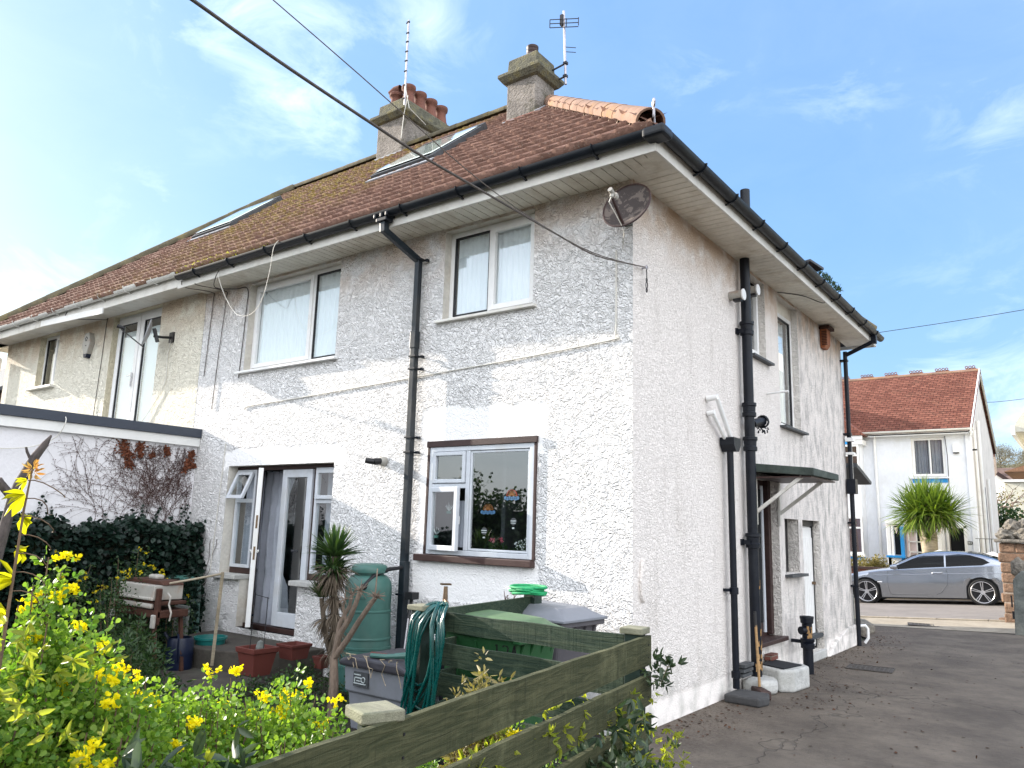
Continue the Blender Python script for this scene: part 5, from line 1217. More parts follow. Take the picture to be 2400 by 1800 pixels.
tag(sqpot(-3.62, -.66, .27, .15, .13, .10, 'terracotta', None, 'planter'), 'low brown planter behind the square terracotta one', 'planter')
tag(sqpot(-3.30, -.55, .20, .12, .07, .05, 'terracotta', None, 'flower_pot'), 'very small dark brown pot against the white wall', 'flower pot')
bk = thing('bucket', 'white paint bucket with blue bands just inside the open door', 'bucket', (-5.8, .44, .33))
b = MB(); b.lathe([(.09, 0), (.12, .22), (.125, .225), (.125, .24), (.11, .24), (.10, .05)], (-5.82, .44, .335), 24); b.build('pail', 'upvc', bk, smooth=True)
b = MB(); b.lathe([(.1065, .10), (.1105, .13)], (-5.82, .44, .335), 24); b.lathe([(.0995, .05), (.1005, .06)], (-5.82, .44, .335), 24); b.build('bands', 'skyblue', bk, smooth=True)
b = MB(); b.tube([(-5.82+.13*math.cos(a), .44-.13*abs(math.sin(a))*.4-.1*abs(math.sin(a)), .545-.10*math.sin(a)) for a in np.linspace(0, 3.14, 12)], .004, 5); b.build('handle', 'metal', bk)
bt = thing('watering_can', 'dark blue watering can on the ground by the trolley', 'watering can', (-5.0, -1.05, .1))
b = MB(); b.lathe([(.14, 0), (.145, .02), (.135, .30), (.12, .33), (.11, .33)], (-4.95, -1.15, .06), 24); b.lathe([(.149, .15), (.149, .17)], (-4.95, -1.15, .06), 24); b.build('can', 'bluepl', bt, smooth=True)
b = MB(); b.tube([(-4.86, -1.22, .36), (-4.83, -1.26, .44), (-4.78, -1.28, .40), (-4.77, -1.28, .28), (-4.82, -1.24, .16)], .010, 8); b.tube([(-5.05, -1.1, .14), (-5.2, -1.2, .42)], [.022, .016], 8); b.build('handle_and_spout', 'bluepl', bt, smooth=True)
tb = tag(MB().lathe([(.12, 0), (.17, .24), (.185, .245), (.185, .27), (.165, .27), (.14, .12)], (-5.05, -.72, .08), 24).build('plant_pot', 'tealpl', smooth=True), 'round teal plastic pot behind the blue watering can', 'plant pot')
# rusty trolley
tr_ = thing('garden_trolley', 'rusty trolley with white enamelled ribbed box on thin legs', 'trolley', (-5.2, -1.4, .1))
b = MB(); b.box(-5.72, -4.86, -1.50, -1.18, .75, .79); b.box(-5.74, -4.84, -1.52, -1.16, .62, .70)
for x in (-5.74, -4.90): b.box(x, x+.06, -1.53, -1.48, .55, .93)
b.build('frame', 'rust', tr_, bevel=.01)
b = MB(); b.box(-5.66, -4.92, -1.535, -1.20, .80, .955)
for i in range(18): x = -5.62+i*.04; b.lathe([(.0, 0), (.022, 0), (.022, .03), (0, .03)], (x, -1.535, .80), 8, 'z')
b.build('enamel_box', 'enamel', tr_, bevel=.015)
b = MB(); b.box(-5.64, -4.94, -1.545, -1.50, .71, .765); b.build('roller', 'enamel', tr_, bevel=.02, seg=3)
b = MB(); b.prism([(-5.70, .955), (-4.90, .955), (-4.96, 1.0), (-5.62, 1.0)], 'y', -1.45, -1.2); b.build('top_cover', 'rust', tr_, bevel=.01)
b = MB(); b.box(-5.36, -5.18, -1.38, -1.28, 1.0, 1.05); b.build('handle', 'enamel', tr_, bevel=.02)
for x in (-5.76, -4.90): 
    b = MB(); b.box(x, x+.07, -1.56, -1.53, .52, .66); b.build('clamp', 'enamel', tr_, bevel=.01)
b = MB(); b.box(-5.82, -5.74, -1.52, -1.30, .66, .90); b.build('side_lug', 'enamel', tr_, bevel=.03, seg=3)
for (x, x2) in ((-5.70, -5.72), (-4.92, -4.80)):
    for y in (-1.5, -1.2): b = MB(); b.bar((x, y, .62), (x2, y, .05), .035, .035); b.build('leg', 'rust', tr_)
b = MB(); b.tube([(-4.86, -1.4, .98), (-4.6, -1.25, 1.04), (-4.36, -1.12, 1.10)], .012, 8); b.build('crank', 'wood_pale', tr_, smooth=True)
b = MB(); b.tube([(-4.84, -1.42, .88), (-4.78, -1.42, .84), (-4.80, -1.42, .76), (-4.74, -1.42, .68), (-4.76, -1.42, .60)], .010, 6); b.build('wire_handle', 'enamel', tr_, smooth=True)
tag(MB().bar((-4.36, -1.10, 1.12), (-4.55, -1.0, .12), .034, .02).build('plank', 'wood_pale', bevel=.004), 'pale narrow plank leaning beside the rusty trolley', 'plank')
tag(MB().bar((-6.25, -1.3, .68), (-6.35, -1.3, .1), .02, .02).build('stake', 'wood_pale'), 'short bleached stake left of the rusty trolley', 'stake')
cb_ = thing('compost_bin', 'dark green round bin smothered in ivy against the wall corner', 'bin', (-6.2, -.5, 0))
b = MB(); b.lathe([(.28, 0), (.24, .80), (.25, .84), (.1, .90), (0, .9)], (-6.28, -.42, .05), 26); b.build('body', 'butt', cb_, smooth=True)
tag(MB().box(-6.05, -5.75, -.62, -.58, .1, .62).build('board', 'slab', bevel=.004), 'small pale board standing by the ivy-covered bin', 'board')

# ------------------------------------------------------------ side yard things
stp = thing('door_step', 'white painted concrete step block below the side door', 'step', (.35, 3.3, 0))
b = MB(); b.prism([(.02, 2.92), (.33, 2.76), (.46, 2.86), (.50, 3.30), (.40, 3.42), (.02, 3.50)], 'z', 0, .235); b.build('block', 'step', stp, bevel=.03, seg=3)
tag(MB().prism([(.05, 2.96), (.36, 2.82), (.43, 3.24), (.07, 3.38)], 'z', .237, .250).build('doormat', 'mat', bevel=.003), 'black rubber mat on the white side step', 'doormat')
tag(MB().box(.02, .11, 3.20, 3.42, .252, .32).build('brick', 'brick', bevel=.008), 'single red brick on the back of the side step', 'brick')
sb = thing('drain_pipe_stub', 'short black cast pipe standing by the white plank door', 'pipe stub', (.2, 4.3, 0))
b = MB(); b.tube([(.22, 4.22, 0), (.22, 4.22, .66)], .062, 16); b.lathe([(.062, .30), (.083, .305), (.085, .36), (.07, .37), (.085, .39), (.085, .42), (.062, .43)], (.22, 4.22, 0), 16); b.lathe([(.062, .60), (.078, .61), (.08, .655), (.085, .66), (.085, .69), (.06, .69), (.055, .60)], (.22, 4.22, 0), 16)
b.tube([(.22, 4.22, .52), (.17, 4.12, .52)], .05, 12); b.box(.02, .2, 4.20, 4.24, .36, .40); b.build('pipe', 'pipe', sb, smooth=True)
b = MB()
for i in range(18):
    a = random.uniform(-1.6, -.1); zz = random.uniform(.40, .56); s = random.uniform(.006, .014); b.obox((.22+.0635*math.cos(a), 4.22+.0635*math.sin(a), zz), (.001*math.cos(a), .001*math.sin(a), 0), (-s*math.sin(a), s*math.cos(a), 0), (0, 0, s*1.8))
b.build('peeled_paint', 'peel', sb)
bh = thing('broom', 'broom handle with dark tip leaning by the black soil pipe', 'broom', (.3, 2.45, 0))
b = MB(); b.tube([(.235, 2.40, .10), (.19, 2.46, .72)], .015, 8); b.build('shaft', 'tan', bh, smooth=True)
b = MB(); b.tube([(.19, 2.46, .70), (.182, 2.47, .86)], .017, 8); b.build('tip', 'black', bh, smooth=True)
b = MB(); b.obox((.27, 2.34, .05), (.05, .03, 0), (-.09, .11, .0), (0, .0, .045)); b.build('head', 'brown', bh, bevel=.015)
tag(MB().prism([(.05, 1.86), (.42, 1.84), (.46, 2.02), (.40, 2.22), (.06, 2.24)], 'z', 0, .085).build('drain_surround', 'conc', bevel=.02), 'low dark concrete kerb at the foot of the thin side pipe', 'drain surround')
tag(MB().prism([(.02, 2.45), (.25, 2.42), (.36, 2.62), (.28, 2.86), (.02, 2.9)], 'z', 0, .15).build('pipe_footing', 'step', bevel=.05, seg=3), 'rough mortar lump around the foot of the soil pipe', 'footing')
b = MB()
for i in range(3): b.box(.02, .10+.01*i, 2.30, 2.58, .18+i*.05, .215+i*.05)
tag(b.build('slate_stack', 'slate', bevel=.004), 'few slates stacked behind the thin side pipe', 'slates')
def cover(x, y, s, rz, label, group=None):
    t = thing('drain_cover', label, 'drain cover', (x, y, gz(x, y)+.006), group, rz, world=False)
    b = MB(); b.box(-s, s, -s*.75, s*.75, -.004, .004); b.build('plate', 'grating', t, local=True)
    b = MB()
    for i in range(9): u = -s*.85+i*s*1.7/8; b.box(u-.008, u+.008, -s*.65, s*.65, .004, .008)
    for i in range(5): u = -s*.6+i*s*1.2/4; b.box(-s*.9, s*.9, u-.006, u+.006, .0042, .007)
    b.box(-s*1.06, s*1.06, -s*.81, -s*.77, 0, .009); b.box(-s*1.06, s*1.06, s*.77, s*.81, 0, .009); b.box(-s*1.06, -s*1.01, -s*.77, s*.77, 0, .009); b.box(s*1.01, s*1.06, -s*.77, s*.77, 0, .009)
    b.build('ribs', 'grating', t, local=True); return t
cover(.72, 5.2, .26, .1, 'square iron drain cover in the shaded driveway')
cover(.45, 11.15, .30, .2, 'iron drain cover in the sunlit pavement strip')
tag(MB().prism([(-.7, 8.9), (-.15, 8.8), (-.1, 9.4), (-.4, 10.2), (-.8, 10.2)], 'z', -.02, .16).build('rockery_stone', 'rock', bevel=.05), 'mossy stone edging beyond the house corner', 'stone')
tag(MB().box(-.62, -.52, 9.7, 9.8, 0, .62).build('bollard', 'slab', bevel=.01), 'short dark post beyond the far downpipe', 'post')
# ------------------------------------------------------------ plants
def cluster_pts(P, n, r, up=.3):
    """leaf positions/directions fanned out round each tip"""
    P = np.repeat(np.asarray(P, float), n, 0); D = norm(rng.normal(size=P.shape)+np.array([0, 0, up])); return P+D*r*rng.uniform(.1, 1, (len(P), 1)), D
DM = 1.0
def bush(name, label, cat, clumps, dens, leafm, kind, size, flowers=0, flm='flower', stemm='twig', per=9, crad=.045, low=.15, group=None, stems=True, fsize=.0125):
    """clumps: (x, y, radius, height). stems rise to an uneven top; leaf rosettes ride on them"""
    cx = sum(c[0] for c in clumps)/len(clumps); cy = sum(c[1] for c in clumps)/len(clumps)
    t = thing(name, label, cat, (cx, cy, 0), group)
    tips = []; sb_ = MB(); tops = []
    for (x, y, r, h) in clumps:
        k = max(3, int(dens*r*r*h*10*DM))
        for i in range(k):
            a = random.random()*6.283; q = r*math.sqrt(random.random()); hh = h*(1-.35*(q/r)**2)*random.uniform(.72, 1.0)
            bx_, by_ = x+q*.5*math.cos(a), y+q*.5*math.sin(a); tx, ty = x+q*math.cos(a), y+q*math.sin(a)
            pts = [Vector((bx_, by_, 0)).lerp(Vector((tx, ty, hh)), s)+Vector((random.uniform(-.02, .02), random.uniform(-.02, .02), 0))*(s > 0) for s in (0, .3, .6, .85, 1)]
            if stems and i % 4 == 0: sb_.tube(pts, [.006, .005, .004, .003, .002], 4, caps=False)
            m = max(3, int((1-low)*hh/.055))
            for j in range(m):
                s = low+(1-low)*(j+random.random())/m; p = Vector((bx_, by_, 0)).lerp(Vector((tx, ty, hh)), s); o = .10*(1-s)+.03
                tips.append((p.x+random.uniform(-o, o), p.y+random.uniform(-o, o), p.z+random.uniform(-.02, .02)))
            tops.append((tx, ty, hh+.01))
    if stems: sb_.build('stems', stemm, t)
    P, D = cluster_pts(tips, per, crad)
    leaves('foliage', P, D, rng.uniform(size*.6, size*1.15, len(P)), kind, leafm, t)
    if flowers:
        idx = sorted(range(len(tops)), key=lambda i: -tops[i][2]/max(c[3] for c in clumps)+1.3*random.random())[:flowers]; fp = []
        for i in idx:
            for k in range(random.randint(7, 13) if flm == 'flower' else 2):
                fp.append((tops[i][0]+random.gauss(0, .013), tops[i][1]+random.gauss(0, .013), tops[i][2]+random.gauss(.010, .008)))
        P, D = cluster_pts(fp, 5, .002, .2)
        leaves('flowers', P, D, rng.uniform(fsize*.8, fsize*1.2, len(P)), 'petal', flm, t)
    return t
bush('coronilla_bush', 'tall yellow-flowered bush at the left edge in the foreground', 'bush',
     [(.86, -5.08, .17, 1.60), (.92, -4.9, .3, 1.24), (1.02, -5.02, .3, 1.28), (.62, -4.6, .25, 1.18), (.62, -4.86, .16, 1.40), (.98, -5.26, .2, 1.42), (1.1, -5.45, .22, 1.40), (.45, -5.0, .25, 1.30), (.75, -4.95, .14, 1.30)], 620, 'leaf', 'round', .020, 24, per=10, crad=.034, low=.2)
bush('coronilla_bush', 'low spreading yellow-flowered bush across the bottom of the garden', 'bush',
     [(.60, -4.75, .24, 1.20), (.75, -4.45, .28, 1.17), (.85, -4.25, .24, 1.17), (.45, -4.35, .28, 1.06), (1.05, -4.25, .26, 1.08), (1.2, -4.5, .25, 1.06), (1.3, -4.85, .24, 1.05), (1.2, -5.1, .24, 1.15), (.95, -4.7, .3, 1.05), (1.15, -3.95, .22, 1.0), (1.45, -5.15, .2, 1.12), (1.1, -5.3, .2, 1.25), (.35, -4.5, .3, 1.0), (.55, -4.15, .3, .98), (.2, -4.2, .3, .9), (.85, -3.85, .3, .92)], 480, 'leaf', 'round', .020, 44, per=10, crad=.032, low=.3)
bush('coronilla_bush', 'yellow-flowered bush in the shade in front of the ivy hedge', 'bush',
     [(-5.9, -1.3, .45, 1.38), (-5.5, -1.6, .4, 1.25), (-6.2, -1.9, .4, 1.3), (-5.3, -1.1, .3, 1.0)], 14, 'shrub', 'round', .028, 42, 'flowerd', per=8, crad=.05, fsize=.02)
bush('leafy_shrub', 'small green shrub in front of the rusty trolley', 'shrub', [(-4.1, -2.1, .3, .62), (-3.8, -2.3, .25, .5), (-4.5, -1.9, .3, .72), (-4.9, -1.75, .25, .7)], 22, 'shrub', 'long', .07, 0, per=7, crad=.05)
bush('leafy_shrub', 'dark low ground plants between the planter and the cordyline', 'shrub', [(-2.9, -1.2, .35, .34), (-2.5, -1.6, .3, .30), (-3.2, -1.35, .3, .26), (-2.3, -1.1, .25, .32), (-3.3, -.75, .3, .30), (-2.6, -.75, .3, .3)], 60, 'shrub', 'round', .03, 0, per=8, crad=.04, stems=False)
bush('leafy_shrub', 'dark low mixed plants in the middle of the garden', 'shrub', [(-1.6, -2.6, .5, .42), (-.7, -3.2, .5, .5), (.1, -3.6, .5, .6), (-2.4, -2.2, .5, .34), (-1.2, -3.6, .6, .5), (-3.3, -2.2, .5, .3)], 14, 'shrub', 'long', .08, 10, 'flowerd', per=7, crad=.05)
bush('coronilla_bush', 'patch of bright leaves growing at the foot of the hose post', 'bush', [(.55, -2.9, .3, .62), (.9, -2.75, .2, .72), (1.0, -3.2, .2, .92), (1.22, -3.5, .14, 1.0), (1.3, -3.9, .13, .98)], 60, 'leaf', 'round', .022, 6, per=8, crad=.034)
bush('passionflower_climber', 'dry-tipped climber standing up behind the top fence board', 'climber', [(1.10, -3.48, .12, 1.20), (1.02, -3.30, .12, 1.18), (1.16, -3.62, .09, 1.14)], 200, 'dryleaf', 'long', .04, 0, per=8, crad=.04, low=.7)
# climber hanging through the fence
def climber(name, label, centers, n, leafm, size, seedn=1, vine='twigpale', kind='long'):
    c0 = centers[0]; t = thing(name, label, 'climber', (c0[0], c0[1], 0)); b = MB(); P = []; 
    for (x, y, z, r, rz_) in centers:
        for i in range(int(n*r*r*rz_*30)):
            a = random.random()*6.283; q = r*math.sqrt(random.random()); P.append((x+.5*q*math.cos(a), y+q*math.sin(a), z+rz_*random.uniform(-1, 1)))
    for i in range(len(P)//10):
        p = Vector(random.choice(P)); q = Vector(random.choice(P))
        if (p-q).length < .16: b.tube([p, (p+q)/2+Vector((random.uniform(.0, .05), 0, random.uniform(-.05, .05))), q], [.0018, .002, .0012], 4, caps=False)
    if b.v: b.build('vines', vine, t)
    P5 = np.repeat(np.array(P), 5, 0); base = norm(rng.normal(size=(len(P), 3))*np.array([.6, .8, .7])+np.array([.35, 0, -.1])); base = np.repeat(base, 5, 0)
    D = norm(base+rng.normal(size=P5.shape)*.75)
    leaves('foliage', P5, D, rng.uniform(size*.55, size*1.15, len(P5)), kind, leafm, t)
    return t
climber('passionflower_climber', 'dark-leaved climber spilling through the fence boards near the corner post',
        [(1.42, -3.0, .62, .34, .22), (1.45, -3.3, .42, .40, .25), (1.42, -2.75, .75, .24, .16), (1.46, -3.6, .38, .30, .20), (1.40, -2.5, .45, .25, .2), (1.5, -3.2, .15, .4, .15)], 75, 'leafd', .075)
climber('passionflower_climber', 'yellowish fresh leaves tangled along the gap under the top fence board',
        [(1.30, -3.05, .86, .18, .10), (1.34, -3.4, .84, .25, .08), (1.40, -3.9, .84, .3, .07), (1.46, -4.3, .83, .3, .07), (1.36, -2.6, .80, .2, .10), (1.50, -2.45, .62, .14, .14), (1.47, -2.7, .5, .2, .2)], 260, 'leafy', .042, kind='long')
climber('passionflower_climber', 'small sprig of climber poking out past the corner post',
        [(1.30, -2.20, .93, .10, .05), (1.36, -2.25, 1.02, .08, .05), (1.40, -2.2, .98, .05, .04)], 1000, 'leafd', .055)
climber('passionflower_climber', 'golden-leaved climber sprawling over the foreground bush at the lower left',
        [(1.22, -5.32, 1.36, .16, .10), (1.30, -5.40, 1.28, .2, .12), (1.05, -5.15, 1.30, .2, .06), (1.42, -5.30, 1.15, .2, .10), (1.5, -5.15, 1.05, .2, .10)], 190, 'leafy', .038)
climber('passionflower_climber', 'dark strap-leaved climber low in the foreground at the bottom edge',
        [(1.60, -5.10, 1.08, .22, .07), (1.45, -5.0, 1.12, .2, .05), (1.62, -4.85, .98, .2, .06)], 180, 'leafd', .075)
# tall passionflower stem at the left edge
ps = thing('passionflower_climber', 'upright passionflower shoot with large backlit yellow leaves at the left edge', 'climber', (1.12, -5.3, 0))
b = MB(); b.tube([(1.12, -5.30, .3), (1.10, -5.29, 1.2), (1.095, -5.285, 1.5), (1.09, -5.28, 1.70), (1.08, -5.27, 1.80)], [.006, .005, .004, .003, .002], 6)
for k in range(7):
    z = 1.50+.045*k; a = random.uniform(-1, 1); pts = [(1.09+.012*j*math.sin(a+j*.7), -5.28+.016*j, z-.006*j+.008*math.sin(j)) for j in range(7)]; b.tube(pts, .0014, 4, caps=False)
b.build('stem', 'twig', ps)
P, D, S = [], [], []
for z in (1.44, 1.53, 1.60, 1.68, 1.735, 1.77):
    c = (1.09, -5.282, z); a0 = random.uniform(-.5, .5)+(math.pi if random.random() < .5 else 0)
    for k in range(5):
        a = a0+(k-2)*.45; P.append(c); D.append((.55*math.cos(a)-.3, -.75*math.cos(a), .5*math.sin(a)-.15)); S.append(random.uniform(.045, .075)*(1 if z < 1.74 else .5))
M_['pleaf'] = leaf_mat('backlit_leaf', (.36, .34, .01), (.45, .42, .02), .65)
leaves('foliage', P, D, np.array(S), 'lance', 'pleaf', ps, roll=.4)
P, D = cluster_pts([(1.082, -5.27, 1.80), (1.075, -5.262, 1.79)], 14, .012); leaves('bud', P, D, .022, 'long', leaf_mat('bud', (.4, .16, .05), (.5, .35, .12), .4), ps)
# dead branch rising behind it
db = thing('dead_branch', 'broken grey dead branch rising at the left edge', 'branch', (.25, -5.0, 0))
b = MB(); b.tube([(.20, -5.05, .4), (.23, -5.01, 1.5), (.245, -4.99, 1.72), (.25, -4.98, 1.78), (.262, -4.955, 1.85), (.27, -4.945, 1.885), (.285, -4.925, 1.93), (.292, -4.912, 1.962)], [.02, .019, .017, .016, .018, .015, .012, .003], 9)
b.tube([(.245, -4.99, 1.74), (.235, -5.02, 1.775), (.237, -5.04, 1.80)], [.015, .014, .012], 8); b.tube([(.262, -4.955, 1.87), (.258, -4.97, 1.90), (.258, -4.975, 1.915)], [.006, .005, .004], 6)
b.tube([(.21, -5.04, 1.5), (.18, -5.12, 1.72), (.19, -5.13, 1.83)], [.018, .016, .013], 8)
b.build('branch', 'bark_g', db, smooth=True)

# ivy hedge on the extension wall
iv = thing('ivy_hedge', 'dense dark ivy hedge covering the foot of the extension wall', 'hedge', (-6.6, -2.2, 0))
b = MB(); b.box(-6.90, -6.62, -5.0, -.05, 0, 1.45)
n = 0; P = []; D = []
N_ = 17000
yy = rng.uniform(-5.2, .02, N_); zz = rng.uniform(0, 1, N_); top = 1.56+.05*np.sin(yy*5)+.04*np.sin(yy*13+1); face = rng.random(N_) < .8
X_ = np.where(face, -6.50+.09*np.sin(yy*4+zz*5)+rng.normal(0, .05, N_), rng.uniform(-6.9, -6.5, N_)); Z_ = np.where(face, zz*top, top+rng.normal(0, .03, N_))
sel = rng.random(N_) < .02; Z_[sel] += rng.uniform(0, .12, sel.sum())
P = np.stack([X_, yy, Z_], 1); D = norm(np.stack([rng.normal(.5, .5, N_), rng.normal(0, .6, N_), rng.normal(-.5, .5, N_)], 1))
o = b.build('core', 'soil', iv); leaves('foliage', P, D, rng.uniform(.05, .085, N_), 'ivy', 'ivy', iv, roll=.5)
P = []
for (y0, n_) in ((-2.05, 26), (-1.9, 14), (-.75, 20), (-.55, 18), (-.2, 22), (-.1, 14), (-.35, 10)):
    for i in range(n_): P.append((-6.88, y0+.02*math.sin(i)+random.uniform(-.03, .03)+i*.004, 1.55+.014*i+random.uniform(0, .02)))
leaves('sprigs', P, rng.normal(size=(len(P), 3))+np.array([.4, 0, .2]), .042, 'ivy', 'ivy', iv)
cbv = leaves('ivy_cover', *(lambda A: (A, norm(rng.normal(size=A.shape)+np.array([.2, -.4, -.2]))))(np.stack([-6.28+.30*np.cos(aa := rng.uniform(3.3, 6.6, 1500)), -.42+.30*np.sin(aa), rng.uniform(.1, .95, 1500)], 1)), .06, 'ivy', 'ivy', cb_)
# bare creeper on the extension wall
dv = thing('dead_creeper', 'leafless brown creeper stems fanned over the extension wall', 'creeper', (-6.9, -1.0, 1.4))
b = MB(); lf = []; rr = random.Random(11)
def creep(y, z, a, L_, r, d=0):
    pts = [(EX+.008, y, z)]
    for i in range(int(L_/.05)):
        a += rr.gauss(0, .16); y += .05*math.sin(a); z += .05*math.cos(a)
        if z > 2.66 or y > -.02 or y < -2.1: break
        pts.append((EX+.008+rr.uniform(0, .006), y, z))
        if rr.random() < .30 and d < 2: creep(y, z, a+rr.choice((-1, 1))*rr.uniform(.4, .9), L_*.5, r*.7, d+1)
        if rr.random() < .5: lf.append((EX+.012, y+rr.uniform(-.02, .02), z+rr.uniform(-.02, .02)))
    if len(pts) > 2: b.tube(pts, r, 3, caps=False)
for i in range(15): creep(-.05-rr.random()*1.35, 1.5+rr.random()*.1, rr.uniform(-.9, .5), 1.3, .0026)
for i in range(16): creep(-.03-rr.random()*.5, 1.45+rr.random()*.6, rr.uniform(-1.1, .3), .9, .0024)
for i in range(8): creep(-.15-rr.random()*1.6, 2.64, math.pi+rr.uniform(-.3, .3), .7, .002)
b.build('stems', 'vine', dv)
P = np.array(lf); leaves('pads', P, norm(rng.normal(size=P.shape)*np.array([.2, 1, 1])), .016, 'round', 'vine', dv)
P = []
for (y, z, r) in ((-1.05, 2.58, .10), (-.98, 2.48, .06), (-.94, 2.36, .05), (-.84, 2.60, .05), (-.82, 2.50, .04), (-.66, 2.50, .035), (-.47, 2.60, .03), (-.44, 2.55, .03), (-.08, 2.56, .05), (-.12, 2.45, .04), (-.16, 2.35, .04), (-.05, 2.4, .04)):
    for i in range(int(r*1500)): P.append((EX+.02, y+rr.gauss(0, r*.5), min(2.67, z+rr.gauss(0, r*.6))))
P = np.array(P); leaves('dead_leaves', P, norm(rng.normal(size=P.shape)*np.array([.4, 1, 1])), .035, 'round', 'rustleaf', dv)
# wall corner creeper
b = MB()
for i in range(9):
    x, z = -6.9+random.uniform(0, .6), .5; pts = []
    for k in range(14): pts.append((x, -.012, z)); x += random.gauss(.01, .03); z += .07
    b.tube(pts, .0035, 4, caps=False)
tag(b.build('dead_creeper', 'vine'), 'thin bare vine stems on the white wall left of the garden door', 'creeper')

# cordyline in the garden and the big one over the road
def sword_head(c, n, L_, w_, m, par, droop=.5, tilt=(0, 0, 1), name='crown', seg=5, minel=-.4, maxel=1.5):
    V = []; F = []
    for i in range(n):
        az = random.random()*6.283; el = random.uniform(minel, maxel); l = L_*random.uniform(.75, 1.1); d = Vector((math.cos(az)*math.cos(el), math.sin(az)*math.cos(el), math.sin(el)))
        sdv = d.cross(Vector((0, 0, 1))); sdv = sdv.normalized() if sdv.length > .01 else Vector((1, 0, 0)); p = Vector(c)+d*.02; st = len(V); tw = random.uniform(-.5, .5)
        for k in range(seg+1):
            t = k/seg; ww = w_*(.55+1.2*t if t < .3 else .91*(1-((t-.3)/.7)**1.6)+.02); sv = sdv*math.cos(tw)+sdv.cross(d)*math.sin(tw)
            V += [p-sv*ww/2, p+sdv.cross(d)*(-ww*.12), p+sv*ww/2]; d = (d+Vector((0, 0, -droop*t*.45))).normalized(); p = p+d*l/seg
        for k in range(seg): a = st+k*3; F += [(a, a+3, a+4, a+1), (a+1, a+4, a+5, a+2)]
    return npmesh(name, np.array([tuple(v) for v in V]), F, m, par)
cy = thing('cordyline', 'small cordyline palm with shaggy dead skirt in front of the garden door', 'palm', (-2.56, -1.1, 0))
b = MB(); b.tube([(-2.45, -1.12, 0), (-2.47, -1.11, .35), (-2.52, -1.1, .75), (-2.55, -1.1, 1.05), (-2.58, -1.1, 1.38)], [.045, .038, .034, .030, .026], 10); b.tube([(-2.49, -1.11, .4), (-2.60, -1.14, .7), (-2.66, -1.15, .98)], [.028, .024, .022], 8); b.build('trunk', 'fibre', cy, smooth=True)
sword_head((-2.58, -1.1, 1.36), 170, .30, .030, 'sword', cy, .22, minel=.1)
sword_head((-2.58, -1.1, 1.28), 70, .26, .026, 'sword', cy, .5, minel=-.4, maxel=.7)
sword_head((-2.58, -1.1, 1.18), 90, .24, .026, 'sword', cy, .3, minel=.2, maxel=1.3)
sword_head((-2.58, -1.1, 1.22), 190, .25, .016, 'fibre', cy, 1.0, minel=-1.0, maxel=.5, name='dry_leaves')
sword_head((-2.66, -1.15, .98), 70, .20, .024, 'sword', cy, .3, minel=.2, name='crown')
for (p, n) in (((-2.57, -1.1, 1.15), 130), ((-2.55, -1.1, 1.0), 130), ((-2.52, -1.1, .85), 120), ((-2.60, -1.14, .8), 90), ((-2.5, -1.1, .7), 110), ((-2.48, -1.1, .55), 70)): sword_head(p, n, .20, .011, 'fibre', cy, 1.6, minel=-1.4, maxel=-.1, name='dry_leaves', seg=4)
ps2 = thing('pruned_shrub', 'hard-pruned bare shrub forking beside the cordyline', 'shrub', (-2.25, -1.3, 0))
b = MB()
def knob(p, d, n_=18):
    for i in range(n_):
        dd = (Vector(d)+Vector((random.gauss(0, .9), random.gauss(0, .9), random.gauss(0, .7)))).normalized(); l = random.uniform(.04, .12); p = Vector(p); b.tube([p, p+dd*l*.5+Vector((0, 0, .004)), p+dd*l], [.005, .0035, .0015], 5)
L_ = {'stem': [(-2.26, -1.28, 0), (-2.25, -1.29, .3), (-2.27, -1.3, .52)], 'a': [(-2.27, -1.3, .50), (-2.18, -1.32, .72), (-2.06, -1.33, .86), (-1.98, -1.34, 1.0), (-1.94, -1.34, 1.10)],
      'b': [(-2.25, -1.3, .52), (-2.10, -1.3, .68), (-1.96, -1.3, .86), (-1.82, -1.3, 1.02), (-1.78, -1.3, 1.06)], 'c': [(-2.27, -1.3, .5), (-2.26, -1.26, .8), (-2.17, -1.24, .95), (-2.16, -1.23, 1.05)], 'd': [(-2.1, -1.32, .8), (-2.12, -1.36, .95), (-2.08, -1.38, 1.02)]}
for k_, pts in L_.items():
    r0 = {'stem': .042, 'a': .028, 'b': .028, 'c': .022, 'd': .014}[k_]; b.tube(pts, [r0*(1-.08*i) for i in range(len(pts))], 8)
    if k_ != 'stem': knob(pts[-1], (.1, 0, .6), 26 if k_ in 'ab' else 14)
b.tube([(-1.79, -1.3, 1.05), (-1.78, -1.3, 1.30)], [.008, .005], 5)
b.build('branches', 'bark', ps2, smooth=True)
b = MB()
for (x, y) in ((-1.15, -.25), (-.95, -.2)):
    for i in range(5):
        p = Vector((x, y, .75)); q = p+Vector((random.uniform(-.08, .1), random.uniform(-.05, .05), random.uniform(.18, .42))); b.tube([p, (p+q)/2+Vector((.01, 0, 0)), q], [.006, .005, .003], 5)
        for j in range(5): e_ = p.lerp(q, random.uniform(.4, 1)); b.tube([e_, e_+Vector((random.uniform(-.05, .05), 0, random.uniform(0, .05)))], .0035, 4)
    b.tube([(x, y, 0), (x, y, .78)], .008, 6)
tag(b.build('bare_twigs', 'vine'), 'bare dark twigs against the wall below the kitchen window', 'twigs')
b = MB()
for i in range(8):
    a = random.random()*6.28; p = Vector((random.uniform(-1.72, -1.0), -1.70, .66)); pts = [p]
    for k in range(6): p = p+Vector((random.uniform(-.03, .06), random.uniform(-.02, .005), random.uniform(-.07, .03) if k > 1 else .0)); pts.append(p)
    b.tube(pts, .0028, 4)
tag(b.build('dry_stems', 'twigpale'), 'pale dry stems trailing over the grey storage box', 'stems')

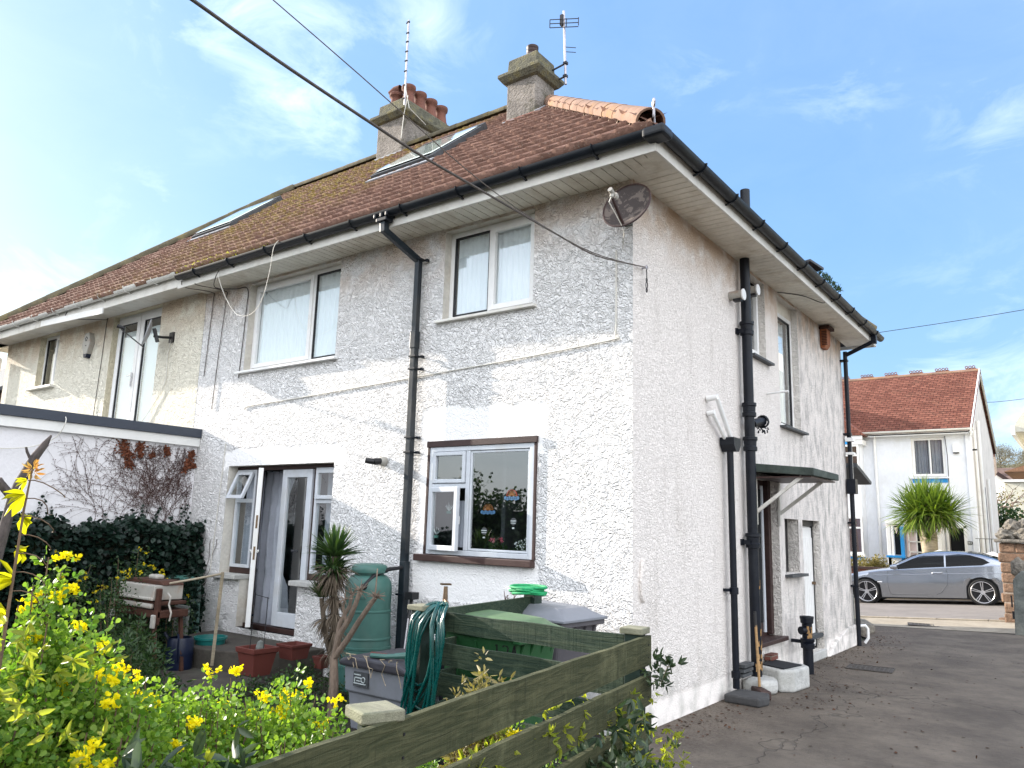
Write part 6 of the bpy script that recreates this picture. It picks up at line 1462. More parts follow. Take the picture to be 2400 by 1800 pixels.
# things in the kitchen window
pb = thing('indoor_plant', 'white-flowered pot plant inside the kitchen window at the lower right', 'pot plant', (-1.25, .12, 1.40))
b = MB(); b.lathe([(.03, 0), (.04, .09), (.045, .10)], (-1.17, .14, 1.41), 16); b.lathe([(.018, .12), (.045, .13), (.018, .17), (.045, .19), (.045, .21), (0, .21)], (-1.17, .14, 1.42), 16); b.build('vase', 'upvc', pb, smooth=True)
P, D = cluster_pts([(-1.28+random.gauss(0, .03), .12, 1.53+random.gauss(0, .035)) for i in range(12)], 6, .012); leaves('flowers', P, D, .018, 'petal', 'net', pb)
P, D = cluster_pts([(-1.30+random.gauss(0, .05), .12, 1.47+random.gauss(0, .03)) for i in range(14)], 6, .02); leaves('foliage', P, D, .035, 'long', 'shrub', pb)
pk = thing('indoor_plant', 'pink-flowered pot plant inside the kitchen window at the lower middle', 'pot plant', (-1.6, .14, 1.40))
P, D = cluster_pts([(-1.60+random.choice((-.05, .05, .06))+random.gauss(0, .012), .14, 1.55+random.gauss(0, .012)) for i in range(14)], 6, .01); leaves('flowers', P, D, .015, 'petal', 'pinkfl', pk)
P, D = cluster_pts([(-1.58+random.gauss(0, .07), .14, 1.46+random.gauss(0, .03)) for i in range(16)], 6, .02); leaves('foliage', P, D, .05, 'round', 'shrub', pk)
def decal(c, label, kind):
    x, z = c; y = -.0 if x > -1.87 else -.03
    y = .008 if x > -1.87 else -.045
    t = thing('window_sticker', label, 'window sticker', (x, y, z), 'colourful stickers on the kitchen window')
    if kind == 'sun':
        b = MB()
        for k in range(9):
            a = math.pi*(k+.5)/9; b.bar((x, y, z), (x+.055*math.cos(a), y, z+.055*math.sin(a)), .002, .006, up=(0, 0, 1) if abs(math.cos(a)) > .7 else (1, 0, 0))
        b.build('rays', 'orange', t); b = MB()
        for k in range(12): a, c2 = math.pi*k/12, math.pi*(k+1)/12; b.bar((x+.062*math.cos(a), y, z+.062*math.sin(a)), (x+.062*math.cos(c2), y, z+.062*math.sin(c2)), .002, .006, up=(0, 1, 0))
        b.build('arc', 'redpl' if z > 1.9 else 'orange', t); b = MB()
        for k in range(7): b.lathe([(0, -.001), (.018, -.001), (.018, .001), (0, .001)], (x-.075+.025*k, y-.002, z-.018-.006*(k % 2)), 10, 'y')
        b.build('cloud', 'skyblue', t)
    elif kind == 'balloon':
        b = MB(); b.lathe([(0, -.001), (.036, -.001), (.036, .001), (0, .001)], (x, y, z+.02), 18, 'y', 1, 1); b.build('envelope', 'slate', t)
        b = MB(); b.box(x-.034, x+.034, y-.004, y-.002, z+.022, z+.03); b.box(x-.03, x+.03, y-.004, y-.002, z+.002, z+.008); b.box(x-.012, x+.012, y-.004, y, z-.05, z-.035); b.build('bands', 'clear', t)
    else:
        b = MB()
        for k in range(16): a = random.uniform(.6, 2.5); l = random.uniform(.04, .09); b.bar((x, y, z-.02), (x+l*math.cos(a)*.8, y, z-.02+l*math.sin(a)), .002, .003, up=(0, 1, 0))
        b.build('stems', 'clear', t); b = MB(); b.box(x-.03, x+.03, y-.003, y, z-.045, z-.02); b.build('pot', 'butt', t)
decal((-1.33, 1.985), 'red and blue sunburst sticker, upper right on the kitchen window', 'sun')
decal((-1.62, 1.845), 'orange and blue sunburst sticker in the middle of the kitchen window', 'sun')
decal((-1.30, 1.72), 'striped balloon sticker on the right side of the kitchen window', 'balloon')
decal((-1.66, 1.62), 'darker balloon sticker on the lower left of the kitchen main pane', 'balloon')
decal((-2.09, 1.85), 'pale green vase sticker higher on the open casement', 'vase')
decal((-2.25, 1.60), 'pale green vase sticker lower on the open casement', 'vase')
net(kf, 'y', 0, -2.3, -2.12, 1.46, 1.95, .3, m='netc', amp=.03, per=.08)

# hedge and trees behind the viewer, seen only in the window reflections
hb = thing('boundary_hedge', 'tall evergreen hedge behind the viewer along the garden end', 'hedge', (-9, -14, 0))
N_ = 26000; x = rng.uniform(-26, 2, N_); h = 2.6+.5*np.sin(x*1.3)+.4*np.sin(x*3.1)+.3*np.sin(x*7)
P = np.stack([x, -14+rng.normal(0, .35, N_), h*rng.random(N_)**.6], 1); leaves('foliage', P, rng.normal(size=(N_, 3)), rng.uniform(.07, .16, N_), 'ivy', 'shrub', hb)
b = MB(); b.box(-26, 2, -14.3, -14.0, 0, 2.2); b.build('core', 'soil', hb)

# ------------------------------------------------------------ across the road: gabled white house
G = thing('gabled_house', 'white and blue gabled house with red plain-tiled roof across the road', 'house', (-3.3, 24, 0))
fy = 24.0; hx0, hx1 = -9.5, .05; ev = 5.28
h2 = [(-1.72, -.68, 3.80, 5.17, .08), (-.74, -.30, .1, 2.08, .25)]
wall('y', fy, hx0, hx1, -.6, ev, h2).build('front_wall', 'house2', G)
reveals('y', fy, h2, .08).build('reveals', 'house2s', G)
b = MB(); b.add([(hx1, fy, -.6), (hx1, 32, -.6), (hx1, 32, 5.45), (hx1, 28, 8.05), (hx1, fy, 5.3)], [(0, 1, 2, 3, 4)]); b.quad((hx0, fy, -.6), (hx0, 32, -.6), (hx0, 32, 5.4), (hx0, fy, 5.3)); b.quad((hx0, 32, -.6), (hx1, 32, -.6), (hx1, 32, 5.4), (hx0, 32, 5.4)); b.build('gable_wall', 'house2s', G)
b = MB(); b.box(-.06, hx1+.06, fy-.06, fy+.25, -.5, ev); b.build('corner_pier', 'house2', G, bevel=.01)
b = MB(); b.box(hx0, hx1-.1, fy+.4, fy+.45, 0, 5.2); b.build('inner_walls', 'room', G)
wq = window(G, 'y', fy, -1.72, -.68, 3.82, 5.17, .05, [(-1.63, -1.22, 3.90, 5.09), (-1.13, -.77, 3.90, 5.09)], fw=.09)
net(wq, 'y', fy, -1.7, -.7, 3.85, 5.1, .2, m='netc', amp=.04, per=.11)
b = MB(); b.box(-1.80, -.62, fy-.10, fy+.0, 3.745, 3.80); b.build('sill', 'house2', G)
b = MB(); b.box(-1.74, -.66, fy-.02, fy, 3.60, 3.735); b.build('blue_panel', 'blueT', G)
b = MB(); b.box(-.445, -.26, fy-.09, fy, 4.62, 4.90); al_ = b.build('alarm_box', 'upvc', G, bevel=.01)
b = MB(); b.box(-.44, -.265, fy-.085, fy, 4.585, 4.618); b.build('strobe', 'bluepl', al_)
b = MB(); b.tube([(-2.9, fy-.07, 5.25), (-2.9, fy-.07, 4.9), (-2.88, fy-.05, .5)], .045, 8); b.build('downpipe', 'upvc', G, smooth=True)
b = MB(); b.tube([(-.66, fy-.01, 5.2), (-.62, fy-.01, 4.5), (-.64, fy-.01, 3.2)], .010, 5); b.build('cable', 'bcable', G)
b = MB(); b.prism([(-3.74, 3.02), (-3.66, 3.13), (-3.58, 3.02), (-3.66, 2.90)], 'y', fy-.012, fy+.01); b.build('blue_diamond', 'blueT', G)
b = MB(); b.box(-3.5, hx1+.05, fy-.30, fy-.02, ev-.02, ev+.02); b.box(-3.42, hx1+.04, fy-.30, fy-.27, ev-.05, ev+.12); b.build('fascia_board', 'upvc', G)
gutter((-3.4, fy-.30), (hx1+.2, fy-.30), (0, -1), 'wgutter', G, 'gutter', z=ev+.12)
b = MB(); b.box(-3.6, -3.18, fy-.72, fy, 4.95, 5.12); b.prism([(-3.9, 5.12), (-3.16, 5.12), (-3.16, 5.28), (-4.3, 5.95)], 'y', fy-.75, fy-.68); b.build('bay_fascia', 'upvc', G)
b = MB(); b.prism([(-7.0, 5.3), (-3.05, 5.25), (-5.0, 6.9)], 'y', fy-.78, fy+2.2); b.build('bay_roof', 'tile2', G)
b = MB(); b.box(-6.8, -3.30, fy-.68, fy, -.5, 5.0); b.build('bay', 'house2', G)
for (z0, z1, m_) in ((3.85, 4.95, 'blueT'), (1.1, 2.4, 'blueT')):
    b = MB(); frame(b, 'y', fy-.68, -4.4, -3.30, z0, z1, .07, -.02, .04); b.box(-4.3, -3.36, fy-.70, fy-.66, z1-.42, z1-.36); wf = b.build('bay_window', 'upvc', G)
    pane('y', fy-.68, -4.33, -3.37, z0+.07, z1-.07, -.005, wf); b = MB(); b.box(-3.62, -3.40, fy-.66, fy-.655, z0+.08, z1-.08); 
    b = MB(); b.quad((-4.3, fy-.683, z0+.08), (-3.38, fy-.683, z0+.08), (-3.38, fy-.683, z1-.08), (-4.3, fy-.683, z1-.08)); b.build('curtain', 'terracotta' if z0 < 2 else 'brown', wf)
    b = MB(); b.box(-4.5, -3.26, fy-.74, fy-.6, z0-.08, z0-.0); b.build('sill', 'upvc', wf); b = MB(); b.box(-4.4, -3.28, fy-.70, fy-.60, z0-.24, z0-.085); b.build('blue_panel', 'blueT', wf)
b = MB(); b.box(-4.3, -3.29, fy-.71, fy-.6, 4.96, 5.08); b.build('blue_head', 'blueT', G)
# porch: posts, bay front, glazed door
b = MB(); b.box(-2.55, -.80, fy-.82, fy, 2.16, 2.30); b.box(-2.53, -2.40, fy-.80, fy-.70, .2, 2.16); b.box(-2.52, -2.0, fy-.80, fy-.72, .2, 1.04); b.box(-2.38, -2.30, fy-.8, fy-.74, 1.04, 2.16); b.box(-1.10, -.86, fy-.80, fy-.1, .2, 2.16); pr_ = b.build('porch', 'upvc', G, bevel=.01)
b = MB(); b.box(-2.10, -1.99, fy-.83, fy-.72, .2, 2.18); b.box(-2.56, -1.98, fy-.86, fy-.70, 1.04, 1.11); b.build('blue_post', 'blueT', pr_)
b = MB(); b.box(-1.97, -1.10, fy-.50, fy-.45, .3, 2.1); b.build('porch_back', 'pink', pr_)
b = MB()
for i in range(5): b.box(-1.90, -1.42, fy-.56, fy-.52, .55+i*.34, .58+i*.34)
for x in (-1.90, -1.66, -1.44): b.box(x, x+.03, fy-.56, fy-.52, .3, 2.1)
gd = b.build('glazed_door', 'upvc', pr_); b = MB(); b.box(-1.64, -1.43, fy-.51, fy-.505, .3, 2.1); b.build('dark_glass', 'dark', gd); pane('y', fy, -2.28, -2.12, 1.15, 2.1, -.72, pr_, 'dark')
b = MB(); b.box(-.74, -.30, fy+.2, fy+.24, .1, 2.08); b.build('front_door', 'dark', G)
b = MB(); b.box(-.82, -.74, fy-.04, fy+.1, .1, 2.16); b.box(-.30, -.22, fy-.04, fy+.1, .1, 2.16); b.box(-.82, -.22, fy-.04, fy+.1, 2.08, 2.18); b.build('door_surround', 'upvc', G)
b = MB(); b.lathe([(0, -.01), (.12, -.01), (.12, .0), (0, .0)], (-.155, fy-.0, 1.60), 22, 'y', 1, .5); b.v = [(p[0], p[1]-.004, 1.60+(p[2]-1.6)) for p in b.v]; pq = b.build('number_plaque', 'slab', G)
b = MB(); 
for x in (-.20, -.155, -.11): b.box(x-.012, x+.012, fy-.02, fy-.0145, 1.585, 1.62)
b.build('numerals', 'upvc', pq)
b = MB(); b.tube([(hx1+.05, 25.2, 5.5), (hx1+.05, 25.2, 0)], .05, 8); b.tube([(hx1+.06, 26.5, 6.0), (hx1+.06, 26.5, 0)], .06, 8); b.tube([(hx1+.06, 28.5, 4.0), (hx1+.06, 28.5, 0)], .05, 8); b.build('gable_pipes', 'upvc', G)
b = MB(); b.box(hx1+.02, hx1+.10, 26.7, 26.95, -.1, 3.6); b.build('dark_duct', 'slate', G)
b = MB(); b.tube([(hx1, 24.6, 4.75), (hx1+.16, 24.55, 4.75)], .03, 8); b.build('gable_lamp', 'black', G)
for (za, ya, zb_, yb) in ((5.2, 23.6, 8.12, 28.0), (5.2, 32.4, 8.12, 28.0)):
    b = MB(); b.bar((hx1+.12, ya, za), (hx1+.12, yb, zb_), .04, .24); b.build('barge_board', 'creamw' if ya > 30 else 'upvc', G)
V = []; F = []
n = 30
for i in range(n):
    sa, sb_ = i/n, (i+1)/n+.01; k = 60; st = len(V)
    for j in range(k+1):
        x = hx0-.2+(hx1+.16-hx0+.2)*j/k; jit = .006*math.sin(j*12.9898*(i+1) % 6.28)
        for s_, h in ((sa-.004, 0), (sa-.004, .028+jit), (sb_, .0)): V.append((x, fy-.30+(4.30)*s_-h*.5, 5.33+2.82*s_+h*.8))
    for j in range(k): q = st+j*3; F += [(q, q+3, q+4, q+1), (q+1, q+4, q+5, q+2)]
npmesh('roof', V, F, 'tile2', G)
b = MB(); b.quad((hx0, fy-.25, 5.3), (hx1+.15, fy-.25, 5.3), (hx1+.15, 28, 8.1), (hx0, 28, 8.1)); b.quad((hx0, 32.3, 5.3), (hx1+.15, 32.3, 5.3), (hx1+.15, 28, 8.1), (hx0, 28, 8.1)); b.build('roof_base', 'tile2', G)
b = MB(); b.tube([(hx0, 28, 8.14), (hx1+.14, 28, 8.14)], .09, 8); rdg = b.build('ridge_tiles', 'hip', G)
x = hx1+.02
for i in range(7):
    b = MB()
    for k in range(3 if i == 0 else 4):
        c = (x-.09-k*.12, 28, 8.31); b.tube([(c[0]+.045*math.cos(a), 28, c[2]+.045*math.sin(a)) for a in np.linspace(0, 6.283, 13)], .016, 6, caps=False)
    b.box(x-(.36 if i == 0 else .48), x, 27.98, 28.02, 8.18, 8.26); b.build('ridge_crest', 'clay', rdg); x -= .92
# its front garden: low brick wall, plants, gate piers
gw = thing('garden_wall', 'low red brick front garden wall behind the parked car', 'wall', (-3, 20.9, 0))
b = MB(); b.box(-12, -.85, 20.75, 20.95, gz(-3, 20)-.1, .82+gz(-2.5, 20)); b.build('wall', 'brick', gw); b = MB(); b.box(-12, -.85, 20.70, 21.0, .82+gz(-2.5, 20), .88+gz(-2.5, 20)); b.build('coping', 'brown', gw)
for (x, lb) in ((-.62, 'white pyramid-capped gate pier behind the car roof'), (.75, 'white pyramid-capped gate pier near the rear of the car')):
    gp = thing('gate_pier', lb, 'gate pier', (x, 20.9, 0), 'white gate piers across the road'); b = MB(); b.box(x-.22, x+.22, 20.7, 21.1, 0, 1.20); b.build('pier', 'brick', gp)
    b = MB(); b.box(x-.28, x+.28, 20.62, 21.18, 1.20, 1.27); b.add([(x-.28, 20.62, 1.27), (x+.28, 20.62, 1.27), (x+.28, 21.18, 1.27), (x-.28, 21.18, 1.27), (x, 20.9, 1.38)], [(0, 1, 4), (1, 2, 4), (2, 3, 4), (3, 0, 4)]); b.build('cap', 'upvc', gp)
bush('garden_shrub', 'dry flowering shrub over the low brick wall across the road', 'shrub', [(-3.0, 21.6, .5, 1.15), (-2.6, 21.8, .4, 1.25), (-3.6, 21.7, .5, 1.0), (-2.1, 21.7, .3, 1.0)], 14, 'dryleaf', 'round', .07, 18, 'flowerd', per=7, crad=.1, low=.4)
bunting = thing('bunting', 'small pink pennants hanging along the porch', 'bunting', (-1.5, 23.1, 2.1))
b = MB()
for (x, z) in ((-2.2, 2.0), (-.88, 2.02), (-1.5, 2.06)): b.prism([(x-.07, z+.06), (x+.07, z+.05), (x, z-.17)], 'y', 23.1, 23.11)
b.tube([(-2.6, 23.12, 2.12), (-1.5, 23.12, 2.08), (-.7, 23.12, 2.14)], .008, 4); b.build('pennants', 'pink', bunting)
rl = thing('hand_rail', 'thin blue-grey metal handrail beside the gable wall', 'railing', (.4, 25, 0))
b = MB()
for x in (.20, .36, .52, .66): b.tube([(x, 23.4, 0), (x, 23.4, 1.75)], .012, 6)
b.tube([(.08, 23.4, 1.75), (.75, 23.4, 1.75)], .012, 6); b.build('rails', 'slab', rl)
# the big cordyline
pc = thing('cordyline_palm', 'large round-headed cordyline palm behind the parked car', 'palm', (-.98, 21.6, 0))
c_ = (-1.0, 21.6)
b = MB(); b.tube([(c_[0]+.03, 21.6, 0), (c_[0]+.02, 21.6, 1.2), (c_[0]-.0, 21.6, 1.75), (c_[0]-.03, 21.6, 2.0)], [.24, .22, .25, .24], 14)
hd = [(-1.32, 21.5, 2.62), (-.98, 21.4, 2.78), (-.62, 21.5, 2.62), (-1.15, 21.8, 2.85), (-.45, 21.75, 2.5), (-1.5, 21.8, 2.5), (-.8, 21.9, 2.7)]
for h in hd: b.tube([(c_[0], 21.6, 1.9), ((c_[0]+h[0])/2, (21.6+h[1])/2, 2.25), h], [.14, .10, .07], 8)
b.build('trunk', 'wood_pale', pc, smooth=True)
hd += [(-1.2, 21.3, 2.5), (-.75, 21.3, 2.55)]
for h in hd: sword_head((h[0], h[1], h[2]-.04), 150, .95, .052, 'palm', pc, .30, minel=-1.0, maxel=1.45)
for h in hd[:5]: sword_head((h[0], h[1], h[2]-.1), 60, .6, .03, 'wood_pale', pc, 1.6, minel=-1.3, maxel=-.2, name='dry_leaves', seg=4)
sword_head((-.95, 21.36, 1.70), 60, .36, .03, 'palm', pc, .6, minel=-.3, maxel=1.3, name='side_shoot')
# ------------------------------------------------------------ parked car
car = thing('parked_car', 'silver-blue two-door coupe parked along the road', 'car', (-.56, 17.3, gz(-.56, 18)-.008), world=False)
car.rotation_euler = (0, -math.atan(.058), 0)
# local x: front at -2.29, rear at +2.29; near side at y = 0 plane .. width to +1.78
L0, L1 = -2.20, 2.36; FW, RW = -1.38, 1.38
def top(x):
    xs = [-2.20, -2.10, -1.9, -1.5, -1.0, -.80, -.5, -.2, .1, .4, .8, 1.1, 1.4, 1.7, 1.95, 2.2, 2.33, 2.36]
    zs = [.60, .70, .76, .85, .915, .935, 1.10, 1.24, 1.325, 1.352, 1.352, 1.325, 1.265, 1.16, 1.05, 1.0, .93, .80]
    return float(np.interp(x, xs, zs))
def belt(x): return float(np.interp(x, [-2.2, -2.1, -1.9, -1.5, -1.0, -.8, 0, 1, 1.7, 2.2, 2.33, 2.36], [.58, .66, .72, .80, .87, .885, .92, .96, .985, .96, .90, .78]))
def lowz(x):
    z = float(np.interp(x, [-2.2, -2.0, -1.9, 1.9, 2.1, 2.36], [.30, .17, .17, .17, .20, .36]))
    for wx in (FW, RW):
        d = abs(x-wx)
        if d < .365: z = max(z, .325+math.sqrt(.365**2-d*d))
    return z
def hw(x): return .885*(1-.13*max(0, (abs(x-.08)-1.55)/.75)**2)*float(np.interp(x, [-2.2, -2.05, 2.2, 2.36], [.80, .98, .99, .88]))
def section(x):
    zl, zb, zt_, w_ = lowz(x), belt(x), top(x), hw(x); zs = max(zl+.01, min(zb-.06, .60+.06*(x > .9)))
    g = max(0, zt_-zb); pts = [(w_*.955, zl), (w_*.975, zl+(zs-zl)*.35), (w_*1.0, zl+(zs-zl)*.8), (w_*.995, zs+.03), (w_*.965, zb-.015), (w_*.94, zb)]
    inn = .24*min(1, g/.42)
    for k in (.3, .6, .85): pts.append((w_*.94-inn*k**1.2, zb+g*k*.96))
    pts += [(w_*.94-inn-.06, zt_-.012*min(1, g*5)), (w_*.45, zt_+.008), (0, zt_+.012)]
    return pts
xs_ = sorted(set(np.round(np.concatenate([np.linspace(L0, L1, 70), np.linspace(FW-.37, FW+.37, 31), np.linspace(RW-.37, RW+.37, 31)]), 4)))
V = []; 
for x in xs_:
    s_ = section(x); full = [(x, .89-p[0], p[1]) for p in s_]+[(x, .89+p[0], p[1]) for p in reversed(s_[:-1])]; V += full
m_ = 23; F = [(i*m_+j, (i+1)*m_+j, (i+1)*m_+j+1, i*m_+j+1) for i in range(len(xs_)-1) for j in range(m_-1)]
bb = MB().add(V, F); bb.f += [tuple(range(m_)), tuple((len(xs_)-1)*m_+j for j in range(m_-1, -1, -1))]; cbdy = bb.build('body', 'car', car, smooth=True, local=True)
b = MB(); b.box(-2.05, 2.1, .14, 1.64, .13, .5); b.build('underbody', 'black', car, local=True)
def sidept(x, t, off=.005):
    s_ = section(x); a = s_[5:10]; zb, zt_ = belt(x), top(x); z = zb+(zt_-zb)*t
    w_ = float(np.interp(z, [p[1] for p in a], [p[0] for p in a])); return (x, .89-w_-off, z)
def glasspatch(name, xa, xb, lo, hi, par):
    V = []; n = 26
    for i in range(n+1):
        x = xa+(xb-xa)*i/n
        for k in range(5): V.append(sidept(x, lo(x)+(hi(x)-lo(x))*k/4))
    F = [(i*5+k, (i+1)*5+k, (i+1)*5+k+1, i*5+k+1) for i in range(n) for k in range(4)]
    o = MB().add(V, F).build(name, 'cglass', par, smooth=True, local=True)
    V = [(v[0], v[1]+.003, v[2]) for v in V]; MB().add(V, F).build('tint', 'cardark', o, local=True)
    return o
hi1 = lambda x: float(np.interp(x, [-.70, -.62, 0, .6], [.10, .62, .83, .84])); lo1 = lambda x: .04
glasspatch('side_window', -.66, .58, lo1, hi1, car)
glasspatch('side_window', .62, 1.62, lambda x: float(np.interp(x, [.62, 1.45, 1.62], [.04, .06, .34])), lambda x: float(np.interp(x, [.62, 1.2, 1.5, 1.62], [.84, .82, .66, .36])), car)
b = MB(); V = []
for i in range(9):
    x = -.78+.66*i/8
    for y in np.linspace(-.60, .60, 7): V.append((x-.05*(1-(y/.6)**2)*0, .89+y*(1-.15*i/8), top(x)+.022))
b.add(V, [(i*7+k, (i+1)*7+k, (i+1)*7+k+1, i*7+k+1) for i in range(8) for k in range(6)]); b.build('windscreen', 'cglass', car, smooth=True, local=True)
V = []; b = MB()
for i in range(9):
    x = 1.12+.72*i/8
    for y in np.linspace(-.56, .56, 7): V.append((x, .89+y, top(x)+.018))
b.add(V, [(i*7+k, (i+1)*7+k, (i+1)*7+k+1, i*7+k+1) for i in range(8) for k in range(6)]); b.build('rear_window', 'cglass', car, smooth=True, local=True)
def onside(x, z, off):
    s_ = section(x)[:6]; w_ = float(np.interp(z, [p[1] for p in s_], [p[0] for p in s_])); return (x, .89-w_-off, z)
for pts in ([(-.80, .86), (-.84, .6), (-.80, .3), (-.76, .24)], [(.62, .90), (.64, .7), (.60, .5), (.45, .30), (.30, .24)], [(-.76, .24), (.30, .24)]):
    q = []
    for i in range(len(pts)-1):
        for k in range(6): t = k/6; q.append(onside(pts[i][0]+(pts[i+1][0]-pts[i][0])*t, pts[i][1]+(pts[i+1][1]-pts[i][1])*t, .001))
    b = MB(); b.tube(q, .004, 4); b.build('door_seam', 'slate', cbdy, local=True)
b = MB(); q = [onside(x, .745+.05*(x+1.2)/2.8, .002) for x in np.linspace(-1.15, 1.9, 26)]; b.tube(q, .006, 5); b.build('crease', 'car', cbdy, local=True, smooth=True)
b = MB(); b.tube([onside(.28, .80, .0), onside(.31, .805, .035), onside(.48, .81, .035), onside(.52, .81, .0)], .014, 8); b.build('door_handle', 'car', car, local=True, smooth=True)
b = MB(); b.tube([onside(-.62, .885, -.05), onside(-.62, .90, .06)], .012, 6); b.lathe([(0, -.12), (.06, -.10), (.082, -.02), (.075, .07), (0, .09)], (-.60, -.04, .965), 14, 'x', 1.1, .85); b.build('wing_mirror', 'car', car, local=True, smooth=True)
b = MB(); p = onside(-1.02, .57, .002); b.box(p[0]-.06, p[0]+.06, p[1]-.004, p[1]+.01, .56, .585); b.build('side_repeater', 'lamp', car, local=True, bevel=.003)
b = MB(); b.prism([(-2.17, .60), (-2.02, .70), (-1.82, .74), (-1.95, .62)], 'y', .89-.855, .89-.60); b.build('headlight', 'lamp', car, local=True, bevel=.01)
b = MB(); b.box(2.2, 2.35, .08, .3, .72, .86); b.build('tail_light', 'redpl', car, local=True, bevel=.02)
for wx in (FW, RW):
    for yy_ in (.105, 1.675):
        b = MB(); b.lathe([(.262, -.11), (.305, -.11), (.320, -.09), (.322, 0), (.320, .09), (.305, .11), (.262, .11)], (wx, yy_, .322), 36, 'y'); wh = b.build('wheel', 'tyre', car, smooth=True, local=True)
        b = MB(); b.lathe([(.264, -.10), (.270, -.108), (.264, -.112), (.256, -.105), (.25, -.03)], (wx, yy_, .322), 36, 'y')
        for k in range(5):
            a = 2*math.pi*k/5+math.pi/2
            for dd in (-.17, .17):
                ca, sa = math.cos(a+dd*1.6), math.sin(a+dd*1.6); cb2, sb2 = math.cos(a+dd*.62), math.sin(a+dd*.62)
                b.bar((wx+.04*ca, yy_-.085, .322+.04*sa), (wx+.255*cb2, yy_-.10, .322+.255*sb2), .016, .017, up=(0, 1, 0))
        b.lathe([(0, -.09), (.05, -.09), (.055, -.07)], (wx, yy_, .322), 16, 'y'); b.build('rim', 'alloy', wh, local=True, smooth=True)
        b = MB(); b.lathe([(0, -.02), (.25, -.02)], (wx, yy_, .322), 24, 'y'); b.build('wheel_well', 'black', wh, local=True)
b = MB(); b.lathe([(0, -.02), (.36, -.02), (.36, .3)], (FW, .14, .33), 24, 'y'); b.lathe([(0, -.02), (.36, -.02), (.36, .3)], (RW, .14, .33), 24, 'y'); b.build('wheel_arch', 'black', car, local=True)

# litter: dead leaves and grit along the wall foot and over the driveway
N_ = 800; y = rng.uniform(.2, 9, N_); x = np.abs(rng.normal(0, .28, N_))+.03+(y > 2)*(y < 4)*.5; k_ = rng.random(N_) < .25; x[k_] = rng.uniform(.1, 3.2, k_.sum()); 
P = np.stack([x, y, np.array([gz(a, c) for a, c in zip(x, y)])+.006], 1); D = norm(np.stack([rng.normal(size=N_), rng.normal(size=N_), rng.normal(0, .15, N_)], 1))
lt = leaves('leaf_litter', P, D, rng.uniform(.012, .04, N_), 'round', leaf_mat('dead_litter', (.035, .02, .012), (.10, .05, .03), .1, .2, .9), None, roll=.2); lt['kind'] = 'stuff'
N_ = 260; P = np.stack([rng.normal(1.25, .45, N_), rng.normal(-.75, .22, N_), np.full(N_, .004)], 1); D = norm(np.stack([rng.normal(size=N_), rng.normal(size=N_), rng.normal(0, .05, N_)], 1))
lt = leaves('paint_flecks', P, D, rng.uniform(.006, .022, N_), 'round', 'farwhite', None, roll=.05); lt['kind'] = 'stuff'
# ------------------------------------------------------------ right edge and far background
sp_ = thing('gate_pier', 'brown sandstone gate pier topped with rough rocks at the right edge', 'gate pier', (1.9, 12.4, 0))
b = MB(); z = gz(1.8, 12.3)-.02; rows = 8; hh = (1.66-z)/rows
for i in range(rows):
    z0 = z+i*hh; j = lambda: random.uniform(-.022, .022)
    if i % 2: b.box(1.66+j(), 1.93, 12.2+j(), 12.7, z0+.006, z0+hh-.006); b.box(1.94, 2.26, 12.2+j(), 12.7, z0+.006, z0+hh-.006)
    else: b.box(1.66+j(), 2.26, 12.2+j(), 12.7, z0+.006, z0+hh-.006)
b.build('blocks', 'pier', sp_, bevel=.028, seg=3)
b = MB(); b.box(1.68, 2.24, 12.225, 12.68, z, 1.66); b.build('mortar_core', 'mortar', sp_)
b = MB(); b.box(1.60, 2.34, 12.1, 12.8, 1.665, 1.73); b.build('capstone', 'rock', sp_, bevel=.02)
import bmesh
def rock(c, r, m, par, name='rock'):
    bm = bmesh.new(); bmesh.ops.create_icosphere(bm, subdivisions=3, radius=1)
    rs = random.Random(hash(c) & 0xffff); ph = [rs.uniform(0, 6) for _ in range(6)]
    for v in bm.verts:
        q = v.co; k = 1+.22*math.sin(q.x*3+ph[0])*math.sin(q.y*3+ph[1])+.16*math.sin(q.z*6+ph[2])*math.cos(q.x*5+ph[3])+.10*math.sin(q.y*11+ph[4])
        v.co = Vector((q.x*r[0]*k, q.y*r[1]*k, q.z*r[2]*k))+Vector(c)-(ORG.get(par.name) if par else Vector((0, 0, 0)))
    me = bpy.data.meshes.new(name); bm.to_mesh(me); bm.free(); me.materials.append(M_[m]); o = bpy.data.objects.new(name, me); col.objects.link(o)
    if par: o.parent = par
    return o
for (c, r) in (((1.78, 12.35, 1.80), (.16, .16, .12)), ((2.02, 12.4, 1.84), (.19, .18, .15)), ((1.90, 12.38, 1.98), (.14, .13, .12)), ((1.88, 12.36, 2.06), (.06, .06, .08)), ((2.2, 12.4, 1.83), (.15, .15, .13)), ((1.73, 12.3, 1.88), (.06, .06, .07)), ((2.08, 12.35, 2.02), (.09, .09, .09))): rock(c, r, 'rock', sp_)
sg = thing('stone_slab', 'upright grey stone slab gatepost at the right edge', 'gatepost', (2.15, 10.5, 0))
b = MB(); b.prism([(1.95, 0), (2.5, 0), (2.5, 1.22), (2.12, 1.18), (2.04, 1.10), (1.985, 1.02)], 'y', 10.45, 10.62); b.build('slab', 'slab', sg, bevel=.02)
b = MB(); b.box(1.935, 1.96, 10.46, 10.56, .35, .48); b.box(1.93, 1.95, 10.46, 10.54, .55, .75); b.build('fixing', 'black', sg)
rock((2.07, 10.75, 1.22), (.12, .1, .16), 'rock', sg)
tag(MB().prism([(1.5, 12.9), (1.78, 12.85), (1.8, 13.1), (1.55, 13.15)], 'z', .04, .16).build('loose_brick', 'pier', bevel=.02), 'broken stones at the foot of the sandstone pier', 'stones')
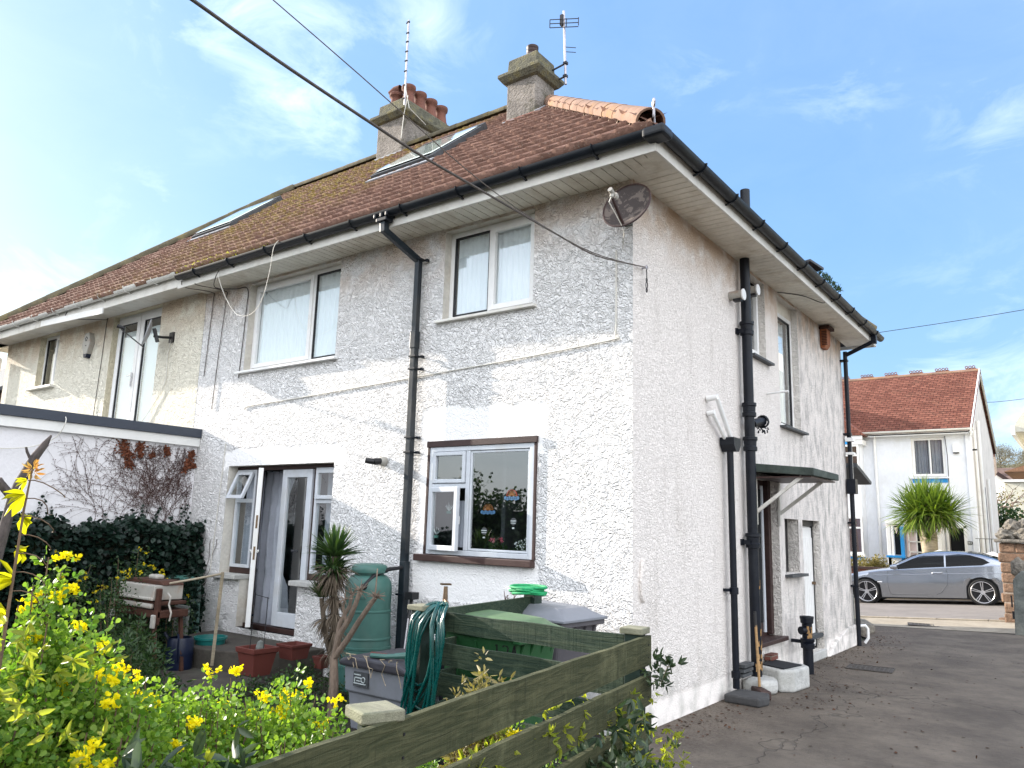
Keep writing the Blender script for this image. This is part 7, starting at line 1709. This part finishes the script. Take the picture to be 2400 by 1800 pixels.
# cream pebbledash building between
cb2_ = thing('cream_building', 'cream pebbledashed building with flat coping, right of the gabled house', 'building', (4, 40, 0))
b = MB(); b.box(-.22, 9, 40, 50, -1, 4.62); b.build('wall', 'creamw', cb2_)
b = MB(); b.box(-.30, 9.1, 39.9, 50, 4.62, 4.74); b.build('coping', 'farwhite', cb2_)
b = MB(); b.box(-.12, 9, 39.9, 40, -.5, 2.62); b.build('shutter', 'slab', cb2_)
b = MB()
for i in range(12): b.box(-.12, 9, 39.86, 39.9, .2+i*.2, .33+i*.2)
b.box(-.14, 9, 39.84, 39.9, 2.62, 2.78); b.build('slats', 'lead', cb2_)
ob_ = thing('tiled_house', 'house with orange pantiled roof behind the cream building', 'house', (6, 60, 0))
b = MB(); b.box(1.5, 16, 60, 70, -1, 6.6); b.build('wall', 'creamw', ob_)
b = MB(); b.prism([(-1.7, 6.6), (8, 9.9), (18, 6.6)], 'y', 59.6, 70.5); b.build('roof', pm('orange_pantile', (.24, .13, .075), .9, .3, 2, 1, 6, sc3=(6, 6, 6)), ob_)
wg = thing('white_gabled_house', 'distant white gabled house with brown tiled roof', 'house', (-2, 70, 0))
b = MB(); b.add([(-4.2, 70, -1), (-1.0, 70, -1), (-1.0, 70, 5.6), (-2.9, 70, 7.2), (-4.2, 70, 5.9)], [(0, 1, 2, 3, 4)]); b.box(-4.2, -1.0, 70.02, 78, -1, 5.5); b.build('wall', 'farwhite', wg)
b = MB(); b.bar((-2.95, 69.8, 7.25), (-.6, 69.8, 5.35), .3, .12, up=(0, 1, 0)); b.add([(-2.95, 69.7, 7.3), (-.6, 69.7, 5.4), (-.6, 78, 5.4), (-2.95, 78, 7.3)], [(0, 1, 2, 3)]); b.build('roof', 'brown', wg)
b = MB(); b.box(-2.6, -1.9, 69.95, 69.99, 3.7, 4.4); b.build('window', 'slate', wg)
bt_ = thing('brick_house', 'distant brown-roofed house with brick chimneys below the hill', 'house', (-3, 90, 0))
b = MB(); b.box(-9, 4, 90, 98, -1, 7.6); b.build('wall', 'brick', bt_); b = MB(); b.prism([(89.5, 7.4), (94, 9.6), (98.5, 7.4)], 'x', -9.5, 1.2); b.build('roof', pm('brown_far_roof', (.13, .085, .07), .9, .3, 1.5, dirt=(.2, .16, .12)), bt_)
for (x, y, hgt) in ((-5.1, 92, 11.3), (-1.4, 93, 10.6)):
    b = MB(); b.box(x-.45, x+.35, y-.3, y+.3, 8, hgt-.7); ck = b.build('chimney', 'mortar', bt_)
    for dx in (-.25, .15): b = MB(); b.lathe([(.16, 0), (.13, .5), (.16, .6), (.16, .7)], (x+dx, y, hgt-.7), 10); b.build('chimney_pot', 'clay', ck)
# trees: between the houses and on the hill
def tree(name, label, x, y, z0, h, r, m, n, lsize, bare=0, group=None, kind='ivy', tr='bark'):
    t = thing(name, label, 'tree', (x, y, z0), group); b = MB(); tips = []
    def grow(p, d, l, rad, lv):
        q = p+d*l; mid = p+d*l*.5+Vector((random.gauss(0, .04), random.gauss(0, .04), 0))*l; b.tube([p, mid, q], [rad, rad*.82, rad*.62], 5 if lv else 8, caps=False)
        if lv >= (5 if bare else 3): tips.append(q); return
        for i in range(3 if lv < 3 else 2):
            dd = (d+Vector((random.gauss(0, .62), random.gauss(0, .62), random.gauss(.02, .35)))).normalized(); grow(q, dd, l*random.uniform(.66, .84), rad*.6, lv+1)
        tips.append(q)
    grow(Vector((x, y, z0-.2)), Vector((0, 0, 1)), h*.27, h*.032, 0)
    b.build('trunk', tr, t)
    if n:
        T_ = np.array([tuple(q) for q in tips]); idx = rng.integers(0, len(T_), n); P = T_[idx]+rng.normal(size=(n, 3))*r*(.22 if not bare else .10)
        P[:, 2] = np.maximum(P[:, 2], z0+h*.12); leaves('crown', P, rng.normal(size=(n, 3)), rng.uniform(lsize*.6, lsize, n), kind, m, t)
    return t
M_['hill_twig'] = leaf_mat('winter_twigs', (.16, .14, .11), (.22, .19, .145), .3, .1, .9)  # bare winter twigs, grey-brown in themselves
M_['farbark'] = pm('far_bark', (.17, .15, .125), .9, .2, 5)
tree('garden_tree', 'green leafy tree in the gap between the gabled house and cream building', -.55, 34, 0, 4.6, 1.5, 'shrub', 3500, .16)
tree('garden_tree', 'bare twiggy tree rising in the gap by the gabled house', -.75, 37, 0, 5.6, 1.0, 'dryleaf', 500, .1, bare=1)
hg = 'bare winter trees on the hillside'
for i, (x, y, z0, h, r, lb) in enumerate([(-9.2, 150, 11.2, 8.2, 4, 'large round-crowned bare tree on the hilltop'), (-5.0, 146, 10.2, 7.6, 4, 'bare tree at the right end of the hilltop row'), (-7.2, 140, 9.6, 6.6, 3.5, 'lower bare bushy tree below the round hilltop tree'), (-1.5, 150, 11, 8, 4, 'bare tree at the extreme right of the hill'), (-11.8, 140, 9.2, 5.0, 3, 'dark scrubby tree beside the gable edge'), (-4.2, 132, 8.6, 5.5, 3, 'brown scrubby tree on the lower hillside')]):
    tree('hill_tree', lb, x, y, z0, h, r, 'hill_twig', 2600, .30, bare=1, group=hg, kind='long', tr='farbark')
# eaves of a neighbour at the upper right corner
nh = thing('neighbour_house', 'cream eaves corner of a neighbouring house at the right edge', 'house', (4, 18, 0))
b = MB(); b.box(2.25, 8, 16.3, 24, -.5, 4.3); b.build('wall', 'creamw', nh); b = MB(); b.prism([(1.85, 4.30), (1.85, 4.42), (2.25, 5.1), (5.0, 8.0), (8, 5.0), (8, 4.3)], 'y', 16, 24); b.build('roof', 'creamw', nh)
b = MB(); b.box(1.80, 1.88, 15.95, 24, 4.22, 4.44); b.build('fascia_board', 'farwhite', nh)
lh = thing('neighbour_house', 'dark slate house corner visible at the far left edge', 'house', (-27, 4, 0))
b = MB(); b.box(-32, -22.5, 3, 10, -.5, 5.2); b.build('wall', 'brick', lh); b = MB(); b.prism([(2.6, 5.2), (6.5, 7.6), (10.4, 5.2)], 'x', -32.4, -22.2); b.build('roof', 'slate', lh)
